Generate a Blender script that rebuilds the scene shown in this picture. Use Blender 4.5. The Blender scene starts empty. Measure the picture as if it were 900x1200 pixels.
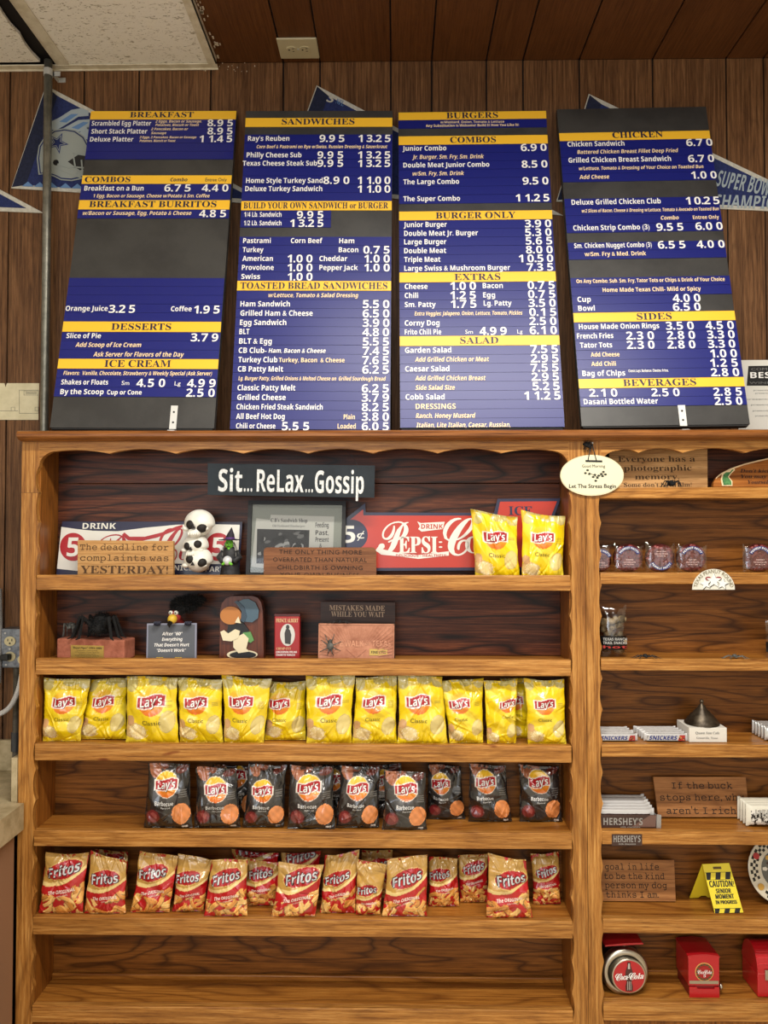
import bpy, math, random
import numpy as np
from mathutils import Vector, Matrix, Euler
R = math.radians
S = bpy.context.scene
COL = S.collection
PI = math.pi

# ------------------------------------------------------------------ camera, world, lights, exposure
F = 901.0                                   # focal length in pixels of the 900x1200 frame
CAM = Vector((0.0, -2.0, 1.5))
YAW, PITCH, ROLL = 0.85, 1.4, 0.0
cd = bpy.data.cameras.new('camera'); cd.sensor_width = 36; cd.lens = 36 * F / 1200; cd.clip_start = .05
cam = bpy.data.objects.new('camera', cd); COL.objects.link(cam)
cam.location = CAM
cam.rotation_euler = (Euler((R(90 + PITCH), 0, R(YAW)), 'XYZ').to_matrix() @ Matrix.Rotation(R(ROLL), 3, 'Z')).to_euler()
S.camera = cam
ROT = cam.rotation_euler.to_matrix()

w = bpy.data.worlds.new('world'); S.world = w; w.use_nodes = True
w.node_tree.nodes['Background'].inputs[0].default_value = (1.0, .96, .90, 1)
w.node_tree.nodes['Background'].inputs[1].default_value = .95

def area(name, loc, rot, sx, sy, power, col):
    l = bpy.data.lights.new(name, 'AREA'); l.shape = 'RECTANGLE'; l.size = sx; l.size_y = sy
    l.energy = power; l.color = col
    o = bpy.data.objects.new(name, l); COL.objects.link(o); o.location = loc; o.rotation_euler = rot
    return o
area('ceiling_light_near', (.35, -1.15, 2.80), (0, 0, 0), 1.3, .12, 46, (1, .95, .86))
area('ceiling_light_far', (-.3, -3.0, 2.80), (0, 0, 0), 1.2, .3, 44, (1, .95, .86))
area('daylight_from_front_windows', (-1.3, -4.6, 1.7), (R(90), 0, R(-14)), 2.2, 1.3, 24, (.78, .87, 1))
S.view_settings.view_transform = 'Standard'; S.view_settings.look = 'None'
S.view_settings.gamma = 1; S.view_settings.use_curve_mapping = False
S.view_settings.exposure = 0.2
S.cycles.max_bounces = 6; S.cycles.diffuse_bounces = 3; S.cycles.glossy_bounces = 3
S.cycles.transmission_bounces = 4; S.cycles.transparent_max_bounces = 8
S.cycles.caustics_reflective = False; S.cycles.caustics_refractive = False

# ------------------------------------------------------------------ where a point of the photograph lies in the room
def ray(px, py):
    return ROT @ Vector(((px - 450) / F, (600 - py) / F, -1))
def P(px, py, Y):
    d = ray(px, py); t = (Y - CAM.y) / d.y
    return CAM + d * t
def srgb(c):
    return tuple(((v / 255) / 12.92 if v / 255 <= .04045 else ((v / 255 + .055) / 1.055) ** 2.4) for v in c)

# ------------------------------------------------------------------ mesh builder
class MB:
    def __init__(s): s.v = []; s.f = []; s.m = []; s.cur = 0
    def add(s, vs, fs, m=None):
        b = len(s.v); s.v += [tuple(p) for p in vs]; s.f += [tuple(i + b for i in q) for q in fs]
        s.m += [s.cur if m is None else m] * len(fs); return s
    def box(s, x0, x1, y0, y1, z0, z1, b=0, m=None):
        if b <= 0:
            vs = [(x, y, z) for x in (x0, x1) for y in (y0, y1) for z in (z0, z1)]
            return s.add(vs, [(0, 1, 3, 2), (4, 6, 7, 5), (0, 4, 5, 1), (2, 3, 7, 6), (0, 2, 6, 4), (1, 5, 7, 3)], m)
        import bmesh
        bm = bmesh.new(); bmesh.ops.create_cube(bm, size=1)
        for v in bm.verts:
            v.co = Vector(((x0 + x1) / 2 + v.co.x * (x1 - x0), (y0 + y1) / 2 + v.co.y * (y1 - y0), (z0 + z1) / 2 + v.co.z * (z1 - z0)))
        bmesh.ops.bevel(bm, geom=bm.edges[:], offset=b, segments=2, profile=.5, affect='EDGES')
        bm.verts.index_update(); s.add([v.co for v in bm.verts], [[v.index for v in f.verts] for f in bm.faces], m); bm.free(); return s
    def prism(s, pts, d0, d1, f, m=None, cap=True):
        """pts 2D outline; f(a, b, d) -> point; extruded between d0 and d1."""
        n = len(pts); vs = [f(a, b, d0) for a, b in pts] + [f(a, b, d1) for a, b in pts]
        fs = [(i, (i + 1) % n, (i + 1) % n + n, i + n) for i in range(n)]
        if cap:
            from mathutils.geometry import tessellate_polygon
            t = tessellate_polygon([[Vector((a, b, 0)) for a, b in pts]])
            fs += [tuple(q) for q in t] + [tuple(i + n for i in q) for q in t]
        return s.add(vs, fs, m)
    def lathe(s, prof, f, n=24, m=None):
        """prof: (radius, height) list; f(x, y, z) -> point."""
        vs = []; fs = []
        for r, h in prof:
            vs += [f(r * math.cos(2 * PI * k / n), r * math.sin(2 * PI * k / n), h) for k in range(n)]
        for i in range(len(prof) - 1):
            for k in range(n):
                a = i * n + k; b = i * n + (k + 1) % n; fs.append((a, b, b + n, a + n))
        fs.append(tuple(range(n))); fs.append(tuple((len(prof) - 1) * n + k for k in range(n)))
        return s.add(vs, fs, m)
    def tube(s, pts, rad, n=6, m=None):
        pts = [Vector(p) for p in pts]; N = len(pts); vs = []; fs = []
        rr = rad if isinstance(rad, (list, tuple)) else [rad] * N
        up = Vector((.13, .21, 1)).normalized()
        for i, p in enumerate(pts):
            t = (pts[min(i + 1, N - 1)] - pts[max(i - 1, 0)]).normalized()
            a = t.cross(up); a = a.normalized() if a.length > 1e-4 else Vector((1, 0, 0)); b = t.cross(a)
            vs += [p + (a * math.cos(2 * PI * k / n) + b * math.sin(2 * PI * k / n)) * rr[i] for k in range(n)]
        for i in range(N - 1):
            for k in range(n):
                fs.append((i * n + k, i * n + (k + 1) % n, (i + 1) * n + (k + 1) % n, (i + 1) * n + k))
        fs += [tuple(range(n)), tuple((N - 1) * n + k for k in range(n))]
        return s.add(vs, fs, m)
    def ball(s, c, r, nu=16, nv=10, m=None, fn=None):
        """ellipsoid, r = (rx, ry, rz); fn may push the unit vector about."""
        c = Vector(c); r = r if isinstance(r, (tuple, list)) else (r, r, r); vs = []; fs = []
        for j in range(nv + 1):
            th = PI * j / nv
            for i in range(nu):
                ph = 2 * PI * i / nu; d = Vector((math.sin(th) * math.cos(ph), math.sin(th) * math.sin(ph), math.cos(th)))
                k = fn(d) if fn else d
                vs.append(c + Vector((k.x * r[0], k.y * r[1], k.z * r[2])))
        for j in range(nv):
            for i in range(nu):
                fs.append((j * nu + i, j * nu + (i + 1) % nu, (j + 1) * nu + (i + 1) % nu, (j + 1) * nu + i))
        return s.add(vs, fs, m)
    def spikes(s, rng, c, r, n, ln, wd, m=None, bias=None):
        """short hairs or feathers standing out of an ellipsoid."""
        c = Vector(c)
        for _ in range(n):
            d = Vector((rng.gauss(0, 1), rng.gauss(0, 1), rng.gauss(0, 1))).normalized()
            p = c + Vector((d.x * r[0], d.y * r[1], d.z * r[2]))
            e = (d + Vector((rng.gauss(0, .35), rng.gauss(0, .35), rng.gauss(0, .35))) + (bias or Vector((0, 0, 0)))).normalized()
            q = p + e * ln * rng.uniform(.5, 1.1); t = e.cross(Vector((rng.gauss(0, 1), rng.gauss(0, 1), 1))).normalized() * wd
            s.add([p + t, p - t, q], [(0, 1, 2)], m)
        return s
    def build(s, name, mats, parent=None, loc=None, smooth=False):
        me = bpy.data.meshes.new(name)
        o = bpy.data.objects.new(name, me); COL.objects.link(o)
        off = Vector((0, 0, 0))
        if parent is not None:
            o.parent = parent; off = WORLD[parent.name]; WORLD[o.name] = off
        elif loc is not None:
            off = Vector(loc); o.location = off; WORLD[o.name] = off
        else:
            WORLD[o.name] = off
        me.from_pydata([(x - off.x, y - off.y, z - off.z) for x, y, z in s.v], [], s.f)
        for mt in (mats if isinstance(mats, (list, tuple)) else [mats]): me.materials.append(mt)
        me.polygons.foreach_set('material_index', s.m)
        if smooth: me.polygons.foreach_set('use_smooth', [True] * len(s.f))
        me.update()
        return o
WORLD = {}                                  # where each thing's origin lies, so that parts are given in room coordinates

def tag(o, label=None, cat=None, group=None, kind=None):
    if label: o['label'] = label
    if cat: o['category'] = cat
    if group: o['group'] = group
    if kind: o['kind'] = kind
    return o
def thing(name, label, cat, loc, group=None, kind=None):
    o = bpy.data.objects.new(name, None); COL.objects.link(o); o.location = loc; o.empty_display_size = .03
    WORLD[o.name] = Vector(loc); return tag(o, label, cat, group, kind)

# ------------------------------------------------------------------ materials
MC = {}
def mat(name, col, rough=.5, metal=0., spec=.5, coat=0., emit=0.):
    if name in MC: return MC[name]
    m = bpy.data.materials.new(name); m.use_nodes = True; b = m.node_tree.nodes['Principled BSDF']
    b.inputs['Base Color'].default_value = (*srgb(col), 1); b.inputs['Roughness'].default_value = rough
    b.inputs['Metallic'].default_value = metal; b.inputs['Specular IOR Level'].default_value = spec
    b.inputs['Coat Weight'].default_value = coat; b.inputs['Coat Roughness'].default_value = .15
    MC[name] = m; return m
def nodes(m): return m.node_tree.nodes, m.node_tree.links
def ramp(nt, stops, inter='LINEAR'):
    r = nt.nodes.new('ShaderNodeValToRGB'); e = r.color_ramp.elements; r.color_ramp.interpolation = inter
    while len(e) < len(stops): e.new(.5)
    for k, (p, c) in enumerate(stops): e[k].position = p; e[k].color = (*c, 1) if len(c) == 3 else c
    return r
def noise(nt, vec, scale, detail=3, rough=.55, dist=0):
    n = nt.nodes.new('ShaderNodeTexNoise'); n.inputs['Scale'].default_value = scale; n.inputs['Detail'].default_value = detail
    n.inputs['Roughness'].default_value = rough; n.inputs['Distortion'].default_value = dist; nt.links.new(vec, n.inputs['Vector']); return n
def math_(nt, op, a, b=None):
    n = nt.nodes.new('ShaderNodeMath'); n.operation = op
    for k, x in enumerate((a, b)):
        if x is None: continue
        if isinstance(x, (int, float)): n.inputs[k].default_value = x
        else: nt.links.new(x, n.inputs[k])
    return n.outputs[0]
def mixc(nt, fac, a, b, mode='MIX'):
    n = nt.nodes.new('ShaderNodeMix'); n.data_type = 'RGBA'; n.blend_type = mode
    for k, x in ((0, fac), (6, a), (7, b)):
        if isinstance(x, (int, float)): n.inputs[k].default_value = x
        elif isinstance(x, tuple): n.inputs[k].default_value = (*x[:3], 1)
        else: nt.links.new(x, n.inputs[k])
    return n.outputs[2]
def wood(name, dark, mid, light, axis='X', rough=.38, fig=.6, figscale=1., bump=.12, coat=.15, contrast=1., spot=0.):
    """plain-sawn board: contour figure, long fibres, fine pores along the given axis."""
    if name in MC: return MC[name]
    m = bpy.data.materials.new(name); m.use_nodes = True; nt = m.node_tree; b = nt.nodes['Principled BSDF']; L = nt.links.new
    tc = nt.nodes.new('ShaderNodeTexCoord'); oi = nt.nodes.new('ShaderNodeObjectInfo')
    add = nt.nodes.new('ShaderNodeVectorMath'); add.operation = 'ADD'; L(tc.outputs['Object'], add.inputs[0])
    sc = nt.nodes.new('ShaderNodeVectorMath'); sc.operation = 'SCALE'; sc.inputs[0].default_value = (7.3, 3.1, 5.7); L(oi.outputs['Random'], sc.inputs['Scale']); L(sc.outputs[0], add.inputs[1])
    def mp(along, across):
        k = nt.nodes.new('ShaderNodeMapping'); L(add.outputs[0], k.inputs['Vector'])
        k.inputs['Scale'].default_value = (along, across, across) if axis == 'X' else ((across, along, across) if axis == 'Y' else (across, across, along)); return k.outputs[0]
    big = noise(nt, mp(1.1 * figscale, 7 * figscale), 1, 2, .5)
    rings = math_(nt, 'PINGPONG', math_(nt, 'MULTIPLY', big.outputs['Fac'], 22), 1)
    rr = ramp(nt, [(0, (1, 1, 1)), (.16, (.55, .55, .55)), (.45, (0, 0, 0)), (1, (0, 0, 0))]); L(rings, rr.inputs[0])
    fib = noise(nt, mp(6, 190), 1, 6, .7)
    por = noise(nt, mp(26, 520), 1, 2, .5)
    base = ramp(nt, [(.28, srgb(dark)), (.5, srgb(mid)), (.72, srgb(light))]); L(fib.outputs['Fac'], base.inputs[0])
    c1 = mixc(nt, math_(nt, 'MULTIPLY', rr.outputs[0], fig), base.outputs[0], srgb(dark))
    pr = ramp(nt, [(.3, (.55, .5, .45)), (.45, (1, 1, 1))]); L(por.outputs['Fac'], pr.inputs[0])
    c2 = mixc(nt, .55 * contrast, c1, pr.outputs[0], 'MULTIPLY')
    blot = noise(nt, mp(2, 5), 1, 3, .5); br = ramp(nt, [(.3, (.72, .70, .68)), (.62, (1, 1, 1))]); L(blot.outputs['Fac'], br.inputs[0])
    c3 = mixc(nt, .7, c2, br.outputs[0], 'MULTIPLY')
    if spot:
        k = noise(nt, mp(9, 28), 1, 2, .5); kr = ramp(nt, [(.66, (1, 1, 1)), (.72, (.42, .2, .14))]); L(k.outputs['Fac'], kr.inputs[0])
        c3 = mixc(nt, spot, c3, kr.outputs[0], 'MULTIPLY')
    L(c3, b.inputs['Base Color']); b.inputs['Roughness'].default_value = rough
    b.inputs['Coat Weight'].default_value = coat; b.inputs['Coat Roughness'].default_value = .3; b.inputs['Specular IOR Level'].default_value = .25
    bp = nt.nodes.new('ShaderNodeBump'); bp.inputs['Strength'].default_value = bump; bp.inputs['Distance'].default_value = .002
    L(fib.outputs['Fac'], bp.inputs['Height']); L(bp.outputs[0], b.inputs['Normal'])
    MC[name] = m; return m
def mottled(name, a, bcol, scale=20, rough=.6, bump=.2, metal=0, lo=.4, hi=.6, dist=.003):
    if name in MC: return MC[name]
    m = bpy.data.materials.new(name); m.use_nodes = True; nt = m.node_tree; b = nt.nodes['Principled BSDF']; L = nt.links.new
    tc = nt.nodes.new('ShaderNodeTexCoord'); n = noise(nt, tc.outputs['Object'], scale, 6, .65)
    r = ramp(nt, [(lo, srgb(a)), (hi, srgb(bcol))]); L(n.outputs['Fac'], r.inputs[0]); L(r.outputs[0], b.inputs['Base Color'])
    b.inputs['Roughness'].default_value = rough; b.inputs['Metallic'].default_value = metal
    bp = nt.nodes.new('ShaderNodeBump'); bp.inputs['Strength'].default_value = bump; bp.inputs['Distance'].default_value = dist
    L(n.outputs['Fac'], bp.inputs['Height']); L(bp.outputs[0], b.inputs['Normal']); MC[name] = m; return m
def printed(name, rough=.25, metal=0., coat=.5):
    """colour carried by the mesh: what is printed on a wrapper."""
    if name in MC: return MC[name]
    m = bpy.data.materials.new(name); m.use_nodes = True; nt = m.node_tree; b = nt.nodes['Principled BSDF']
    a = nt.nodes.new('ShaderNodeAttribute'); a.attribute_name = 'print'; nt.links.new(a.outputs['Color'], b.inputs['Base Color'])
    b.inputs['Roughness'].default_value = rough; b.inputs['Metallic'].default_value = metal; b.inputs['Coat Weight'].default_value = coat; b.inputs['Coat Roughness'].default_value = .08
    MC[name] = m; return m
def film(name='clear_film', tint=(1, 1, 1), k=.10, rough=.05):
    if name in MC: return MC[name]
    m = bpy.data.materials.new(name); m.use_nodes = True; nt = m.node_tree; n = nt.nodes; n.remove(n['Principled BSDF'])
    t = n.new('ShaderNodeBsdfTransparent'); t.inputs[0].default_value = (*tint, 1); g = n.new('ShaderNodeBsdfGlossy'); g.inputs['Roughness'].default_value = rough
    f = n.new('ShaderNodeFresnel'); f.inputs[0].default_value = 1.45; a = math_(nt, 'ADD', f.outputs[0], k)
    x = n.new('ShaderNodeMixShader'); nt.links.new(a, x.inputs[0]); nt.links.new(t.outputs[0], x.inputs[1]); nt.links.new(g.outputs[0], x.inputs[2])
    nt.links.new(x.outputs[0], n['Material Output'].inputs[0]); MC[name] = m; return m

WHITE = mat('white_print', (244, 242, 238), .5); CREAM = mat('cream_print', (250, 222, 176), .5); INK = mat('navy_ink', (24, 24, 60), .5)
BLACK = mat('black_print', (16, 15, 15), .5); RED = mat('red_print', (190, 30, 34), .4); GREY = mat('grey_print', (120, 120, 118), .6)

# ------------------------------------------------------------------ lettering: glyph outlines as flat geometry
STY = {'b': (0x1D5D4, 0x1D5EE, 0x1D7EC), 's': (0x1D400, 0x1D41A, 0x1D7CE), 't': (0x1D670, 0x1D68A, 0x1D7F6), 'c': (0x1D4D0, 0x1D4EA, 0x1D7CE)}
SET = {'r': "ABCDEFGHIJKLMNOPQRSTUVWXYZabcdefghijklmnopqrstuvwxyz0123456789.,'!?&/()-:",
       'b': "ABCDEFGHIJKLMNOPRSTUVWXYabcdefghiklmnoprstuvwxyz0123456789 !&'(),-./:\u00a2\"",
       's': "ABCDEFGHIKLMNOPQRSTUVWXYabcdefghilmnoprstuvwxyk012459.,'!-\"",
       't': "IMTabcdefghiklmnoprstuwy,.?'", 'c': "CP"}     # only the characters each style needs: every fallback glyph costs time
def uni(c, st):
    k = STY.get(st)
    if k:
        if 'A' <= c <= 'Z': return chr(k[0] + ord(c) - 65)
        if 'a' <= c <= 'z': return chr(k[1] + ord(c) - 97)
        if c.isdigit(): return chr(k[2] + ord(c) - 48)
    return c
GL = {}
def make_glyphs():
    """every glyph of a style comes from two text blocks, one glyph per line (spaced 4 apart)."""
    tmp = []
    def t(lines):
        c = bpy.data.curves.new('g', 'FONT'); c.body = '\n'.join(lines); c.size = 1; c.resolution_u = 2; c.space_line = 4
        o = bpy.data.objects.new('g', c); COL.objects.link(o); tmp.append(o); return o
    jobs = {}
    for st in SET:
        h = 'P' if st == 'c' else 'I'; h = uni(h, st); al = [uni(c, st) for c in SET[st]]
        jobs[st] = (t([h] + al), t([h + h] + [h + c + h for c in al]))
    dg = bpy.context.evaluated_depsgraph_get()
    def grab(o):
        e = o.evaluated_get(dg); me = e.to_mesh(); v = [(p.co.x, p.co.y) for p in me.vertices]; f = [tuple(q.vertices) for q in me.polygons]; e.to_mesh_clear(); return v, f
    wid = lambda v: max(p[0] for p in v) - min(p[0] for p in v)
    for st in SET:
        res = []
        for o in jobs[st]:
            v, f = grab(o); line = [int(round((.3 - y) / 4.0)) for _, y in v]; idx = {}; vs = {}; fs = {}
            for i, (x, y) in enumerate(v):
                k = line[i]; L_ = vs.setdefault(k, []); idx[i] = len(L_); L_.append((x, y + 4.0 * k))
            for q in f: fs.setdefault(line[q[0]], []).append(tuple(idx[i] for i in q))
            res.append((vs, fs))
        (va, fa), (vb, fb) = res
        base_ = wid(vb[0]); GL[st] = dict(cap=max(p[1] for p in va[0]))
        for i, c in enumerate(SET[st]): GL[(st, c)] = (va.get(i + 1, []), fa.get(i + 1, []), wid(vb[i + 1]) - base_)
        GL[(st, ' ')] = ([], [], .26)
    for a, b, sh in (('i', 'b', .20), ('q', 's', .24)):      # the slanted styles lean over the upright ones
        GL[a] = GL[b]
        for (st, c), g in [(k, v) for k, v in GL.items() if isinstance(k, tuple) and k[0] == b]:
            GL[(a, c)] = ([(x + y * sh, y) for x, y in g[0]], g[1], g[2])
    for o in tmp:
        c = o.data; bpy.data.objects.remove(o); bpy.data.curves.remove(c)
make_glyphs()
def layout(txt, st, track=0.):
    vs = []; fs = []; x = 0.
    for c in txt:
        if c == '\u00f1': c = 'n'
        if c == '\u00e9': c = 'e'
        v, f, adv = GL.get((st, c), GL[(st, ' ')])
        b = len(vs); vs += [(a + x, h) for a, h in v]; fs += [tuple(i + b for i in q) for q in f]; x += adv + track
    return vs, fs
def put(mb, txt, st, f, x0, x1, yb, cap, m=None, track=0., bold=0.):
    """set txt from x0 to x1 on baseline yb with the given capital height, through f(a, b)."""
    vs, fs = layout(txt, st, track)
    if not vs: return
    a0 = min(p[0] for p in vs); a1 = max(p[0] for p in vs); k = cap / GL[st]['cap']
    kx = (x1 - x0) / (a1 - a0) if x1 is not None else k
    mb.add([f(x0 + (a - a0) * kx, yb + b * k) for a, b in vs], fs, m)
    if bold: mb.add([f(x0 + (a - a0) * kx + bold, yb + b * k) for a, b in vs], fs, m)
def arc_text(mb, txt, st, f, cx, cy, rad, a0, a1, cap, m=None, inside=False):
    vs, fs = layout(txt, st); lo = min(p[0] for p in vs); hi = max(p[0] for p in vs); k = cap / GL[st]['cap']
    out = []
    for a, b in vs:
        t = (a - lo) / (hi - lo); ang = R(a0 + (a1 - a0) * t); r = rad + (b * k if not inside else -b * k)
        out.append(f(cx + r * math.cos(ang), cy + r * math.sin(ang)))
    mb.add(out, fs, m)

class Panel:
    """a flat board in the room, from its four corners in the photograph and the depth of its foot and head."""
    def __init__(s, tl, tr, bl, br, yb, yt=None):
        yt = yb if yt is None else yt
        a, b, c, d = P(*bl, yb), P(*br, yb), P(*tl, yt), P(*tr, yt)
        s.U = ((b - a) + (d - c)).normalized(); V = (c + d - a - b); V = V - s.U * V.dot(s.U); s.V = V.normalized()
        s.N = s.U.cross(s.V); s.O = a
        if s.N.y > 0: s.N = -s.N
        s.c = [s.uv(*q) for q in (bl, br, tr, tl)]
        s.w = ((b - a).length + (d - c).length) / 2; s.h = ((c - a).length + (d - b).length) / 2
    def uv(s, px, py):
        d = ray(px, py); t = (s.O - CAM).dot(s.N) / d.dot(s.N); q = CAM + d * t - s.O
        return q.dot(s.U), q.dot(s.V)
    def pt(s, u, v, d=0.): return s.O + s.U * u + s.V * v + s.N * d
    def text(s, mb, txt, st, x0, x1, yc, cap, m=None, d=.001, track=0., ymid=None):
        xm = (x0 + x1) / 2
        u0, _ = s.uv(x0, yc); u1, _ = s.uv(x1, yc); _, vb = s.uv(xm, yc + cap / 2); _, vt = s.uv(xm, yc - cap / 2)
        put(mb, txt, st, lambda a, b: s.pt(a, b, d), u0, u1, vb, vt - vb, m, track)
    def price(s, mb, txt, x0, x1, yc, cap, m=None, d=.0012):
        tok = []
        for c in txt:
            if c == '.': tok[-1] += '.'
            else: tok.append(c)
        u0, _ = s.uv(x0, yc); u1, _ = s.uv(x1, yc); xm = (x0 + x1) / 2
        _, vb = s.uv(xm, yc + cap / 2); _, vt = s.uv(xm, yc - cap / 2); h = vt - vb; k = h / GL['b']['cap']
        wd = .52 * k * 1.02; pitch = (u1 - u0 - wd) / (len(tok) - 1)
        for i, tk in enumerate(tok):
            v, f = layout(tk[0], 'b'); lo = min(p[0] for p in v); hi = max(p[0] for p in v)
            ww = (hi - lo) * k * 1.05; cx = u0 + i * pitch + wd / 2
            mb.add([s.pt(cx - ww / 2 + (a - lo) * k * 1.05, vb + b * k, d) for a, b in v], f, m)
            if len(tk) > 1:
                e = h * .2; x = cx + wd * .62
                mb.add([s.pt(x, vb, d), s.pt(x + e, vb, d), s.pt(x + e, vb + e, d), s.pt(x, vb + e, d)], [(0, 1, 2, 3)], m)
    def slab(s, mb, x0, x1, v0, v1, d0, d1, m=None):
        return mb.prism([(x0, v0), (x1, v0), (x1, v1), (x0, v1)], d0, d1, s.pt, m)
    def poly(s, mb, pts, d0, d1, m=None):
        return mb.prism([s.uv(*q) for q in pts], d0, d1, s.pt, m)
def ell(cx, cy, rx, ry, n=32, a0=0, a1=360):
    return [(cx + rx * math.cos(R(a0 + (a1 - a0) * k / n)), cy + ry * math.sin(R(a0 + (a1 - a0) * k / n))) for k in range(n if a1 - a0 == 360 else n + 1)]

# ------------------------------------------------------------------ the room
YW = .27                                     # wall behind the boards
ZC = P(450, 72, YW).z                        # ceiling height
W_WALL = wood('wall_paneling', (58, 36, 20), (112, 76, 46), (148, 108, 72), 'Z', rough=.5, fig=.3, figscale=1.3, bump=.1, coat=.0, contrast=1.3)
W_SOFF = wood('soffit_paneling', (76, 44, 20), (100, 60, 30), (112, 72, 38), 'Y', rough=.45, fig=.15, figscale=1.0, bump=.05, coat=.0)
GROOVE = mat('groove_black', (22, 15, 11), .8)
GR = [-520, -430, -330, -250, -160, -60, 12, 57, 98.6, 163, 247, 332, 375, 458, 506, 570, 613, 679, 765, 851, 895, 985, 1070, 1160, 1260, 1350, 1440]
wall = tag(MB().box(P(-560, 72, YW).x, P(1460, 72, YW).x, YW + .008, YW + .03, 0, ZC + .03).build('wall_back', GROOVE), kind='structure')
ceil = tag(MB().box(P(-560, 72, YW).x, P(1460, 72, YW).x, -4.8, YW + .03, ZC + .007, ZC + .04).build('ceiling', GROOVE), kind='structure')
for i in range(len(GR) - 1):
    xa = P(GR[i], 90, YW).x + .0022; xb = P(GR[i + 1], 90, YW).x - .0022
    MB().box(xa, xb, YW, YW + .008, 0, ZC, b=.0012).build('plank', W_WALL, wall)
    if GR[i + 1] > 240:
        MB().box(xa, xb, -4.7, YW, ZC, ZC + .007, b=.0012).build('plank', W_SOFF, ceil)
tag(MB().box(-4, 4, -5, YW + .03, -.03, 0).build('floor', mottled('floor_tile', (196, 184, 160), (216, 204, 182), 3, .4, .02)), kind='structure')
WALLP = mat('room_wall_paint', (206, 196, 176), .8)
# side walls and the wall behind the photographer, out of view, so that the room bounces light as a room does
tag(MB().box(-2.9, -2.85, -5, YW, 0, ZC).build('wall_left', WALLP), kind='structure')
tag(MB().box(2.6, 2.65, -5, YW, 0, ZC).build('wall_right', WALLP), kind='structure')

# dropped ceiling: fissured tiles lying on metal angles
def tile_mat():
    m = bpy.data.materials.new('ceiling_tile'); m.use_nodes = True; nt = m.node_tree; b = nt.nodes['Principled BSDF']; L = nt.links.new
    tc = nt.nodes.new('ShaderNodeTexCoord'); mp = nt.nodes.new('ShaderNodeMapping'); mp.inputs['Scale'].default_value = (70, 170, 70); mp.inputs['Rotation'].default_value = (0, 0, .3)
    L(tc.outputs['Object'], mp.inputs['Vector']); n = noise(nt, mp.outputs[0], 1, 2, .5, 1.2)
    r = ramp(nt, [(.33, srgb((172, 160, 134))), (.40, srgb((248, 242, 228)))]); L(n.outputs['Fac'], r.inputs[0]); L(r.outputs[0], b.inputs['Base Color'])
    b.inputs['Roughness'].default_value = .9; bp = nt.nodes.new('ShaderNodeBump'); bp.inputs['Strength'].default_value = .5; bp.inputs['Distance'].default_value = .002
    L(r.outputs[0], bp.inputs['Height']); L(bp.outputs[0], b.inputs['Normal']); return m
TILE = tile_mat(); ANGLE = mottled('painted_angle', (206, 194, 166), (224, 214, 190), 30, .5, .1)
zt = ZC - .014
xr = P(256, 69, YW).x; xb0 = P(72, 69, YW).x; xb1 = P(84, 69, YW).x; xl = P(-560, 69, YW).x
ct = tag(MB().box(xb1 - .004, xr - .022, -4.7, YW - .02, zt + .001, zt + .012).build('ceiling_tile', TILE, ceil), None)
rng = random.Random(3)
edge = [(xl, -4.7), (xb0 - .052, -4.7)] + [(xb0 - .05 - .010 * rng.random(), -4.7 + (YW - .03 + 4.7) * k / 120) for k in range(1, 121)] + [(xl, YW - .03)]
MB().prism(edge, zt + .003, zt + .013, lambda a, b, d: (a, b, d)).build('ceiling_tile', TILE, ceil)
t1 = MB(); t1.box(xb0 - .001, xb1 + .002, -4.7, YW - .016, zt - .003, zt + .0005).box(xb0 - .004, xb0 + .0, -4.7, YW - .016, zt - .003, zt + .012)
tag(t1.build('trim_1', ANGLE), kind='structure')
t2 = MB(); t2.box(xl, xr - .0, YW - .024, YW - .001, zt - .004, zt - .0005).box(xl, xr, YW - .004, YW - .001, zt - .008, zt - .004)
tag(t2.build('trim_2', ANGLE), kind='structure')
t3 = MB(); t3.box(xr - .026, xr, -4.7, YW - .025, zt - .004, zt - .0003).box(xr - .003, xr, -4.7, YW - .025, zt - .004, ZC)
tag(t3.build('trim_3', ANGLE), kind='structure')
chips = MB()
for _ in range(60):
    x = xr + abs(rng.gauss(0, .012)); y = rng.uniform(-.9, YW - .01); s = rng.uniform(.002, .006)
    chips.box(x, x + s, y, y + s * 2.5, ZC - .0025, ZC - .0005)
for _ in range(22):
    x = P(rng.uniform(232, 300), 72, YW).x; z = ZC - rng.uniform(.001, .03); s = rng.uniform(.001, .003)
    chips.box(x, x + s, YW - .0015, YW - .0003, z, z + s * 1.5)
tag(chips.build('plaster_crumbs', mat('plaster', (205, 190, 165), .9)), 'pale plaster crumbs stuck along the edge of the ceiling tile', 'plaster', kind='stuff')

# duplex receptacle on the ceiling
IV = mat('ivory_plastic', (196, 184, 148), .35); DK = mat('slot_black', (25, 20, 16), .7); STEEL = mat('zinc_steel', (196, 196, 192), .35, .3)
pts = [P(x, y, YW) for x, y in ((323, 44), (372, 45), (328, 66), (375, 66))]
def onceil(px, py):
    d = ray(px, py); t = (ZC - CAM.z) / d.z; return CAM + d * t
a, b_, c_, d_ = [onceil(*q) for q in ((322.5, 43.5), (373, 44.5), (375.5, 66.5), (325.5, 66.5))]
ox = (a.x + c_.x) / 2; oy = (a.y + c_.y) / 2; hw = .0575; hd = (max(a.y, c_.y) - min(a.y, c_.y)) / 2
out = thing('ceiling_outlet', 'ivory duplex power outlet set flat in the brown ceiling paneling', 'outlet', (ox, oy, ZC))
MB().box(ox - hw, ox + hw, oy - hd, oy + hd, ZC - .006, ZC - .0002, b=.0025).build('cover_plate', IV, out)
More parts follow.
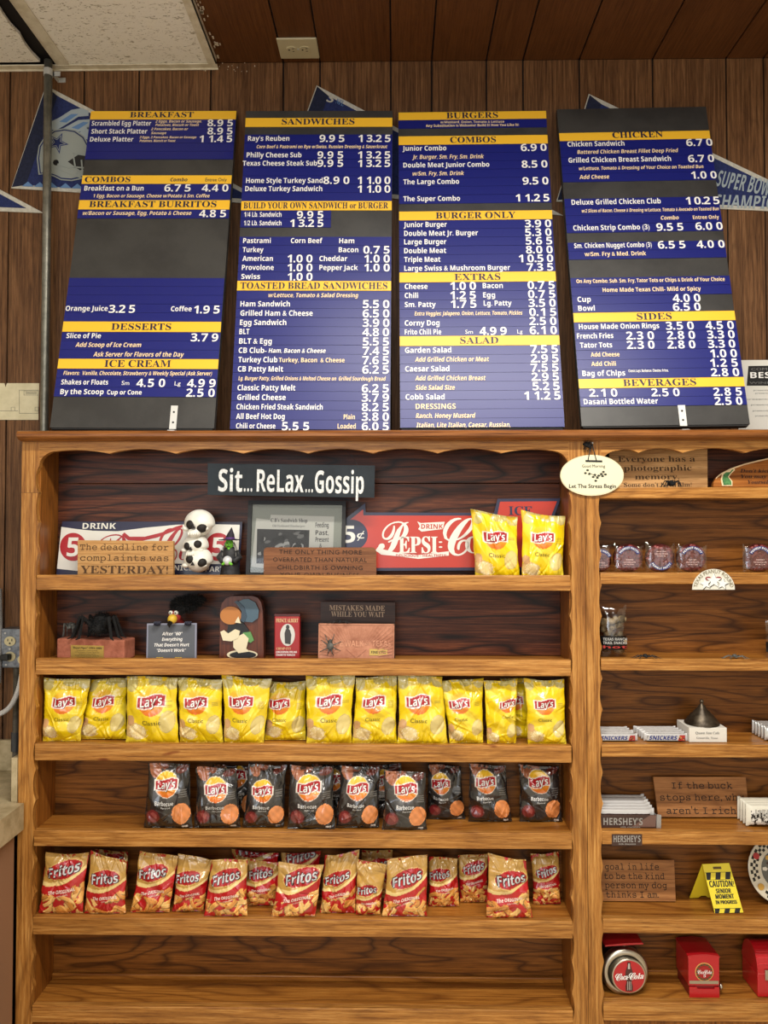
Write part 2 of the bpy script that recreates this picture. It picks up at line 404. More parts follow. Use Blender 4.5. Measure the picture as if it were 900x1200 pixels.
for sx in (-1, 1):
    rc = MB(); rc.prism(ell(ox + sx * .0195, oy, .0165, .014, 20), ZC - .0085, ZC - .006, lambda a, b, d: (a, b, d)); rc.cur = 1
    for sy in (-1, 1): rc.box(ox + sx * .0195 + .002, ox + sx * .0195 + .008, oy + sy * .006 - .0012, oy + sy * .006 + .0012, ZC - .0088, ZC - .0084)
    rc.prism(ell(ox + sx * .0195 - .007, oy, .0028, .0028, 10), ZC - .0088, ZC - .0084, lambda a, b, d: (a, b, d))
    rc.build('receptacle', [IV, DK], out)
MB().prism(ell(ox, oy, .0035, .0035, 10), ZC - .0075, ZC - .006, lambda a, b, d: (a, b, d)).build('screw', STEEL, out)

# conduit up the wall
cb = P(48, 490, .235); ctp = P(62, 66, .235)
cx = (cb.x + ctp.x) / 2
con = thing('conduit_pipe', 'grey steel conduit running up the paneled wall to the ceiling', 'pipe', (cx, .232, 1.70))
PIPE = mottled('conduit_grey', (118, 116, 106), (138, 136, 124), 40, .38, .05, .6)
MB().tube([(cx, .232, z) for z in (1.0, 1.7, 2.4, ZC - .012)], .0118, 16).build('tube', PIPE, con, smooth=True)
zs = P(60, 86, .235).z
st = MB(); st.tube([(cx, .232, zs - .010), (cx, .232, zs + .010)], .0135, 16).box(cx + .012, cx + .034, .2355, .2375 + .0, zs - .008, zs + .006).box(cx + .012, cx + .016, .2355, YW, zs - .008, zs + .006)
st.box(cx + .016, cx + .036, YW - .003, YW - .0002, zs - .008, zs + .006)
st.build('pipe_strap', STEEL, con, smooth=False)

# ------------------------------------------------------------------ oak shelving
OAK = dict(dark=(106, 60, 20), mid=(180, 122, 56), light=(220, 166, 94))
OX = wood('oak_rail', axis='X', spot=.0, fig=.35, contrast=1.4, **OAK)
OXS = wood('oak_rail_stained', axis='X', spot=.9, fig=.35, contrast=1.4, **OAK)
OZ = wood('oak_stile', axis='Z', fig=.45, contrast=1.4, **OAK)
OIN = wood('oak_inside', (88, 48, 14), (150, 92, 34), (178, 116, 50), 'Z', fig=.5)
OSH = wood('oak_board', (104, 56, 16), (168, 108, 42), (198, 138, 64), 'X', fig=.7, figscale=.8)
OBK = wood('oak_back', (54, 26, 6), (126, 76, 28), (156, 100, 44), 'X', fig=.8, figscale=1.5, contrast=.8, rough=.42, coat=.05)
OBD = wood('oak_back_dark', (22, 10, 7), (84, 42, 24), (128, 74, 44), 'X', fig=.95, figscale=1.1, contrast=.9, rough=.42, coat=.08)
OCR = wood('crown_red_oak', (84, 44, 16), (142, 86, 38), (170, 110, 54), 'X', fig=.25, rough=.32, coat=.3)
DEP = .13; TH = .018
def Zat(px, py): return P(px, py, 0).z
ZTOP = Zat(450, 515.2)
ZR = lambda rows, px: [(Zat(px, a), Zat(px, b)) for a, b in rows]
rowsL = ZR([(674, 692), (772.5, 791.5), (872.5, 892.5), (974.5, 993.5), (1077, 1097.5), (1181, 1201)], 350)
rowsR = ZR([(571, 584), (671, 684.5), (772.2, 786), (872.5, 887.5), (974.4, 990), (1077, 1094), (1174.5, 1197)], 800)
LIP_L = [.013, .010, .006, .002, 0, 0]; LIP_R = [.012, .003, .003, .0, 0, 0, 0]
apron_top = Zat(450, 515.2) - .0005

def wave(z, z0, per, amp): # cusped edge: half-round lobes
    t = ((z - z0) / per) % 1.0
    return amp * (abs(math.sin(PI * t)) ** .7)
def unit(name, label, xL, xR, rows, lips, eL, eR, cusps, z_arch, back, thick):
    """xL/xR outer faces; eL/eR where the cusped stile edges lie."""
    u = thing(name, label, 'shelf unit', ((xL + xR) / 2, DEP, 0))
    # stiles with a cusped inner edge, each of a short upper and a long lower piece
    for side, xo, xe, sg in ((0, xL, eL, 1), (1, xR, eR, -1)):
        if xe is None: continue
        zj = Zat(450, 577)
        for z0, z1 in ((0, zj - .0006), (zj, apron_top)):
            pts = [(xo, z0), (xo, z1)]
            n = max(6, int((z1 - z0) / .006)); edge = []
            for k in range(n + 1):
                z = z1 + (z0 - z1) * k / n
                d = -wave(z, zj, .080, .0072)
                if z > zj: d = -.0095 * max(0, math.sin(PI * min(1, (z - zj) / (z_arch - zj)))) ** .7 if z < z_arch else 0
                edge.append((xe + sg * d, z))
            MB().prism(pts + edge, -.0, -TH + .0, lambda a, b, d: (a, d + TH, b)).build('stile', OZ, u)
        xi_ = (xe - sg * .004) if thick else (xo + sg * TH); MB().box(min(xo, xi_), max(xo, xi_), TH + .0005, DEP, 0, ZTOP - .012).build('side_panel', OIN, u)
    # scalloped apron: round corner, then hanging points between shallow arches
    lo = Zat(450, 531.2); hi_ = Zat(450, 528.2); rx = .046
    pts = [(eL, apron_top), (eL, z_arch)]
    for k in range(1, 11):
        t = PI - PI / 2 * k / 10; pts.append((eL + rx + rx * math.cos(t), z_arch + (hi_ - z_arch) * math.sin(t)))
    eRR = eR if eR is not None else xR
    cs = [eL + rx] + cusps + [eRR - rx]
    for i in range(len(cs) - 1):
        a, b = cs[i], cs[i + 1]; za = hi_ if i == 0 else lo; zb2 = hi_ if i == len(cs) - 2 else lo
        for k in range(1, 13):
            t = k / 12; pts.append((a + (b - a) * t, za + (zb2 - za) * t + (.0125 if 0 < i < len(cs) - 2 else .006) * math.sin(PI * t) ** .8))
    for k in range(1, 11):
        t = PI / 2 - PI / 2 * k / 10; pts.append((eRR - rx + rx * math.cos(t), z_arch + (hi_ - z_arch) * math.sin(t)))
    pts.append((eRR, apron_top))
    MB().prism(pts, TH - .0006, 0, lambda a, b, d: (a, d, b)).build('apron', OX, u)
    # shelves: board and front rail
    xi0 = eL - .004 if thick else xL + TH; xi1 = eR + .004 if thick else xR - TH
    zs = []
    for i, ((zt_, zb_), lip) in enumerate(zip(rows, lips)):
        MB().box(xi0, xi1, TH + .0005, DEP - .007, zt_ - lip - .018, zt_ - lip, b=.0008).build('shelf_board', OSH, u)
        MB().box(eL - .004, (eR + .004) if eR is not None else xi1, -.001, TH, zb_, zt_, b=.0022).build('shelf_rail', OXS if i in (2, 3) else OX, u)
        zs.append(zt_ - lip)
    # back of wide boards with open seams
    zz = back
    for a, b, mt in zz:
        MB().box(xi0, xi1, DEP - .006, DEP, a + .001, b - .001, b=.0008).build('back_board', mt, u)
    MB().box(xi0, xi1, TH, DEP - .02, 0.0, rows[-1][1] - .001).build('plinth', OIN, u)
    cl = MB().box(xi0, xi1, DEP - .016, DEP - .0065, zs[-1] + .0002, zs[-1] + .016, b=.003); cl.build('base_molding', OSH, u)
    return u, zs

xLu0 = P(22, 850, 0).x; xSe = P(687.4, 800, 0).x; xRu1 = P(1330, 800, 0).x
zarch = Zat(450, 546)
cus = [P(x, 531, 0).x for x in (128, 206, 285, 361, 437, 513, 588)]
zb_ = [0.0, rowsL[5][0] - .02, rowsL[4][0] - .01, rowsL[3][0] - .01, rowsL[2][0] - .01, rowsL[1][0] - .01, rowsL[0][0] - .013, Zat(450, 563), ZTOP - .012]
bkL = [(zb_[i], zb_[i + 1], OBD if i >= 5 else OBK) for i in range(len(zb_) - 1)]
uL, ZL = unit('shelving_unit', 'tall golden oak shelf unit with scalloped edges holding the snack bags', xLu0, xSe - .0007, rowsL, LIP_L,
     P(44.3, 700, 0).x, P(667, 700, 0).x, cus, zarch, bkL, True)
cusR = [P(x, 531, 0).x for x in (784 - 18, 800, 874, 950, 1026, 1102, 1178, 1254)][1:]
zr = [0.0, rowsR[6][0] - .02, rowsR[5][0] - .01, rowsR[4][0] - .01, rowsR[3][0] - .01, rowsR[2][0] - .01, rowsR[1][0] - .01, rowsR[0][0] - .013, ZTOP - .012]
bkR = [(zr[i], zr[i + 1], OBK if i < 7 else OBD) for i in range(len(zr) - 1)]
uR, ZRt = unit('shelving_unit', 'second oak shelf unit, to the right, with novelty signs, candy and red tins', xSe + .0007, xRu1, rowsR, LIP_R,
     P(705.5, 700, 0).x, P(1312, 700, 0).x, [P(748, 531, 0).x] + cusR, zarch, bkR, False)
# top board over both units
prof = [(DEP + .13, .0), (DEP + .13, .022), (-.024, .022), (-.032, .0195), (-.036, .013), (-.035, .006), (-.030, .001), (-.022, -.002), (-.014, -.0022), (-.012, -.004), (-.0015, -.0045), (-.0015, 0)]
ZT = Zat(450, 515.2)
PCR = prof
crx0 = P(20.5, 508, -.03).x
ZCRT = ZT + .022
top = MB().prism([(y, ZT + .0 + z) for y, z in PCR], crx0, xRu1 + .02, lambda a, b, d: (d, a, b))
tag(top.build('top_board', OCR), 'long red-brown oak top board with rounded nosing across both shelf units', 'board')

# ------------------------------------------------------------------ menu boards
BODY = mottled('board_charcoal', (50, 49, 48), (62, 61, 59), 6, .42, .02)
BLUE = mat('strip_blue', (20, 28, 112), .38); YEL = mat('strip_yellow', (252, 196, 52), .42); ALU = mat('bracket_aluminium', (222, 222, 218), .35, .2)
BRK_Z = 0
def menu_board(label, tl, tr, bl, br, yb, t, runs, texts, bracket=None):
    pn = Panel(tl, tr, bl, br, yb, yb + t)
    v0 = (ZCRT + .0004 - pn.O.z) / pn.V.z
    TB = .018; v0 += TB * abs(pn.N.z) / pn.V.z + .0015 + abs(pn.U.z) * pn.w * .6
    root = thing('menu_board', label, 'menu board', pn.pt(pn.w / 2, v0), 'menu boards leaning on the wall above the shelves')
    w_, h_ = pn.w, pn.uv(*tl)[1]
    cs = [pn.uv(*q) for q in (bl, br, tr, tl)]
    ul = (cs[0][0] + cs[3][0]) / 2; ur = (cs[1][0] + cs[2][0]) / 2; vt = (cs[2][1] + cs[3][1]) / 2
    mb = MB(); pn.slab(mb, ul, ur, v0 + .004, vt, -TB, 0); mb.build('board_panel', BODY, root)
    mb = MB(); pn.slab(mb, ul + .004, ur - .004, v0, v0 + .004, -TB, -.002); mb.build('foot', mat('rubber_black', (18, 18, 18), .7), root)
    strips = []
    xm = (tl[0] + br[0]) / 2
    for r in runs:
        kind, a, b, n = r[:4]; f0, f1 = r[4:6] if len(r) > 4 else (0, 1)
        va = pn.uv(xm, a)[1]; vb = pn.uv(xm, b)[1]
        if kind == 'b' and vb < v0: vb = v0 + .004
        for k in range(n):
            p = va + (vb - va) * k / n; q = va + (vb - va) * (k + 1) / n
            m = MB(); g = .0004
            d1 = .0022 if kind == 'y' else .0016 + .0003 * ((k * 7) % 3) / 2
            pn.slab(m, ul + (ur - ul) * f0 + .0006, ul + (ur - ul) * f1 - .0006, q + g, p - g, .0001, d1)
            strips.append((q, p, m.build('header_strip' if kind == 'y' else 'menu_strip', YEL if kind == 'y' else BLUE, root)))
    for tx in texts:
        s, st, x0, x1, yc, cap = tx[:6]; col = tx[6] if len(tx) > 6 else {'s': 2}.get(st, 1 if st == 'i' or st == 'n' else 0)
        v = pn.uv((x0 + x1) / 2, yc)[1]
        k = min(range(len(strips)), key=lambda i: abs((strips[i][0] + strips[i][1]) / 2 - v))
        mb = MB()
        if st == '$': pn.price(mb, s, x0, x1, yc, cap, 0, d=.0030)
        else: pn.text(mb, s, {'n': 'i'}.get(st, st), x0, x1, yc, cap, col, d=.0030)
        mb.build('price_figures' if st == '$' else 'lettering', [WHITE, CREAM, INK], strips[k][2])
    if bracket:
        x0, x1, y0, y1 = bracket
        u0, va = pn.uv(x0, y0); u1, _ = pn.uv(x1, y0); mb = MB()
        pn.slab(mb, u0, u1, v0, va, .0022, .0042)
        c = pn.pt((u0 + u1) / 2, v0, 0)
        hw_ = (u1 - u0) / 2
        mb.box(c.x - hw_, c.x + hw_, c.y - .020, c.y - .003, ZCRT + .0002, ZCRT + .0022); mb.cur = 1
        for fr in (.28, .72):
            pp = [((u0 + u1) / 2 + .0028 * math.cos(2 * PI * k / 10), v0 + (va - v0) * fr + .0028 * math.sin(2 * PI * k / 10)) for k in range(10)]
            mb.prism(pp, .0042, .0048, pn.pt)
        mb.build('bracket', [ALU, DK], root)
    return pn

D = '$'
menu_board('charcoal menu board headed BREAKFAST with desserts and ice cream, leftmost of four',
  (104.7, 130.7), (276, 130.7), (61, 499), (252.5, 499.5), .004, .235,
  [('y', 130.7, 140.5, 1), ('b', 140.5, 187.2, 5), ('y', 206, 216, 1), ('b', 216, 235, 2), ('y', 235, 246, 1), ('b', 246, 256.3, 1),
   ('b', 326, 377.3, 5), ('y', 377.3, 389.5, 1), ('b', 389.5, 421, 3), ('y', 421, 432.7, 1), ('b', 432.7, 465.5, 3)],
  [('BREAKFAST', 's', 152.7, 227.3, 135.2, 6.2), ('Scrambled Egg Platter', 'b', 108, 177.5, 145.3, 5.4), ('2 Eggs, Bacon or Sausage,', 'n', 182.5, 236.7, 143, 2.9),
   ('Potatoes, Biscuit or Toast', 'n', 182.5, 233.5, 147.2, 2.9), ('8.95', D, 243.3, 273.5, 144.8, 7.9), ('Short Stack Platter', 'b', 107.6, 173, 154.7, 5.4),
   ('2 Pancakes, Bacon or', 'n', 177.5, 220.7, 152, 2.9), ('Sausage', 'n', 177.5, 195.3, 156.6, 2.9), ('8.95', D, 243.3, 273, 154.4, 7.9),
   ('Deluxe Platter', 'b', 106, 156.7, 164, 5.4), ('2 Eggs, 2 Pancakes, Bacon or Sausage', 'n', 164, 230.5, 161.6, 2.6), ('Potatoes, Biscuit or Toast', 'n', 164, 206, 165.8, 2.6),
   ('11.45', D, 233, 272.7, 163.5, 7.9), ('COMBOS', 's', 99.9, 153.2, 211, 6.3), ('Combo', 'i', 200, 220, 211.3, 4, 2), ('Entr\u00e9e Only', 'r', 241, 266, 211.3, 4, 2),
   ('Breakfast on a Bun', 'b', 99.3, 168.7, 221.3, 5.6), ('6.75', D, 193, 224, 221, 8.4), ('4.40', D, 237, 268, 221, 8.4),
   ('1 Egg, Bacon or Sausage, Cheese w/Potato & Sm. Coffee', 'n', 110, 246, 230.2, 4), ('BREAKFAST BURRITOS', 's', 105, 254, 239.9, 7),
   ('w/Bacon or Sausage, Egg, Potato & Cheese', 'i', 97.5, 224.7, 250.4, 4.5), ('4.85', D, 234, 265.5, 250.9, 8.6),
   ('Orange Juice', 'b', 77.5, 126.8, 362, 5.8), ('3.25', D, 128, 159, 362.6, 9.2), ('Coffee', 'b', 200.7, 225, 362.5, 5.8), ('1.95', D, 226.5, 258, 363.3, 9.2),
   ('DESSERTS', 's', 131, 201, 383.4, 7.5), ('Slice of Pie', 'b', 78.5, 118.8, 394, 5.8), ('3.79', D, 224, 256, 396, 9.3), ('Add Scoop of Ice Cream', 'i', 89, 166, 404.6, 5.2),
   ('Ask Server for Flavors of the Day', 'i', 110, 216, 415.8, 5.4), ('ICE CREAM', 's', 123, 200.7, 426.6, 8),
   ('Flavors:  Vanilla, Chocolate, Strawberry & Weekly Special (Ask Server)', 'i', 74.8, 248.7, 437.9, 4.6), ('Shakes or Floats', 'b', 72.4, 127.3, 448.3, 5.8),
   ('Sm', 'r', 143, 152, 449.3, 4.8), ('4.50', D, 160.7, 194, 449.2, 9.5), ('Lg', 'r', 205, 212, 449.8, 4.8), ('4.99', D, 220, 253, 449.5, 9.5),
   ('By the Scoop', 'b', 71.3, 122, 459.5, 6), ('Cup or Cone', 'b', 126, 166.5, 460.2, 5.3), ('2.50', D, 218.5, 252, 460.8, 9.5)],
  (201, 209, 476, 501))
menu_board('charcoal menu board headed SANDWICHES with toasted bread sandwiches, second from the left',
  (287, 130), (460.5, 130), (270.6, 506), (456.8, 506.5), .035, .17,
  [('y', 138.6, 149, 1), ('b', 158, 236, 8), ('y', 236, 247, 1), ('b', 247, 267, 2, 0, .6), ('b', 277.7, 329.6, 5), ('y', 329.6, 341, 1), ('b', 341, 506, 15)],
  [('SANDWICHES', 's', 330.4, 415.5, 143.2, 6.8), ("Ray's Reuben", 'b', 290.8, 339.2, 163, 5.7), ('9.95', D, 374.4, 404, 163, 8.4), ('13.25', D, 419, 458, 163, 8.4),
   ('Corn Beef & Pastrami on Rye w/Swiss, Russian Dressing & Sauerkraut', 'n', 301, 454, 172.6, 3.9), ('Philly Cheese Sub', 'b', 289.3, 353.4, 182.3, 5.7),
   ('9.95', D, 372, 402.5, 182.3, 8.4), ('13.25', D, 418.4, 457.6, 182.3, 8.4), ('Texas Cheese Steak Sub', 'b', 284.7, 371.7, 192, 5.7), ('9.95', D, 372, 402.5, 192, 8.4),
   ('13.25', D, 418.4, 457.6, 192.2, 8.4), ('Home Style Turkey Sand', 'b', 288.6, 378.2, 212.2, 5.9), ('8.90', D, 379, 409.6, 212, 8.6), ('11.00', D, 418, 457.6, 212, 8.6),
   ('Deluxe Turkey Sandwich', 'b', 287.6, 377.8, 221.8, 5.9), ('11.00', D, 418, 457.6, 222.2, 8.6), ('BUILD YOUR OWN SANDWICH or BURGER', 's', 285.7, 454.9, 241.4, 7),
   ('1/4 Lb. Sandwich', 'b', 286.4, 330, 252, 5.6), ('9.95', D, 348, 379.3, 252.3, 8.8), ('1/2 Lb. Sandwich', 'b', 286, 330, 262, 5.6), ('13.25', D, 339, 379.3, 262.2, 8.8),
   ('Pastrami', 'b', 285.2, 317.5, 282.6, 5.8), ('Corn Beef', 'b', 341, 378, 282.6, 5.8), ('Ham', 'b', 397.6, 415.3, 282.8, 5.8), ('Turkey', 'b', 284.7, 309, 293.2, 5.8),
   ('Bacon', 'b', 397, 420, 293.3, 5.8), ('0.75', D, 425.8, 456.8, 293.4, 9), ('American', 'b', 284.4, 320, 303.5, 5.9), ('1.00', D, 336, 366.4, 303.6, 9), ('Cheddar', 'b', 374.4, 407, 303.6, 5.9),
   ('1.00', D, 425.8, 456.8, 303.8, 9), ('Provolone', 'b', 283.7, 321, 314, 5.9), ('1.00', D, 336, 366.4, 314.1, 9), ('Pepper Jack', 'b', 374.4, 419.4, 314.1, 5.9), ('1.00', D, 425.8, 456.8, 314.2, 9),
   ('Swiss', 'b', 283, 305, 324.6, 5.9), ('1.00', D, 336, 366.4, 324.9, 9), ('TOASTED BREAD SANDWICHES', 's', 282, 454, 335.3, 7.6),
   ('w/Lettuce, Tomato & Salad Dressing', 'i', 314.8, 420, 346.5, 4.8), ('Ham Sandwich', 'b', 282, 340, 356.6, 6.2), ('5.50', D, 425, 456.3, 356.9, 9.4),
   ('Grilled Ham & Cheese', 'b', 282, 366.6, 367.5, 6.2), ('6.50', D, 425, 456.3, 367.9, 9.4), ('Egg Sandwich', 'b', 281.5, 335.8, 378.3, 6.2), ('3.90', D, 425, 456.3, 378.8, 9.4),
   ('BLT', 'b', 280.8, 292.5, 389, 6.3), ('4.80', D, 425, 456, 389.7, 9.4), ('BLT & Egg', 'b', 280.5, 318.7, 400.2, 6.3), ('5.55', D, 425, 456, 400.8, 9.4),
   ('CB Club-', 'b', 280, 312.6, 411, 6.3), ('Ham, Bacon & Cheese', 'i', 315, 381.8, 411.4, 5.2, 0), ('7.45', D, 425, 456, 411.7, 9.5), ('Turkey Club', 'b', 279.6, 325.3, 421.9, 6.3),
   ('Turkey, Bacon  & Cheese', 'b', 327, 404, 422.4, 5.2, 1), ('7.65', D, 424.6, 455.8, 422.7, 9.5), ('CB Patty Melt', 'b', 279, 332, 432.8, 6.3), ('6.25', D, 424.6, 455.8, 433.7, 9.5),
   ('Lg. Burger Patty, Grilled Onions & Melted Cheese on  Grilled Sourdough Bread', 'n', 279.6, 452, 444, 4.6), ('Classic Patty Melt', 'b', 278.6, 346.3, 454.8, 6.4),
   ('6.25', D, 424, 455.8, 455.5, 9.6), ('Grilled Cheese', 'b', 278.3, 335, 466, 6.4), ('3.79', D, 424, 455.8, 466.3, 9.6), ('Chicken Fried Steak Sandwich', 'b', 277.4, 378.3, 477.2, 6.4),
   ('8.25', D, 424, 455.8, 477.5, 9.6), ('All Beef Hot Dog', 'b', 277, 333.8, 488.3, 6.4), ('Plain', 'b', 402.8, 416, 488.9, 5.6, 1), ('3.80', D, 424, 455.8, 488.8, 9.6),
   ('Chili or Cheese', 'b', 276.9, 323, 499.5, 6), ('5.55', D, 330.4, 362.7, 499.8, 9.6), ('Loaded', 'b', 395.7, 417, 499.8, 5.8, 1), ('6.05', D, 424, 455.8, 500, 9.6)])
menu_board('charcoal menu board headed BURGERS with combos, extras and salad, third from the left',
  (466, 131.5), (640, 130), (469.7, 505.6), (661.8, 504), .015, .21,
  [('y', 131.3, 140.3, 1), ('b', 140.3, 150.3, 1), ('y', 159.3, 169.5, 1), ('b', 169.5, 238.5, 7), ('y', 247.5, 258, 1), ('b', 258, 319, 6), ('y', 319, 330.8, 1),
   ('b', 330.8, 393.7, 6), ('y', 393.7, 405.3, 1), ('b', 405.3, 504.5, 9)],
  [('BURGERS', 's', 523, 583.4, 135.8, 6.8), ('w/Mustard, Onion, Tomato & Lettuce', 'b', 516, 590.7, 143.6, 2.7, 1), ('Any Substitution is Welcome! Build It How You Like It!', 'b', 499, 607.8, 147.6, 2.9, 1),
   ('COMBOS', 's', 527.4, 581, 164.4, 6.8), ('Junior Combo', 'b', 471.6, 523, 174.5, 5.6), ('6.90', D, 610, 640.3, 173.5, 8.4), ('Jr. Burger, Sm. Fry, Sm. Drink', 'i', 483, 567, 184.4, 4.8),
   ('Double Meat Junior Combo', 'b', 472.6, 573.3, 193.8, 5.6), ('8.50', D, 611, 641.3, 193, 8.4), ('w/Sm. Fry, Sm. Drink', 'i', 483.4, 543.8, 203.9, 4.8),
   ('The Large Combo', 'b', 472.6, 537.9, 213.6, 5.8), ('9.50', D, 612, 642.5, 212.6, 8.6), ('The Super Combo', 'b', 472.6, 539, 233.4, 5.8), ('11.25', D, 603, 643.8, 232.5, 8.6),
   ('BURGER ONLY', 's', 510.5, 604, 252.8, 7.2), ('Junior Burger', 'b', 473, 523.5, 263.8, 6), ('3.90', D, 614.7, 645.7, 262.6, 8.8), ('Double Meat Jr. Burger', 'b', 473.6, 560, 273.8, 6),
   ('5.30', D, 615, 646, 272.8, 8.8), ('Large Burger', 'b', 473.6, 523, 284, 6), ('5.65', D, 615.6, 647, 282.8, 8.8), ('Double Meat', 'b', 473.6, 522.7, 294.3, 6), ('8.00', D, 616, 647.4, 293.2, 8.8),
   ('Triple Meat', 'b', 473.6, 516, 304.6, 6), ('10.50', D, 606.6, 648, 303.4, 8.9), ('Large Swiss & Mushroom Burger', 'b', 473.8, 597.5, 314.6, 6), ('7.35', D, 617, 648.2, 313.6, 8.9),
   ('EXTRAS', 's', 532.3, 586.3, 325, 7.4), ('Cheese', 'b', 474.3, 501, 336.3, 6), ('1.00', D, 526.4, 557.7, 335.7, 9.2), ('Bacon', 'b', 565.5, 589, 335.3, 6), ('0.75', D, 618, 649.9, 334.6, 9.2),
   ('Chili', 'b', 474.3, 490, 346.9, 6), ('1.25', D, 526.4, 557.7, 346.5, 9.2), ('Egg', 'b', 566, 580, 346.2, 6), ('0.75', D, 618.5, 650.6, 345.2, 9.2),
   ('Sm. Patty', 'b', 474.3, 510.5, 357.4, 6), ('1.75', D, 527, 558.4, 356.8, 9.2), ('Lg. Patty', 'b', 566.7, 599.3, 355.8, 6), ('3.50', D, 619, 651, 355.5, 9.3),
   ('Extra Veggies: Jalape\u00f1o, Onion, Lettuce, Tomato, Pickles', 'n', 485.8, 612, 367.6, 4.6), ('0.15', D, 620, 651.8, 366.2, 9.3),
   ('Corny Dog', 'b', 474.3, 515, 379, 6.2), ('2.50', D, 620, 651.8, 376.8, 9.3), ('Frito Chili Pie', 'b', 474.3, 517, 389.5, 6), ('Sm', 'r', 545, 554, 389.4, 4.6), ('4.99', D, 562, 593.6, 388.4, 9.3),
   ('Lg', 'r', 606, 612, 389, 4.6), ('6.10', D, 620.5, 652.3, 387.5, 9.3), ('SALAD', 's', 539, 584, 399.3, 7.6), ('Garden Salad', 'b', 474.6, 528.8, 410.8, 6.3), ('7.55', D, 621.3, 653.5, 409.6, 9.5),
   ('Add Grilled Chicken or Meat', 'i', 486.3, 573, 421.5, 5.4), ('2.95', D, 621.7, 654.3, 420.4, 9.5), ('Caesar Salad', 'b', 474.8, 526.6, 432.6, 6.3), ('7.55', D, 621.7, 654.3, 431.2, 9.5),
   ('Add Grilled Chicken Breast', 'i', 486.5, 569, 443.5, 5.4), ('2.95', D, 622.5, 654.8, 442, 9.5), ('Side Salad Size', 'i', 486.8, 533, 454.6, 5.4), ('5.25', D, 623.7, 655.5, 452.9, 9.5),
   ('Cobb Salad', 'b', 475.3, 521, 465.6, 6.4), ('11.25', D, 613, 656.7, 464, 9.6), ('DRESSINGS', 'b', 487, 534, 476.6, 6.2, 1), ('Ranch, Honey Mustard', 'i', 487.3, 557, 487.4, 5.5),
   ('Italian, Lite Italian, Caesar, Russian,', 'i', 487.8, 598, 498.3, 5.5)])
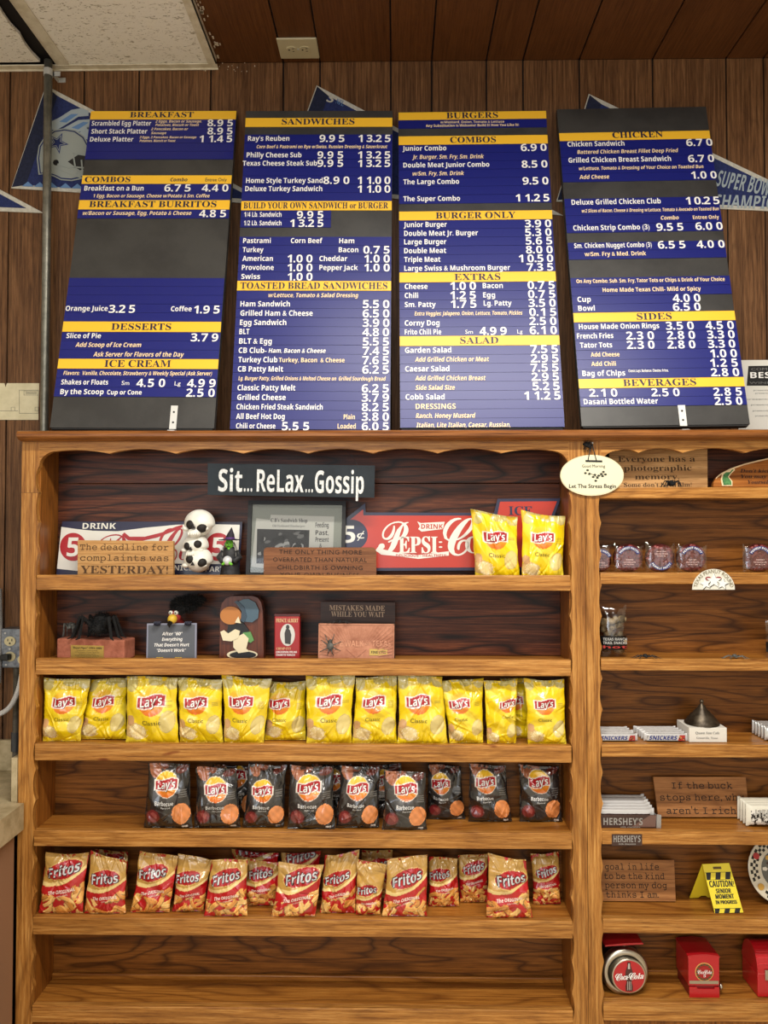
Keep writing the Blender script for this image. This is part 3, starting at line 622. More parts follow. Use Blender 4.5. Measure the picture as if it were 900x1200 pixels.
menu_board('charcoal menu board headed CHICKEN with sides and beverages, rightmost of four, slightly turned',
  (655.5, 128), (832, 125), (678.6, 501.7), (873.6, 499), .004, .235,
  [('y', 154.6, 164, 1), ('b', 164, 212.3, 5), ('b', 231.7, 272, 4), ('b', 283.3, 303.3, 2), ('b', 324.6, 346, 2), ('b', 346, 365.6, 2, 0, .79), ('y', 365.8, 377, 1), ('b', 377, 443.4, 6),
   ('y', 443.4, 454.5, 1), ('b', 454.5, 476, 2)],
  [('CHICKEN', 's', 717.2, 776.4, 158.6, 6.8), ('Chicken Sandwich', 'b', 664.7, 731.4, 169.2, 5.8), ('6.70', D, 803.6, 834.4, 167.6, 8.4),
   ('Battered Chicken Breast Fillet Deep Fried', 'i', 676, 794.4, 178, 4.4), ('Grilled Chicken Breast Sandwich', 'b', 665.8, 786, 187.6, 5.8), ('6.70', D, 805.8, 836.4, 186.5, 8.4),
   ('w/Lettuce, Tomato & Dressing of Your Choice on Toasted Bun', 'i', 678, 824, 197, 4), ('Add Cheese', 'i', 678.6, 713.6, 208, 4.6), ('1.00', D, 808.3, 839.4, 205.8, 8.4),
   ('Deluxe Grilled Chicken Club', 'b', 669.4, 773.9, 237, 6), ('10.25', D, 802, 842.8, 235.8, 8.8), ('w/2 Slices of Bacon, Cheese & Dressing w/Lettuce, Tomato & Avocado on Toasted Bun', 'i', 681.4, 842, 246.6, 3.9),
   ('Combo', 'i', 773.9, 795, 255.8, 4.5), ('Entr\u00e9e Only', 'b', 811.4, 842, 255.2, 4.3, 1), ('Chicken Strip Combo (3)', 'b', 671.4, 760.8, 267.2, 6), ('9.55', D, 768.6, 800.5, 266.6, 8.8), ('6.00', D, 814.4, 846.4, 265.6, 8.8),
   ('Sm. Chicken Nugget Combo (3)', 'b', 672.5, 763.3, 288, 5.6), ('6.55', D, 770.5, 802.8, 287.4, 8.8), ('4.00', D, 816, 848.6, 286.7, 8.8), ('w/Sm. Fry & Med. Drink', 'b', 684.7, 756.7, 298, 4.8, 1),
   ('On Any Combo: Sub. Sm. Fry, Tator Tots or Chips & Drink of Your Choice', 'b', 675, 848.9, 329, 4.4, 1), ('Home Made Texas Chili- Mild or Spicy', 'b', 705.8, 820.8, 339.6, 4.8, 1),
   ('Cup', 'b', 676.4, 692, 351.4, 6), ('4.00', D, 788, 820.3, 349.8, 9.2), ('Bowl', 'b', 677.2, 696.7, 361.8, 6), ('6.50', D, 788, 820.6, 360.2, 9.2), ('SIDES', 's', 745.8, 786.7, 371.2, 7.6),
   ('House Made Onion Rings', 'b', 678, 772, 382.8, 6), ('3.50', D, 779.7, 812.5, 382.2, 9.3), ('4.50', D, 826.4, 859.4, 381.6, 9.3), ('French Fries', 'b', 675.8, 718.3, 394.1, 6), ('2.30', D, 733.3, 766, 393.8, 9.3),
   ('2.80', D, 781, 814, 393.2, 9.3), ('3.30', D, 828, 860.3, 392.4, 9.3), ('Tator Tots', 'b', 679.4, 717, 404.9, 6), ('2.30', D, 734, 766.6, 404.6, 9.3), ('2.80', D, 781.4, 814.4, 404.2, 9.3), ('3.30', D, 829, 861, 403.4, 9.3),
   ('Add Cheese', 'b', 692, 725.6, 415.9, 5, 1), ('1.00', D, 830.6, 863, 414.6, 9.3), ('Add Chili', 'b', 692.5, 721.4, 426.8, 5, 1), ('1.25', D, 830.6, 864, 425.6, 9.3), ('Bag of Chips', 'b', 682, 732.2, 437.8, 6.3),
   ('Classic Lays, Barbecue, Cheetos, Fritos,', 'b', 736, 782.8, 434.8, 3), ('2.80', D, 832.5, 865.6, 436.7, 9.3), ('BEVERAGES', 's', 729.7, 815.3, 448.5, 7.8), ('2.10', D, 690, 723, 460.8, 9.3),
   ('2.50', D, 762.8, 795.8, 460.2, 9.3), ('2.85', D, 835.3, 868.9, 459.4, 9.3), ('Dasani Bottled Water', 'b', 683.6, 770.6, 470.8, 6.3), ('2.50', D, 836.7, 869.4, 470.3, 9.3)],
  (793.6, 802, 475.5, 500))

# ------------------------------------------------------------------ felt pennants and papers on the wall
NAVY = mottled('felt_navy', (28, 38, 84), (36, 48, 100), 120, .9, .2); BAND = mottled('felt_band', (20, 26, 50), (28, 34, 62), 120, .9, .2)
FELTW = mottled('felt_white', (188, 184, 170), (206, 202, 190), 90, .9, .2); SILV = mat('pennant_silver', (158, 170, 176), .6); LB = mat('pennant_light_blue', (96, 132, 178), .7)
HELM = mat('helmet_grey', (150, 156, 150), .6); SKY = mat('pennant_teal', (40, 96, 140), .7)
def pennant(label, tl, bl, tip, art, band=True):
    d0 = YW - .0040
    pn = Panel(tl, (tl[0] + 60, tl[1]), bl, (bl[0] + 60, bl[1]), d0) if False else Panel((0, 100), (100, 100), (0, 200), (100, 200), d0)
    a, b, c = [Vector(pn.uv(*q)) for q in (tl, bl, tip)]
    cen = (a + b + c) / 3
    root = thing('felt_pennant', label, 'pennant', pn.pt(cen.x, cen.y), 'felt pennants pinned to the paneled wall')
    mb = MB(); mb.prism([tuple(q) for q in (a, b, c)], -.0035, 0, pn.pt); mb.build('felt_border', FELTW, root)
    sh = lambda q, k: cen + (q - cen) * k
    e1 = (b - a).normalized(); inn = []
    def off(p, q, r, dist): # inward offset line intersection
        u1 = (q - p).normalized(); u2 = (r - q).normalized(); n1 = Vector((-u1.y, u1.x)); n2 = Vector((-u2.y, u2.x))
        if n1.dot(cen - q) < 0: n1 = -n1
        if n2.dot(cen - q) < 0: n2 = -n2
        M = Matrix(((n1.x, n1.y), (n2.x, n2.y))); rhs = Vector((n1.dot(q) + dist, n2.dot(q) + dist)); return M.inverted() @ rhs
    i_a = off(c, a, b, .012); i_b = off(a, b, c, .012); i_c = off(b, c, a, .012)
    mb = MB(); mb.prism([tuple(q) for q in (i_a, i_b, i_c)], .0001, .0008, pn.pt); mb.build('felt_field', NAVY, root)
    if band:
        wv = .030; n = (i_c - i_a); n = Vector((1, 0)) * wv
        lerp = lambda p, q, t: p + (q - p) * t
        k = wv / (i_c.x - (i_a.x + i_b.x) / 2)
        mb = MB(); mb.prism([tuple(a + Vector((.002, -.004))), tuple(b + Vector((.003, .003))), tuple(lerp(i_b, i_c, k * .9)), tuple(lerp(i_a, i_c, k * 1.05))], .0009, .0015, pn.pt); mb.build('heading_band', BAND, root)
    art(pn, root)
def star(cx, cy, r, rot=90, k=.4):
    return [((r if i % 2 == 0 else r * k) * math.cos(R(rot + 36 * i)) + cx, (r if i % 2 == 0 else r * k) * math.sin(R(rot + 36 * i)) + cy) for i in range(10)]
def art_helmet(pn, root):
    U = lambda x, y: pn.uv(x, y)
    def shape(mb, pts, d, m): mb.prism([U(*q) for q in pts], d - .0004, d, pn.pt, m)
    mb = MB()
    # swashes of lettering above the helmet
    for pts in ([(53, 146), (70, 138), (84, 129), (96, 127), (104, 130), (104, 136), (92, 137), (78, 146), (66, 153), (58, 152)], [(72, 152), (92, 141), (106, 140), (118, 142), (104, 152), (88, 156)],
                [(86, 160), (104, 149), (122, 150), (120, 158), (104, 164)]):
        shape(mb, pts, .0016, 1)
    shape(mb, [(70, 143), (84, 134), (92, 134), (78, 144)], .0021, 2); shape(mb, [(84, 150), (98, 143), (104, 144), (92, 152)], .0021, 2)
    o = mb.build('lettering', [NAVY, SILV, LB], root)
    mb = MB()
    def hel(k, d, m):
        c = (80, 180); pts = []
        for t in range(0, 37):
            a = R(-60 + 300 * t / 36); pts.append((c[0] + 33 * math.cos(a + PI) * -1, c[1] - 28 * math.sin(a)))
        shell = [(47, 204), (45, 186), (47, 172), (54, 161), (64, 154), (76, 152), (88, 154), (98, 161), (104, 172), (106, 186), (104, 198), (98, 208), (84, 211), (72, 210), (64, 206), (54, 203)]
        cc = (76, 182); return [(cc[0] + (x - cc[0]) * k, cc[1] + (y - cc[1]) * k) for x, y in shell]
    shape(mb, hel(1.05, .002, 0), .0018, 1); shape(mb, hel(1.0, 0, 0), .0022, 0); shape(mb, hel(.95, 0, 0), .0026, 1)
    shape(mb, [(x, y) for x, y in star(68, 168, 13, 80)], .0030, 2); shape(mb, star(68, 168, 10, 80), .0034, 1); shape(mb, star(68, 168, 8, 80), .0038, 0)
    shape(mb, ell(66, 191, 3.4, 3.4, 14), .0030, 3)
    shape(mb, [(80, 190), (92, 182), (106, 184), (106, 198), (94, 200)], .0030, 3)
    for pa, pb in (((68, 193), (100, 203)), ((66, 197), (98, 210)), ((86, 180), (90, 204)), ((86, 180), (106, 180)), ((84, 196), (106, 198)), ((96, 188), (98, 211))):
        a, b = Vector(U(*pa)), Vector(U(*pb)); t = (b - a).normalized(); n = Vector((-t.y, t.x)) * .0022
        mb.prism([tuple(a + n), tuple(a - n), tuple(b - n), tuple(b + n)], .0034, .0040, pn.pt, 1)
    mb.build('helmet_emblem', [NAVY, HELM, mat('star_blue', (46, 56, 110), .7), BLACK], root)
    mb = MB()
    for i, x in enumerate((33, 47, 61, 77, 91, 105)): shape(mb, [(x - 7, 218.5 + i * .6), (x, 213 + i * .6), (x + 7, 219 + i * .6)], .0016, 0)
    mb.build('zigzag_trim', [LB], root)
def art_word(words_, mats):
    def f(pn, root):
        mb = MB()
        for (s, x0, y0, x1, y1, cap, m) in words_:
            a = Vector(pn.uv(x0, y0)); b = Vector(pn.uv(x1, y1)); t = (b - a); L_ = t.length; t.normalize(); n = Vector((-t.y, t.x)); c = cap * 2.27 / F
            put(mb, s, 'i' if m == 0 else 's', lambda u, v: pn.pt(*(a + t * u + n * v), .0018 + .0005 * (m == 0)), 0, L_, 0, c, m)
        mb.build('lettering', mats, root)
    return f
pennant('navy football pennant with grey star helmet, behind the conduit pipe', (53.5, 100), (13, 220.5), (321, 240), art_helmet)
pennant('navy pennant tip beside the conduit, entering from the left picture edge', (-190, 120), (-240, 238), (51, 249.5), lambda pn, r: None)
pennant('blue pennant whose corner shows above the SANDWICHES menu board', (371, 100), (328, 219), (660, 252.5),
        art_word([('S', 382, 119, 391, 122, 10, 0), ('NFL', 393, 121, 402, 125, 6, 1)], [FELTW, LB]))
pennant('white-edged navy pennant reading SUPER BOWL CHAMPIONS behind the CHICKEN menu board', (690, 110), (652, 236), (985, 251),
        art_word([('SUPER BOWL', 838, 218, 906, 231, 19, 0), ('CHAMPIONS', 836, 243, 930, 246, 15, 0), ('SUPER', 740, 205, 826, 216, 22, 0)], [SILV, LB]))
PAPER = mottled('old_paper', (206, 196, 160), (222, 212, 178), 14, .8, .05); WPAPER = mat('white_paper', (226, 224, 214), .6)
LINE = mat('thin_ink', (120, 114, 100), .8)
pn = Panel((-60, 449), (46, 449), (-60, 492), (46, 492), YW - .002)
cl = thing('comic_strip', 'yellowed newspaper comic clipping taped up left of the conduit', 'clipping', pn.pt(*pn.uv(-8, 470)))
mb = MB(); pn.poly(mb, [(-60, 492), (-60, 449), (5, 449), (6.5, 454), (8, 449), (46, 449), (45, 492)], -.0015, -.0002); mb.build('paper', PAPER, cl)
mb = MB()
def frame_px(mb, pn, x0, y0, x1, y1, t=.5, d=.0005, m=0):
    for a in ((x0, y0, x1, y0 + t), (x0, y1 - t, x1, y1), (x0, y0, x0 + t, y1), (x1 - t, y0, x1, y1)):
        pn.poly(mb, [(a[0], a[3]), (a[0], a[1]), (a[2], a[1]), (a[2], a[3])], 0, d, m)
frame_px(mb, pn, 22.5, 457, 45.2, 484.5, .35); frame_px(mb, pn, 28, 457.8, 45, 463.2, .25)
for y in (459.5, 461.3): pn.poly(mb, [(30, y + .3), (30, y - .3), (43, y - .3), (43, y + .3)], 0, .0006)
pn.poly(mb, [(0, 481.6), (0, 481.2), (21, 481.2), (21, 481.6)], 0, .0006)
for x in (13, 41): frame_px(mb, pn, x, 477, x + 4.5, 481.5, .3)
mb.build('ink_lines', LINE, cl)
pn = Panel((866, 421), (1010, 419), (866, 505), (1010, 505), YW - .012, YW - .003)
ce = thing('certificate', 'white award certificate with a black BEST box beside the menu boards', 'certificate', pn.pt(*pn.uv(930, 505)))
v0 = (ZCRT + .0005 - pn.O.z) / pn.V.z
mb = MB(); ua = pn.uv(864, 460)[0]; ub = pn.uv(1000, 460)[0]; pn.slab(mb, ua, ub, v0, pn.uv(870, 422)[1], -.002, 0); mb.build('paper', WPAPER, ce)
mb = MB(); pn.poly(mb, [(875, 452), (877, 429), (990, 427), (990, 452)], .0001, .0007, 0)
pn.text(mb, 'BEST OF', 'b', 879, 934, 439.5, 7, 1, d=.0012); pn.text(mb, 'COMMUNITY VOTED', 'r', 880, 960, 432.5, 3, 2, d=.0012); pn.text(mb, 'WINNER CIRCLE', 'r', 878, 950, 448.5, 2.4, 2, d=.0012)
for i, (x0, x1, y) in enumerate(((883, 930, 457), (885, 925, 460.5), (874, 960, 467.5), (880, 950, 474), (882, 930, 481), (885, 920, 487))):
    pn.text(mb, 'presented to the sandwich shop', 'r', x0, x1 + 20, y, 1.8, 2, d=.0006)
mb.build('print', [BLACK, WHITE, GREY], ce)

# ------------------------------------------------------------------ snack bags
def tri(x): return np.abs((x % 1.0) * 2 - 1)
def inside_ell(U, V, cx, cy, rx, ry, rot=0):
    c, s = math.cos(R(rot)), math.sin(R(rot)); a = (U - cx) * c + (V - cy) * s; b = -(U - cx) * s + (V - cy) * c
    return (a / rx) ** 2 + (b / ry) ** 2, a / rx, b / ry
def lin(c): return np.array(srgb(c))
def paint(C, mask, col):
    C[mask] = col if np.ndim(col) == 1 else col[mask]
def print_yellow(U, V, lu, lv, rng):
    """U, V in bag-width units, V from the foot."""
    H = V.max(); C = np.empty(U.shape + (3,)); g = (V / H)[..., None]
    C[:] = lin((238, 206, 22)) * (1 - .0 * g)
    m = np.sin(U * 5 + V * 4 + rng.random() * 3) > .55; paint(C, m, lin((244, 218, 60)))
    for cx, cy, rx, ry, rt, col in ((.12, .26, .17, .14, 20, (212, 178, 112)), (.24, .22, .16, .15, -15, (226, 202, 138)), (.08, .44, .09, .10, 0, (206, 160, 110)),
                                    (.82, .42, .15, .22, -18, (224, 204, 130)), (.62, H - .04, .2, .12, 12, (196, 182, 108)), (.9, H - .08, .15, .14, -20, (204, 190, 122)), (.1, H - .12, .13, .16, 10, (206, 192, 118))):
        r, a, b = inside_ell(U, V, cx, cy, rx, ry, rt); paint(C, r < 1, lin(col)); paint(C, (r < 1) & (r > .86), lin(tuple(int(v * .88) for v in col)))
    for k in range(4):
        r, a, b = inside_ell(U, V, .2 + .035 * k, .24 - .01 * k, .13, .12, -20); paint(C, (r < 1.03) & (r > .93), lin((244, 230, 190)))
    logo(C, U, V, lu, lv, .27, False)
    m = V > H * .965; paint(C, m, lin((176, 162, 92)))
    for k in range(5): # small print
        m = (abs(U - .86) < .07) & (abs(V - (H * .64 - .035 * k)) < .006); paint(C, m, lin((170, 150, 40)))
    return C
def logo(C, U, V, lu, lv, r0, rim):
    r, a, b = inside_ell(U, V, lu, lv, r0, r0)
    if rim: paint(C, r < 1.10, lin((240, 232, 214)))
    t = np.clip(b * .5 + .5, 0, 1)[..., None]
    col = lin((226, 106, 30)) * (1 - t) + lin((250, 208, 60)) * t
    C[r < 1] = col[r < 1]
    s = .10 * (U - lu) + .018 * np.sin((U - lu) * 14)
    m = (abs(V - lv - s) < .128 - .05 * abs(U - lu)) & (abs(U - lu) < .285); paint(C, m, lin((246, 240, 230)))
    m = (abs(V - lv - s) < .108 - .05 * abs(U - lu)) & (abs(U - lu) < .262); paint(C, m, lin((176, 22, 34)))
def print_bbq(U, V, lu, lv, rng):
    H = V.max(); C = np.empty(U.shape + (3,)); C[:] = lin((28, 27, 28))
    r, a, b = inside_ell(U, V, lu, lv - .02, .42, .46); k = np.clip(1.15 - r, 0, .8)[..., None]; C = C * (1 - k) + lin((80, 78, 78)) * k
    m = np.abs(V - .32 - .1 * np.sin(U * 6)) < .02; paint(C, m, lin((62, 61, 61)))
    for cx, cy, rx, ry, rt, col in ((.18, H - .1, .14, .2, 20, (168, 104, 74)), (.4, H - .02, .12, .1, -10, (130, 74, 56)), (.82, H - .1, .16, .08, 20, (96, 40, 34)),
                                    (.80, .34, .19, .23, -14, (222, 138, 78))):
        r, a, b = inside_ell(U, V, cx, cy, rx, ry, rt)
        nn = .5 + .5 * np.sin(a * 5 + b * 3) * np.cos(b * 6); cc = lin(col) * (.78 + .3 * nn[..., None]); C[r < 1] = cc[r < 1]; paint(C, (r < 1) & (r > .88), lin(tuple(min(255, int(v * 1.12)) for v in col)))
    r, a, b = inside_ell(U, V, .2, .28, .17, .17); paint(C, r < 1, lin((66, 24, 26))); paint(C, r < .72, lin((112, 34, 36))); paint(C, (r < .3) & (a + b > 0), lin((150, 70, 66)))
    logo(C, U, V, lu, lv, .27, True)
    paint(C, (abs(U - .86) < .055) & (abs(V - .05) < .02), lin((210, 208, 204)))
    for k in range(4): paint(C, (abs(U - .86) < .08) & (abs(V - (H * .62 - .05 * k)) < .008), lin((120, 118, 116)))
    return C
def print_corn(U, V, lu, lv, rng):
    H = V.max(); C = np.empty(U.shape + (3,)); C[:] = lin((196, 152, 74))
    m = V > H * .8; paint(C, m, lin((186, 146, 76)))
    cur = lv - .35 + .60 * (U - .30) ** 2 + .12 * (U - .5)
    paint(C, V < cur + .085, lin((240, 212, 140))); paint(C, V < cur, lin((188, 24, 30)))
    r, a, b = inside_ell(U, V, lu, lv, .41, .195, 15); paint(C, r < 1.12, lin((226, 190, 120))); paint(C, r < 1, lin((176, 22, 30)))
    top = cur - .21 + .05 * np.sin(U * 9)
    for k in range(30):
        cx, cy = rng.uniform(-.05, 1.05), rng.uniform(-.02, .62); rx, ry = rng.uniform(.10, .17), rng.uniform(.045, .068); rt = rng.uniform(-80, 80)
        bend = rng.uniform(-.5, .5); col = rng.choice([(232, 170, 88), (210, 142, 66), (242, 192, 116)])
        c, s = math.cos(R(rt)), math.sin(R(rt)); a = ((U - cx) * c + (V - cy) * s) / rx; b = (-(U - cx) * s + (V - cy) * c) / ry; b = b - bend * 1.6 * (1 - a ** 2)
        rr = np.maximum(abs(a), abs(b)); m = (rr < 1) & (V < top); paint(C, m, lin(col)); paint(C, m & (b > .55), lin(tuple(min(255, int(v * 1.14)) for v in col))); paint(C, m & (b < -.7), lin(tuple(int(v * .58) for v in col)))
    return C
BAGM = {'yellow': printed('yellow_foil', .24, .0, .8), 'bbq': printed('black_foil', .2, .0, 1.), 'corn': printed('corn_foil', .24, .0, .8)}
BAGMM = []
def chip_bag(kind, label, cat, group, tl, tr, br, bl, Yc, zbase, logo_at=(.5, None), seed=0, T=.020):
    """one pillow bag between its four corners; a puffed sheet with folds, crimped seals, print carried by the mesh."""
    rng = random.Random(seed * 17 + 5); Yc = Yc - (.016 if kind == 'yellow' else .026) if Yc < .06 and zbase != Zs[0] else Yc
    ptl, ptr, pbr, pbl = P(*tl, Yc), P(*tr, Yc), P(*br, Yc), P(*bl, Yc)
    pbl.z = zbase + .0012; pbr.z = zbase + .0012 + rng.uniform(0, .002)
    Wm = ((ptr - ptl).length + (pbr - pbl).length) / 2; Hm = ((ptl - pbl).length + (ptr - pbr).length) / 2; A = Hm / Wm
    nu, nv = 64, 84
    u = np.linspace(0, 1, nu + 1)[None, :] * np.ones((nv + 1, 1)); v = np.linspace(0, 1, nv + 1)[:, None] * np.ones((1, nu + 1))
    pin = 1.015 - (.05 * np.sin(PI * np.clip(v, 0, 1)) ** .7 + .010 * np.sin(v * 23 + seed))
    uu = .5 + (u - .5) * pin + .014 * np.sin(v * 5 + seed * 1.7) * np.sin(PI * v)
    top_wave = .012 * np.sin(u * 5 + seed) + .010 * (np.abs(u - .5) * 2) ** 2
    B = [np.array(p) for p in (pbl, pbr, ptl, ptr)]
    vv = v + top_wave * v ** 3
    pos = ((1 - uu)[..., None] * ((1 - vv)[..., None] * B[0] + vv[..., None] * B[2]) + uu[..., None] * ((1 - vv)[..., None] * B[1] + vv[..., None] * B[3]))
    prof = (1 - np.abs(2 * u - 1) ** 2.4) ** .62 * np.clip(np.sin(PI * np.clip((v - .015) / .93, 0, 1)), 0, 1) ** .55 * (1.12 - .35 * v)
    prof = np.nan_to_num(prof)
    env = np.clip(np.sin(PI * v), 0, 1) ** .3 * .8 + .2
    fold = np.zeros_like(u)
    for k in range(6): # crumple facets
        an = rng.uniform(0, PI); fr = rng.uniform(1.1, 3.0); ph = rng.random(); wp = .12 * np.sin(3 * (u * math.sin(an) + v * A * math.cos(an)) + k)
        fold += (tri(fr * (u * math.cos(an) + v * A * math.sin(an)) + ph + wp) - .5) * rng.uniform(.0012, .0028)
    for k in range(18): # sharp creases running from the seals
        top = rng.random() < .62; u0 = rng.uniform(.03, .97); v0 = 1 if top else 0; an = rng.uniform(-.75, .75); ln = rng.uniform(.25, .62)
        du, dv = math.sin(an), (-1 if top else 1) * math.cos(an); a = (u - u0) * du + (v - v0) * A * dv; b = (u - u0) * dv - (v - v0) * A * du
        fold += rng.choice((-1, 1)) * rng.uniform(.0014, .0034) * np.exp(-(b / rng.uniform(.014, .03)) ** 2) * np.clip(1 - a / ln, 0, 1) * (a > -.05)
    for k in range(7): # long diagonal tension ridges
        u0, v0 = rng.random(), rng.random(); an = rng.uniform(-1, 1) + (PI / 2 if rng.random() < .3 else 0); ln = rng.uniform(.18, .4)
        a = (u - u0) * math.sin(an) + (v - v0) * A * math.cos(an); b = (u - u0) * math.cos(an) - (v - v0) * A * math.sin(an)
        fold += rng.choice((-1, 1)) * rng.uniform(.0012, .0026) * np.exp(-(b / .022) ** 2) * np.exp(-(a / ln) ** 2)
    crimp = .0006 * np.sin(v * A * 260) * ((v > .955) | (v < .03))
    d = T * prof * 1.0 + fold * env * 1.55 + crimp
    pos[..., 1] -= d
    lu, lvf = logo_at; lv = lvf if lvf else A * .64
    tilt = 0
    C = {'yellow': print_yellow, 'bbq': print_bbq, 'corn': print_corn}[kind](u, v * A, lu, lv, rng)
    n0 = (nv + 1) * (nu + 1)
    idx = np.arange(n0).reshape(nv + 1, nu + 1)
    F_ = np.stack([idx[:-1, :-1], idx[:-1, 1:], idx[1:, 1:], idx[1:, :-1]], -1).reshape(-1, 4)
    # back sheet: coarser rows but the same border
    bu, bv = 12, 14
    iu = np.linspace(0, nu, bu + 1).astype(int); iv = np.linspace(0, nv, bv + 1).astype(int)
    pb = pos[np.ix_(iv, iu)].copy(); db = d[np.ix_(iv, iu)]; pb[..., 1] += db + T * .75 * prof[np.ix_(iv, iu)] + .0006
    idb = n0 + np.arange((bv + 1) * (bu + 1)).reshape(bv + 1, bu + 1)
    F2 = np.stack([idb[:-1, :-1], idb[1:, :-1], idb[1:, 1:], idb[:-1, 1:]], -1).reshape(-1, 4)
    edge_b = ([idb[0, i] for i in range(bu + 1)] + [idb[j, bu] for j in range(1, bv + 1)] + [idb[bv, i] for i in range(bu - 1, -1, -1)] + [idb[j, 0] for j in range(bv - 1, 0, -1)])
    edge_f = ([idx[0, i] for i in iu] + [idx[j, nu] for j in iv[1:]] + [idx[nv, i] for i in iu[-2::-1]] + [idx[j, 0] for j in iv[-2:0:-1]])
    F3 = np.array([(edge_f[i], edge_b[i], edge_b[(i + 1) % len(edge_b)], edge_f[(i + 1) % len(edge_f)]) for i in range(len(edge_b))])
    V_ = np.concatenate([pos.reshape(-1, 3), pb.reshape(-1, 3)]); FF = np.concatenate([F_, F2, F3])
    base = Vector((V_[:, 0].mean(), Yc, zbase)); V_ = V_ - np.array(base)
    me = bpy.data.meshes.new('wrapper'); me.from_pydata(V_.tolist(), [], FF.tolist())
    at = me.color_attributes.new('print', 'FLOAT_COLOR', 'POINT'); cc = np.ones((len(V_), 4)); cc[:n0, :3] = C.reshape(-1, 3)
    cc[n0:, :3] = lin({'yellow': (226, 190, 40), 'bbq': (40, 38, 38), 'corn': (176, 30, 32)}[kind]); at.data.foreach_set('color', cc.ravel())
    me.polygons.foreach_set('use_smooth', [True] * len(FF)); me.materials.append(BAGM[kind]); me.update()
    root = thing('chip_bag' if kind != 'corn' else 'corn_chip_bag', label, cat, base, group)
    o = bpy.data.objects.new('wrapper', me); COL.objects.link(o); o.parent = root; WORLD[o.name] = base
    # lettering laid on the sheet
    def onbag(a, b, off):
        a = min(max(a, .01), .99); b = min(max(b / A, .01), .99); x = a * nu; y = b * nv; i = int(x); j = int(y); fx = x - i; fy = y - j
        p = (pos[j, i] * (1 - fx) + pos[j, i + 1] * fx) * (1 - fy) + (pos[j + 1, i] * (1 - fx) + pos[j + 1, i + 1] * fx) * fy
        return Vector(p) + Vector((0, -off, 0))
    def word(mb, s, st, cx, cy, wd, cap, rot, off, m, xs=1.):
        c, sn = math.cos(R(rot)), math.sin(R(rot))
        vs, fs = layout(s, st); lo = min(p[0] for p in vs); hi = max(p[0] for p in vs); k = cap / GL[st]['cap']; kx = wd / (hi - lo)
        # split long facets so that the print follows the folds
        mb.add([onbag(cx + ((a - lo) * kx - wd / 2) * c - (b * k - cap / 2) * sn, cy + ((a - lo) * kx - wd / 2) * sn + (b * k - cap / 2) * c, off) for a, b in vs], fs, m)
    mb = MB()
    if kind in ('yellow', 'bbq'):
        word(mb, "Lay's", 'i', lu + .01, lv - .005, .44, .17, 7, .0010, 1); word(mb, "Lay's", 'i', lu, lv + .002, .44, .17, 7, .0016, 0)
        mb.build('logo_lettering', [WHITE, mat('logo_shade', (96, 14, 24), .5)], root)
        mb = MB()
        if kind == 'yellow':
            word(mb, 'Classic', 'r', lu, lv - .40, .36, .085, 0, .0012, 0); mb.build('flavour_lettering', [mat('olive_print', (96, 84, 20), .6)], root)
        else:
            word(mb, 'Barbecue', 'b', lu - .02, lv - .40, .42, .085, 0, .0012, 0); word(mb, 'Flavored', 'r', lu + .02, lv - .49, .2, .04, 0, .0012, 0); mb.build('flavour_lettering', [mat('soft_white', (214, 212, 208), .5)], root)
    else:
        word(mb, 'Fritos', 'i', lu + .015, lv - .015, .76, .225, 13, .0010, 1); word(mb, 'Fritos', 'i', lu - .012, lv + .012, .76, .225, 13, .0012, 1); word(mb, 'Fritos', 'i', lu, lv, .74, .22, 13, .0017, 0)
        mb.build('logo_lettering', [mat('silver_print', (214, 214, 214), .4), mat('logo_dark', (40, 26, 30), .5)], root)
        mb = MB(); word(mb, 'The ORIGINAL', 'i', .52, max(.2, lv - .47), .62, .075, 9, .0013, 0); word(mb, 'CORN CHIPS', 'r', .56, max(.12, lv - .555), .24, .03, 9, .0013, 0)
        mb.build('flavour_lettering', [mat('pale_print', (248, 228, 214), .5)], root)
    return root

ORD = ['first', 'second', 'third', 'fourth', 'fifth', 'sixth', 'seventh', 'eighth', 'ninth', 'tenth', 'eleventh', 'twelfth', 'thirteenth', 'fourteenth']
Zs = ZL
# top shelf pair
G = 'yellow chip bags on the top shelf'
chip_bag('yellow', 'yellow chip bag leaning by the red arrow sign, left of the top-shelf pair', 'chip bag', G, (552, 598), (606, 606), (609, 676), (557, 676), .040, Zs[0], (.5, None), 1, .018)
chip_bag('yellow', 'yellow chip bag at the right end of the top shelf, against the side', 'chip bag', G, (611, 599), (662, 606), (660, 676), (612, 676), .036, Zs[0], (.47, None), 2, .018)
# yellow row: tl, tr, br, bl, depth, logo u
Yb = [((51.5, 794), (106, 797), (94, 873), (50.5, 873), .056, .5), ((107, 796), (149, 795), (147.5, 873), (91, 873), .062, .46), ((149, 793), (208, 794), (209, 873), (147.5, 873), .044, .52),
      ((208, 795), (260, 796), (261.5, 873), (211, 871), .050, .42), ((260, 792), (318, 796), (309, 873.5), (263, 873.5), .044, .40), ((315, 799), (358.5, 799), (358, 873), (310, 873), .062, .34),
      ((358.5, 792), (416, 792), (411.5, 873), (359.5, 873), .046, .5), ((417, 794), (465, 793), (465, 873.5), (413, 872), .052, .45), ((466.5, 792), (518, 793), (524.5, 874), (466, 873), .044, .42),
      ((517, 799), (566.5, 794.5), (566, 874.5), (527, 874), .054, .38), ((567, 799), (606, 796), (605, 874), (571, 875), .050, .7), ((614, 796), (661, 797), (663.5, 875), (619, 875), .042, .45)]
G = 'yellow chip bags in a row on the third shelf'
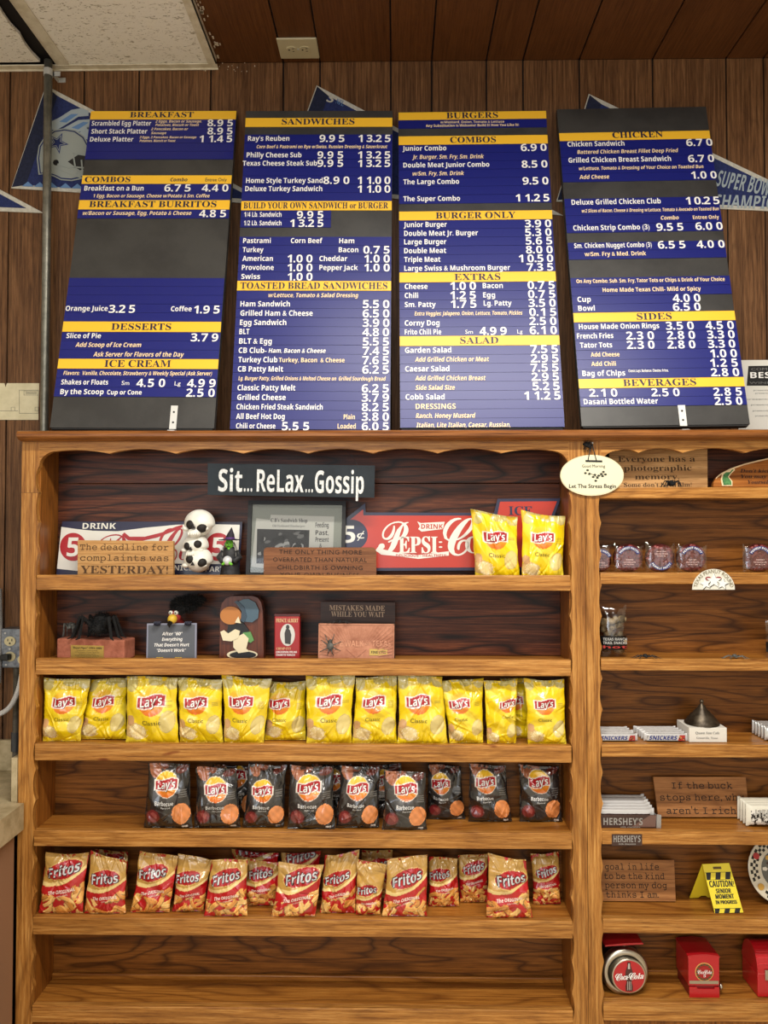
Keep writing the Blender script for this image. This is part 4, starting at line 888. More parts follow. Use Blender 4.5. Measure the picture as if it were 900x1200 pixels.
for i, (a, b, c, d, y, lu) in enumerate(Yb):
    if i == 11: lab = 'yellow chip bag at the right end of the yellow row, beside the stile'
    elif i == 0: lab = 'yellow chip bag at the left end of the yellow row, below the brick'
    elif i == 10: lab = 'narrow creased yellow chip bag turned aside, second from the right in its row'
    else: lab = ORD[i] + ' yellow chip bag from the left in the row on the third shelf'
    chip_bag('yellow', lab, 'chip bag', G, a, b, c, d, y, Zs[2], (lu, None), 10 + i, .018)
chip_bag('yellow', 'yellow chip bag mostly hidden behind the last two bags of the yellow row', 'chip bag', G, (586, 795), (628, 796), (634, 870), (596, 870), .092, Zs[2], (.3, None), 30, .014)
# barbecue row
Bb = [((174, 895), (222, 895), (225.5, 974), (169, 974), .045, (.47, .98)), ((230, 899), (277, 900), (282, 975), (227.5, 974), .048, (.5, .9)), ((292, 895), (336, 897), (332.5, 976), (284, 975), .052, (.44, .95)),
      ((340, 897), (391, 899), (392.5, 976), (337, 975), .044, (.45, .93)), ((399, 897), (445, 900), (444, 977), (394, 976), .052, (.46, .98)), ((450, 903), (499, 906), (500, 977), (448, 976), .040, (.52, .96)),
      ((502, 896), (540, 898), (545, 969), (500, 968), .095, (.38, 1.02)), ((550, 896), (592, 897), (600, 973), (549, 973), .078, (.42, 1.02)), ((608, 897), (654, 898), (659, 972), (609, 972), .080, (.48, 1.0))]
G = 'black barbecue chip bags in a row on the fourth shelf'
bl_ = ['black barbecue chip bag at the left end of its row', 'second black barbecue chip bag from the left', 'third black barbecue chip bag from the left', 'fourth black barbecue chip bag from the left',
       'fifth black barbecue chip bag from the left', 'black barbecue chip bag standing farthest forward, sixth from the left', 'tilted black barbecue chip bag set back, third from the right end',
       'black barbecue chip bag second from the right, with gaps on both sides', 'black barbecue chip bag at the right end of its row']
for i, (a, b, c, d, y, lg) in enumerate(Bb):
    chip_bag('bbq', bl_[i] + ' on the fourth shelf' if i < 5 else bl_[i], 'chip bag', G, a, b, c, d, y, rowsL[3][0] if y < .06 else Zs[3], lg, 50 + i, .019)
for i, (a, b, c, d, lab) in enumerate((((250, 897), (300, 897), (304, 968), (256, 968), 'black chip bag hidden behind the gap between second and third barbecue bags'),
                                       ((366, 896), (412, 896), (414, 968), (370, 968), 'black chip bag hidden behind the fourth and fifth barbecue bags'),
                                       ((424, 896), (470, 896), (472, 968), (428, 968), 'black chip bag hidden behind the fifth and sixth barbecue bags'))):
    chip_bag('bbq', lab, 'chip bag', G, a, b, c, d, .100, Zs[3], (.5, 1.0), 70 + i, .013)
# corn chip row
Fb = [((54, 1000), (104, 1000), (97, 1077), (45.5, 1077), .046, (.50, 1.02)), ((106, 997), (148, 1010), (147.5, 1077), (99, 1075), .045, (.47, .92)), ((164, 997), (209, 1004), (198, 1077), (153, 1077), .052, (.42, 1.05)),
      ((209, 1000), (249, 1008), (238, 1078), (202, 1072), .059, (.38, 1.05)), ((248, 1008), (290, 1007), (290, 1079), (239, 1078), .036, (.46, 1.0)), ((289, 1007), (328, 1011), (322, 1074), (286, 1073), .066, (.45, 1.02)),
      ((327, 1011), (379, 1014), (369, 1080), (318, 1079), .036, (.56, .92)), ((381, 1003), (421, 997), (416, 1079), (375, 1078), .058, (.42, 1.05)), ((418, 1006), (453, 1014), (445, 1080), (417, 1077), .050, (.40, .95)),
      ((454, 1006), (501, 1002), (500, 1081), (448, 1077), .042, (.50, .92)), ((503, 1004), (536, 1006), (538, 1072), (502, 1071), .070, (.35, 1.1)), ((537, 1003), (572, 1000), (572, 1068), (539, 1067), .095, (.50, 1.2)),
      ((572, 1001), (616, 1008), (624, 1081), (570, 1081), .040, (.56, .95)), ((622, 1001), (655, 999), (657, 1068), (625, 1071), .085, (.50, 1.22))]
G = 'red and gold corn chip bags on the fifth shelf'
for i, (a, b, c, d, y, lg) in enumerate(Fb):
    lab = {0: 'red and gold corn chip bag at the left end of its row', 13: 'red and gold corn chip bag set back at the right end of its row', 11: 'corn chip bag set back against the shelf back, third from the right end',
           12: 'forward corn chip bag second from the right end of its row', 10: 'corn chip bag fourth from the right end, set a little back'}.get(i, ORD[i] + ' corn chip bag from the left in the row on the fifth shelf')
    chip_bag('corn', lab, 'chip bag', G, a, b, c, d, y, Zs[4], lg, 90 + i, .017)
for i, (a, b, c, d, lab) in enumerate((((112, 996), (150, 998), (150, 1066), (112, 1066), 'corn chip bag hidden behind the second corn chip bag from the left'),
                                       ((272, 996), (326, 1000), (322, 1066), (274, 1066), 'corn chip bag peeking above the fifth and sixth corn chip bags'),
                                       ((330, 1000), (376, 998), (372, 1066), (330, 1066), 'corn chip bag peeking above the seventh corn chip bag'),
                                       ((424, 996), (460, 997), (458, 1066), (422, 1066), 'corn chip bag hidden behind the ninth corn chip bag from the left'))):
    chip_bag('corn', lab, 'chip bag', G, a, b, c, d, .102, Zs[4], (.5, 1.15), 120 + i, .012)

# ------------------------------------------------------------------ signs and ornaments, upper shelf of the left unit
def ppoly(mb, pts, Y, th, m=None, dy=0):
    """outline given by photograph points, standing upright at depth Y with thickness th behind it."""
    q = [P(x, y, Y) for x, y in pts]
    mb.prism([(a.x, a.z) for a in q], Y, Y + th, lambda a, b, d: (a, d, b), m)
def base(px, Y, z): p = P(px, 622, Y); return Vector((p.x, Y, z))
def rot(v, c, a):
    d = Vector(v) - Vector(c); return Vector(c) + Vector((d.x * math.cos(a) - d.y * math.sin(a), d.x * math.sin(a) + d.y * math.cos(a), d.z))
def flat_sign(name, label, cat, tl, tr, bl, br, yb, yt, th, mt, texts, ink, zb=None, outline=None, group=None, bevel=0):
    pn = Panel(tl, tr, bl, br, yb, yt)
    v0 = pn.c[0][1] if zb is None else (zb + .0012 + (th * pn.N.z if pn.N.z > 0 else 0) - pn.O.z + abs(pn.U.z) * pn.w) / pn.V.z
    root = thing(name, label, cat, pn.pt(pn.w / 2, v0 - 0), group)
    mb = MB()
    if outline: mb.prism([pn.uv(*q) for q in outline], -th, 0, pn.pt)
    else:
        c = pn.c; mb.prism([(c[0][0], v0), (c[1][0], v0), c[2], c[3]], -th, 0, pn.pt)
    mb.build('board', mt, root)
    for tx in texts:
        mb = MB(); s, st, x0, x1, yc, cap = tx[:6]; pn.text(mb, s, st, x0, x1, yc, cap, 0, d=.0006, track=tx[6] if len(tx) > 6 else 0)
        mb.build('lettering', ink, root)
    return root, pn
ASHW = wood('plain_light_wood', (150, 104, 56), (198, 150, 92), (216, 172, 112), 'X', fig=.2, rough=.5, coat=0)
BRNW = wood('walnut_sign', (92, 56, 34), (136, 88, 56), (156, 106, 70), 'X', fig=.15, rough=.5, coat=0)
TANW = wood('engraved_sign_wood', (118, 74, 40), (168, 114, 66), (186, 132, 82), 'X', fig=.45, rough=.5, coat=0)
BURN = mat('burnt_lettering', (82, 56, 30), .8); BURND = mat('dark_burnt_lettering', (34, 18, 10), .8)
SLATE = mottled('chalkboard_black', (20, 29, 36), (28, 38, 46), 12, .75, .05)
CHALK = mottled('brush_white', (196, 198, 198), (232, 232, 230), 160, .6, .0)

root, pn = flat_sign('hanging_sign', 'black wooden sign reading Sit Relax Gossip, hung under the scalloped edge', 'sign', (243.4, 543), (439.3, 545.5), (243.4, 580), (438.7, 584), .03, .03, .008, SLATE,
    [('Sit', 'b', 256, 284, 563, 26), ('...', 'b', 286, 296, 563, 26), ('ReLax', 'b', 301, 356, 563.5, 26), ('...', 'b', 358, 367, 564, 26), ('Gossip', 'b', 369, 426.5, 565, 26)], CHALK)
for xa, xb in ((266, 283), (420, 403)):
    mb = MB(); a = P(xa, 548, .0295); b = P((xa + xb) / 2, 533, .03); c = P(xb, 527, .03); mb.tube([a, a * .5 + b * .5 + Vector((0, 0, .003)), b, c], .0007, 5)
    mb.build('hanging_wire', BLACK, root)

ENR = mat('enamel_red', (184, 46, 22), .3, coat=.4); ENW = mat('enamel_white', (226, 224, 214), .3, coat=.3); ENN = mat('enamel_navy', (28, 30, 62), .35, coat=.3); ENR2 = mat('enamel_deep_red', (170, 24, 34), .35, coat=.3)
z0 = Zs[0]
pn = Panel((73, 611), (283, 612), (66, 676), (279, 676), .085, .105)
root = thing('soda_sign', 'white and navy enamel soda sign with red 5 in a circle, behind the skulls', 'sign', pn.pt(pn.w / 2, pn.c[0][1]))
mb = MB(); pn.poly(mb, [(66, 674), (73, 611), (284, 611.5), (280, 674)], -.002, 0); mb.build('plate', ENN, root)
mb = MB(); pn.poly(mb, [(67, 665.5), (72, 617.5), (90, 620), (109, 622), (138, 622.6), (170, 618.5), (207, 615), (240, 614.2), (281, 615), (279, 661), (240, 661), (204, 660.5), (140, 664), (90, 669), (67, 666.5)], .0002, .0008); mb.build('white_field', ENW, root)
for cx in (86, 256):
    mb = MB(); mb.prism([pn.uv(*q) for q in ell(cx, 641, 15.5, 16.5, 36)], .0009, .0014, pn.pt); mb.cur = 1; pn.text(mb, '5', 'b', cx - 7, cx + 7, 641, 22, 1, d=.0022); mb.build('price_disc', [ENR2, ENW], root)
mb = MB(); pn.text(mb, 'DRINK', 'b', 97, 136, 616.4, 6.8, 0, d=.0012); mb.build('lettering', ENW, root)
mb = MB(); pn.text(mb, 'P', 'c', 108, 148, 644, 36, 0, d=.0014); pn.text(mb, 'epsi', 'q', 140, 178, 650, 20, 0, d=.0014)
pn.text(mb, 'C', 'c', 186, 214, 640, 42, 0, d=.0014); pn.text(mb, 'ola', 'q', 210, 240, 646, 20, 0, d=.0014)
pn.poly(mb, [(143, 627), (146, 624), (152, 629), (170, 629), (190, 624), (207, 617), (214, 615), (214, 618), (200, 624), (184, 630), (166, 634), (150, 633)], .0010, .0015); mb.build('lettering', ENR2, root)
mb = MB(); pn.text(mb, 'PICNICS', 'b', 188, 226, 665.5, 6, 0, d=.0014); pn.text(mb, 'PARTIES', 'b', 241, 275, 667, 6, 0, d=.0014); mb.build('lettering', ENW, root)

flat_sign('engraved_sign', 'light wooden block sign: the deadline for complaints was YESTERDAY', 'sign', (91, 633), (203, 634), (91, 676), (203, 676), .034, .038, .014, ASHW,
    [('The deadline for', 't', 94, 197.5, 641.4, 6.6), ('complaints was', 't', 94, 197.5, 654, 6.6), ('YESTERDAY!', 's', 94.5, 197, 667.6, 9)], BURN, z0)

BONE = mottled('bone_white', (218, 214, 200), (240, 238, 228), 18, .45, .15, lo=.3, hi=.55)
sk = thing('skull_ornament', 'ornament of three white skulls stacked on top of each other', 'ornament', base(231, .050, z0))
def skull(px, py, r, ex, ey, tilt):
    c = P(px, py, .050)
    def f(d):
        k = Vector(d); 
        if d.z < -.25: k.x *= .86; k.z *= .9
        if d.y < 0: k.y *= .96 - .10 * max(0, -d.z)
        return k
    mb = MB(); mb.ball(c, (r, r * .98, r * .93), 28, 20, fn=f)
    jaw = c + Vector((-.18 * r, -.62 * r, -.62 * r)); mb.ball(jaw, (r * .46, r * .36, r * .34), 16, 10) if not tilt else None
    for s in (-1, 1): mb.ball(c + Vector((s * .62 * r - .14 * r, -.52 * r, -.34 * r)), (r * .25, r * .25, r * .17), 12, 8)
    for i in range(0 if tilt else 5): mb.ball(jaw + Vector(((i - 2) * r * .15, -.33 * r, -.06 * r)), (r * .07, r * .08, r * .12), 8, 6)
    b = mb.build('skull', BONE, sk, smooth=True)
    for (qx, qy) in zip(ex, ey):
        d = ray(qx, qy); o = CAM - c; A = d.dot(d); Bq = 2 * o.dot(d); Cq = o.dot(o) - (r * .93) ** 2; dis = Bq * Bq - 4 * A * Cq
        t = (-Bq - math.sqrt(max(dis, 0))) / (2 * A); p = CAM + d * t
        n_ = (c - p).normalized(); MB().ball(p + n_ * r * .20, (r * .36, r * .36, r * .34), 14, 10).build('eye_socket', DK, b, smooth=True)
    n = c + Vector((-.16 * r, -.93 * r, -.22 * r)); MB().prism([(n.x, n.z + r * .16), (n.x - r * .12, n.z - r * .1), (n.x + r * .12, n.z - r * .1)], n.y - .004, n.y + .008, lambda a, b_, d: (a, d, b_)).build('nose_hole', DK, b)
skull(234, 613.5, .0405, (222, 237), (615, 619.5), 0)
skull(229.5, 639.5, .034, (218.5, 232), (640, 637.5), 0)
skull(232.5, 656.5, .0385, (221.5, 237.5), (655.0, 659.5), 1)

wi = thing('witch_figurine', 'small green-faced witch figurine in black holding a crystal ball', 'figurine', base(270, .05, z0))
c = base(270, .05, z0); px = 2.05 / F
ROBE = mottled('witch_robe', (24, 24, 26), (44, 44, 48), 60, .6, .4); GRN = mat('witch_green', (110, 190, 50), .5); HAIR = mat('witch_hair', (146, 142, 138), .8); HAT = mat('witch_hat', (34, 26, 38), .7)
L3 = lambda cc: (lambda x, y, z: (cc.x + x, cc.y + y, cc.z + z))
mb = MB(); mb.lathe([(.0275, .0006), (.028, .004), (.024, .03), (.020, .06), (.021, .074), (.012, .084), (.006, .088)], L3(c), 20)
for s in (-1, 1): mb.tube([c + Vector((s * .019, -.004, .074)), c + Vector((s * .027, -.010, .058)), c + Vector((s * .014, -.026, .046))], [.007, .0085, .0075], 8)
mb.build('robe', ROBE, wi, smooth=True)
h = c + Vector((-.001, -.006, .093)); mb = MB(); mb.ball(h, (.0115, .0115, .0135), 16, 12); mb.ball(h + Vector((-.001, -.013, -.001)), (.0025, .006, .003), 8, 6); mb.ball(h + Vector((0, -.008, -.012)), (.004, .005, .004), 8, 6)
mb.cur = 1
for s in (-1, 1): mb.ball(h + Vector((s * .0045, -.0108, .003)), .0017, 8, 6)
mb.box(h.x - .004, h.x + .004, h.y - .0118, h.y - .010, h.z - .0075, h.z - .0060)
mb.build('face', [GRN, BLACK], wi, smooth=True)
mb = MB(); rg = random.Random(4)
for k in range(26):
    s = -1 if k < 9 else 1; a = h + Vector((s * .010, .002 + rg.uniform(-.006, .006), .004)); mb.tube([a, a + Vector((s * .006, 0, -.014)), a + Vector((s * (.006 + rg.uniform(0, .005)), -.002, -.036 - rg.uniform(0, .006)))], [.002, .0022, .0006], 5)
mb.build('hair', HAIR, wi)
mb = MB(); mb.lathe([(.030, .103), (.030, .105), (.0125, .107), (.010, .118), (.005, .128), (.001, .137)], lambda x, y, z: (c.x + x + .004 * max(0, (z - .107) / .03), c.y + y - .004, c.z + z), 20); mb.build('hat', HAT, wi)
MB().lathe([(.0132, .1065), (.0128, .111)], lambda x, y, z: (c.x + x, c.y + y - .004, c.z + z), 20).build('hat_band', mat('hat_band_purple', (92, 50, 120), .6), wi)
MB().ball(c + Vector((-.001, -.030, .050)), .0125, 16, 12).build('crystal_ball', mat('pearl_grey', (206, 208, 212), .2, coat=.6), wi, smooth=True)
for s in (-1, 1):
    mb = MB(); q = c + Vector((-.001 + s * .0105, -.035, .041)); mb.ball(q, (.0045, .003, .0035), 8, 6)
    for k in range(4): mb.tube([q, q + Vector((-s * .003, -.004, .001 + .0022 * k)), q + Vector((-s * .0065, -.004, .003 + .0025 * k))], [.0011, .0011, .0007], 5)
    mb.build('hand', GRN, wi, smooth=True)

# framed clipping
FRB = mat('frame_black', (12, 13, 15), .5); MATG = mat('mat_board_grey', (158, 162, 150), .8); NEWS = mat('newsprint', (214, 214, 204), .8)
pn = Panel((288, 587), (403, 588), (288, 681), (403, 682), .070, .095)
v0 = (z0 + .006 - pn.O.z) / pn.V.z
root = thing('framed_clipping', 'black framed newspaper clipping of the sandwich shop, behind the childbirth sign', 'picture', pn.pt(pn.w / 2, v0))
W_, H_ = pn.w, pn.uv(345, 587)[1]
for nm, q in (('frame_rail', (0, W_, v0, v0 + .010)), ('frame_rail', (0, W_, H_ - .010, H_)), ('frame_rail', (0, .010, v0 + .0101, H_ - .0101)), ('frame_rail', (W_ - .010, W_, v0 + .0101, H_ - .0101))):
    mb = MB(); pn.slab(mb, q[0], q[1], q[2], q[3], -.012, .004); mb.build(nm, FRB, root)
mb = MB(); pn.slab(mb, .0101, W_ - .0101, v0 + .0101, H_ - .0101, -.010, -.006); mb.build('mat_board', MATG, root)
mb = MB(); pn.poly(mb, [(300, 607), (316, 609), (317, 603), (391.5, 605), (389, 676), (352, 670), (294, 664)], -.0058, -.0052); mb.build('newspaper', NEWS, root)
mb = MB(); pn.text(mb, "C.B's Sandwich Shop", 's', 317, 360, 609.5, 4.4, 0, d=-.0049); pn.text(mb, 'Old Fashioned Hamburgers', 's', 319, 357, 616, 2.6, 1, d=-.0049)
for s, y in (('Feeding', 615), ('Past,', 624), ('Present', 632), ('&', 639)): pn.text(mb, s, 'b', 369.5 if s != '&' else 374, 385 if s != '&' else 377, y, 5.6, 0, d=-.0049)
pn.text(mb, 'Future', 'b', 369.5, 385, 648, 5.6, 0, d=-.0049); mb.build('lettering', [BLACK, GREY], root)
rg = random.Random(8); mb = MB(); pn.poly(mb, [(301, 619.5), (362.5, 621), (361, 663), (300, 660)], -.0051, -.0047, 0)
for k in range(34):
    x, y = rg.uniform(304, 357), rg.uniform(624, 656); a = rg.uniform(2, 6); b = rg.uniform(1.5, 5); m = rg.choice((1, 2, 3))
    mb.prism([pn.uv(x + a * math.cos(t * PI / 4 + .3), y + b * math.sin(t * PI / 4)) for t in range(8)], -.0046, -.0044 + k * .00001, pn.pt, m)
mb.build('newspaper_photo', [mat('photo_dark', (46, 46, 46), .8), mat('photo_mid', (110, 110, 108), .8), mat('photo_light', (178, 178, 174), .8), mat('photo_black', (22, 22, 22), .8)], root)
mb = MB(); pn.slab(mb, .0098, W_ - .0098, v0 + .0098, H_ - .0098, -.001, .0004); mb.build('glass', film('picture_glass', k=.0), root)

out_ = [(309, 676), (309, 645.5), (310, 643), (312.5, 641.5), (436.5, 641.5), (439.5, 643), (441, 646), (441, 676)]
flat_sign('engraved_sign', 'brown wooden sign about childbirth and owning your own business, below the framed clipping', 'sign', (309, 641), (441, 642), (309, 677), (441, 678), .030, .034, .010, BRNW,
    [('THE ONLY THING MORE', 'r', 327, 424, 647, 5.0, .05), ('OVERRATED THAN NATURAL', 'r', 320, 430, 656, 5.0, .05), ('CHILDBIRTH IS OWNING', 'r', 325, 425, 665.2, 5.0, .05), ('YOUR OWN BUSINESS', 'r', 328, 421, 673.8, 5.0, .05)], BURND, None, out_)

# red arrow sign
pn = Panel((400, 590), (650, 590), (400, 676), (650, 676), .095, .110)
root = thing('arrow_sign', 'red arrow-shaped cola sign with white script and an ICE tag, behind the bags', 'sign', pn.pt(pn.w / 2, .005))
outl = [(650, 668), (440, 669), (428, 675), (372, 634), (428, 589.5), (428.5, 600.5), (579, 601), (583, 584.5), (657, 584), (648, 609), (650, 609)]
inn = [(647, 664.5), (437, 665.5), (427, 669), (379, 634), (425.5, 597), (425.8, 604), (582.5, 604.5), (586, 588), (652.5, 587.5), (645, 607), (647, 612)]
mb = MB(); pn.poly(mb, outl, -.003, 0); mb.build('plate', ENN, root)
mb = MB(); pn.poly(mb, inn, .0002, .0010); mb.build('red_field', ENR, root)
mb = MB(); mb.prism([pn.uv(*q) for q in ell(412, 627, 19, 18, 36)], .0011, .0016, pn.pt); mb.cur = 1; pn.text(mb, '5', 'b', 401, 416.5, 626, 20, 1, d=.0022); pn.text(mb, '\u00a2', 'b', 418, 427, 626, 10, 1, d=.0022); mb.build('price_disc', [ENN, ENW], root)
for ln in ([('P', 'c', 443, 478, 630, 38)], [('EPSI', 's', 467, 512, 638.5, 19)], [(':', 'b', 514, 517.5, 636, 12)], [('C', 'c', 519, 556, 629, 44)], [('OLA', 's', 545, 600, 638.5, 19)]):
    mb = MB()
    for a in ln: pn.text(mb, *a, 0, d=.0018); pn.text(mb, a[0], a[1], a[2] + .7, a[3] + .9, a[4], a[5], 0, d=.0019)
    mb.build('lettering', ENW, root)
mb = MB(); pn.poly(mb, [(489, 611), (493, 613), (521, 611.5), (519, 620), (494, 623), (490, 620), (492, 617)], .0011, .0016, 0); pn.text(mb, 'DRINK', 'b', 493.5, 519, 617, 5.4, 1, d=.0022); mb.build('ribbon', [ENW, ENR], root)
mb = MB(); pn.poly(mb, [(440, 645), (447, 650), (463, 651.5), (490, 655), (526, 651), (526, 646), (490, 650.5), (462, 647), (450, 644), (443, 641)], .0011, .0016, 0); pn.text(mb, 'DELICIOUS - HEALTHFUL', 'b', 464, 524, 651, 3.0, 1, d=.0022); mb.build('ribbon', [ENW, ENR], root)
mb = MB(); pn.text(mb, 'ICE', 's', 596, 624, 598.5, 10, 0, d=.0018); pn.text(mb, 'COLD', 's', 604, 634, 660, 1, 0, d=.0018) if False else None; mb.build('lettering', ENN, root)

# ------------------------------------------------------------------ second shelf
z1 = Zs[1]
BRICKM = mottled('red_brick', (146, 82, 60), (178, 108, 84), 30, .9, .7, dist=.004); GOLD = mat('brass_plate', (200, 170, 92), .35, .6)
cb_ = base(114, .073, z1); an = R(-9)
br = thing('brick', 'rough red brick with a gold plaque, under the big black spider', 'brick', cb_)
hwb, hdb, hh = .098, .030, .054
mb = MB(); mb.box(cb_.x - hwb, cb_.x + hwb, cb_.y - hdb, cb_.y + hdb, z1 + .0003, z1 + hh, b=.004); mb.v = [tuple(rot(v, cb_, an)) for v in mb.v]; mb.build('brick_body', BRICKM, br)
pq = Panel((0, 0), (1, 0), (0, 1), (1, 1), .05); 
def bl(a, z, d): return rot((cb_.x + a, cb_.y - hdb - d, z1 + z), cb_, an)
mb = MB(); mb.prism([(-.055, .002), (.040, .002), (.040, .038), (-.055, .038)], .0002, .0018, bl); mb.build('gold_plaque', GOLD, br)
mb = MB(); bx = lambda d: (lambda a, b: bl(a, b, d))
put(mb, '"Royal Piper" 1994-2004', 'q', bx(.0022), -.050, .035, .029, .0048, 0)
for i, wd in enumerate((.06, .07, .05, .07, .06)): put(mb, 'in fond memory of many a good day', 'r', bx(.0022), -.0075 - wd / 2, -.0075 + wd / 2, .0235 - i * .0045, .0022, 0)
mb.build('lettering', BLACK, br)

def spider(name, label, c, r, span, mt, fuzz=0, seed=0, up=.6, flat=1., body=True, group=None, drop=None):
    rg = random.Random(seed); root = thing(name, label, 'toy spider', c, group)
    mb = MB(); b = c + Vector((0, 0, r * up))
    mb.ball(b + Vector((0, r * .9, r * .35)), (r, r * 1.1, r * .95 * flat), 14, 10); mb.ball(b + Vector((0, -r * .45, 0)), (r * .62, r * .62, r * .5 * flat), 12, 8)
    if fuzz: mb.spikes(rg, b + Vector((0, r * .9, r * .35)), (r, r, r * .9), fuzz, r * .5, r * .05); mb.spikes(rg, b + Vector((0, -r * .45, 0)), (r * .6, r * .6, r * .5), fuzz // 2, r * .4, r * .05)
    mb.build('body', mt, root)
    for s in (-1, 1):
        for k in range(4):
            a = R(-50 + 34 * k + rg.uniform(-8, 8)); L = span * rg.uniform(.85, 1.1); d = Vector((s * math.cos(a), math.sin(a) * .55, 0))
            p0 = b + Vector((s * r * .4, -r * .3 + k * r * .15, 0)); p1 = p0 + d * L * .45 + Vector((0, 0, r * (1.1 if flat == 1. else .5))); p2 = c + d * L * .85 + Vector((0, 0, r * .2)); p3 = c + d * L + Vector((0, 0, .0015))
            m2 = MB(); m2.tube([p0, p1, p2, p3], [r * .2, r * .19, r * .13, r * .05], 6)
            if fuzz:
                for q in range(5):
                    t = q / 5; m2.spikes(rg, p0 + (p1 - p0) * t, (r * .15,) * 3, 5, r * .3, r * .03); m2.spikes(rg, p1 + (p2 - p1) * t, (r * .12,) * 3, 5, r * .28, r * .03)
            m2.build('leg', mt, root)
    return root
FUZZ = mat('black_fuzz', (12, 12, 13), .95); SPG = mottled('grey_rubber', (60, 60, 58), (104, 104, 98), 90, .6, .2); SPB = mat('black_rubber', (18, 17, 18), .6)
spider('toy_spider', 'large furry black toy spider sitting on the red brick', Vector((cb_.x + .016, cb_.y - .022, z1 + hh + .0005)), .028, .080, FUZZ, 420, 1, up=1.0)
spider('toy_spider', 'small grey rubber spider at the left end of the brick, beside the furry one', Vector((cb_.x - .078, cb_.y + .012, z1 + hh + .0005)), .010, .022, SPG, 0, 2, up=2.6)

# vulture holding a slate
pn = Panel((174, 731), (232, 730), (171.5, 773), (230, 773), .040, .046)
vu = thing('vulture_figurine', 'vulture figurine with yellow beak and black feathers holding a grey slate sign', 'figurine', base(202, .045, z1))
v0 = (z1 + .001 - pn.O.z) / pn.V.z; H_ = pn.uv(202, 730.5)[1]; W_ = pn.w
mb = MB(); pn.slab(mb, .0, W_, v0, H_, -.006, 0, 0); mb.build('slate_rim', mat('slate_rim_grey', (140, 142, 160), .6), vu)
mb = MB(); pn.slab(mb, .004, W_ - .004, v0 + .004, H_ - .004, .0002, .001, 0); mb.build('slate', mat('slate_grey', (88, 92, 100), .6), vu)
mb = MB()
for s, x0, x1, y in (('After "60"', 190, 214, 742.6), ('Everything', 190, 214, 749), ("That Doesn't Hurt", 181, 222, 755.6), ('"Doesn\'t Work"', 184, 218, 762)): pn.text(mb, s, 'i', x0, x1, y, 3.7, 0, d=.0014)
mb.build('lettering', WHITE, vu)
BIRD = mat('vulture_red', (150, 44, 40), .6); BEAK = mat('beak_yellow', (214, 176, 56), .45); EYE = mat('eye_white', (220, 220, 210), .3)
h = P(205, 722, .050); mb = MB(); mb.ball(h, (.017, .015, .018), 18, 12); mb.tube([h + Vector((.008, .012, -.01)), h + Vector((.012, .018, -.035)), h + Vector((0, .02, -.075))], [.010, .014, .022], 10)
mb.ball(h + Vector((.006, -.011, .010)), .006, 10, 8, 1); mb.ball(h + Vector((-.008, -.011, .010)), .006, 10, 8, 1); mb.ball(h + Vector((.006, -.0165, .010)), .0022, 8, 6, 2); mb.ball(h + Vector((-.008, -.0165, .010)), .0022, 8, 6, 2)
mb.build('head', [BIRD, EYE, BLACK], vu, smooth=True)
q = P(202, 725.5, .030); mb = MB(); mb.ball(q, (.0125, .014, .0125), 16, 10); mb.tube([q + Vector((-.002, -.008, -.006)), q + Vector((-.005, -.012, -.014)), q + Vector((-.005, -.010, -.021))], [.007, .0055, .001], 8, 1); mb.build('beak', [BEAK, BLACK], vu, smooth=True)
rg = random.Random(12); mb = MB(); f0 = P(217, 708, .055)
mb.spikes(rg, f0, (.030, .016, .014), 900, .018, .0016); mb.spikes(rg, f0 + Vector((.026, 0, .010)), (.022, .012, .010), 500, .015, .0016, bias=Vector((.5, 0, .2)))
mb.spikes(rg, f0 + Vector((-.022, 0, -.008)), (.014, .010, .010), 300, .014, .0014, bias=Vector((-.4, 0, 0))); mb.ball(f0, (.030, .014, .012), 12, 8); mb.ball(f0 + Vector((.024, 0, .008)), (.020, .010, .009), 10, 8); mb.tube([h, f0], [.012, .016], 8)
tag(mb.build('feathers', FUZZ, vu), kind='stuff')
CLAW = mat('claw_blue_black', (30, 32, 52), .4)
for x in (184.5, 220.5):
    q = P(x, 731, .036); mb = MB(); mb.ball(q, (.009, .006, .006), 12, 8)
    for k in range(4): a = q + Vector(((k - 1.5) * .0045, -.002, .001)); mb.tube([a + Vector((0, .004, .003)), a + Vector((0, -.004, .002)), a + Vector((0, -.005, -.006))], [.003, .0028, .0012], 6)
    mb.build('claw', CLAW, vu, smooth=True)
for x in (187, 209):
    q = P(x, 770.5, .034); q.z = z1 + .004; mb = MB()
    for k in range(3): mb.ball(q + Vector(((k - 1) * .006, -.002, .001)), (.0045, .010, .004), 10, 6)
    mb.build('foot', BEAK, vu, smooth=True)

# arched plaque with a generic painted figure
PLQ = wood('plaque_mahogany', (58, 26, 14), (98, 48, 28), (118, 62, 36), 'Z', fig=.3, rough=.35, coat=.3)
root = thing('arched_plaque', 'dark reddish wooden plaque with a painted cutout figure in a blue cap', 'plaque', base(283, .06, z1))
o_ = [(257, 772), (258, 716), (260, 707), (265, 701), (272, 698.5), (296, 698.5), (302, 700.5), (306, 706), (308, 716), (309, 772)]
q = [P(x, y, .05) for x, y in o_]; q[0].z = q[-1].z = z1 + .0005
MB().prism([(a.x, a.z) for a in q], .05, .085, lambda a, b, d: (a, d, b)).build('board', PLQ, root)
def cut(name, pts, d, m):
    mb = MB(); q = [P(x, y, .05) for x, y in pts]; mb.prism([(a.x, a.z) for a in q], .05 - d - .002, .05 - max(0, d - .002) - .0001, lambda a, b, d_: (a, d_, b)); mb.build(name, m, root)
TANP = mat('painted_tan', (184, 118, 56), .5); BLP = mat('painted_blue_grey', (72, 96, 112), .5); CRP = mat('painted_cream', (226, 216, 184), .5); GRP = mat('painted_green', (92, 146, 84), .5); BKP = mat('painted_black', (22, 24, 28), .5)
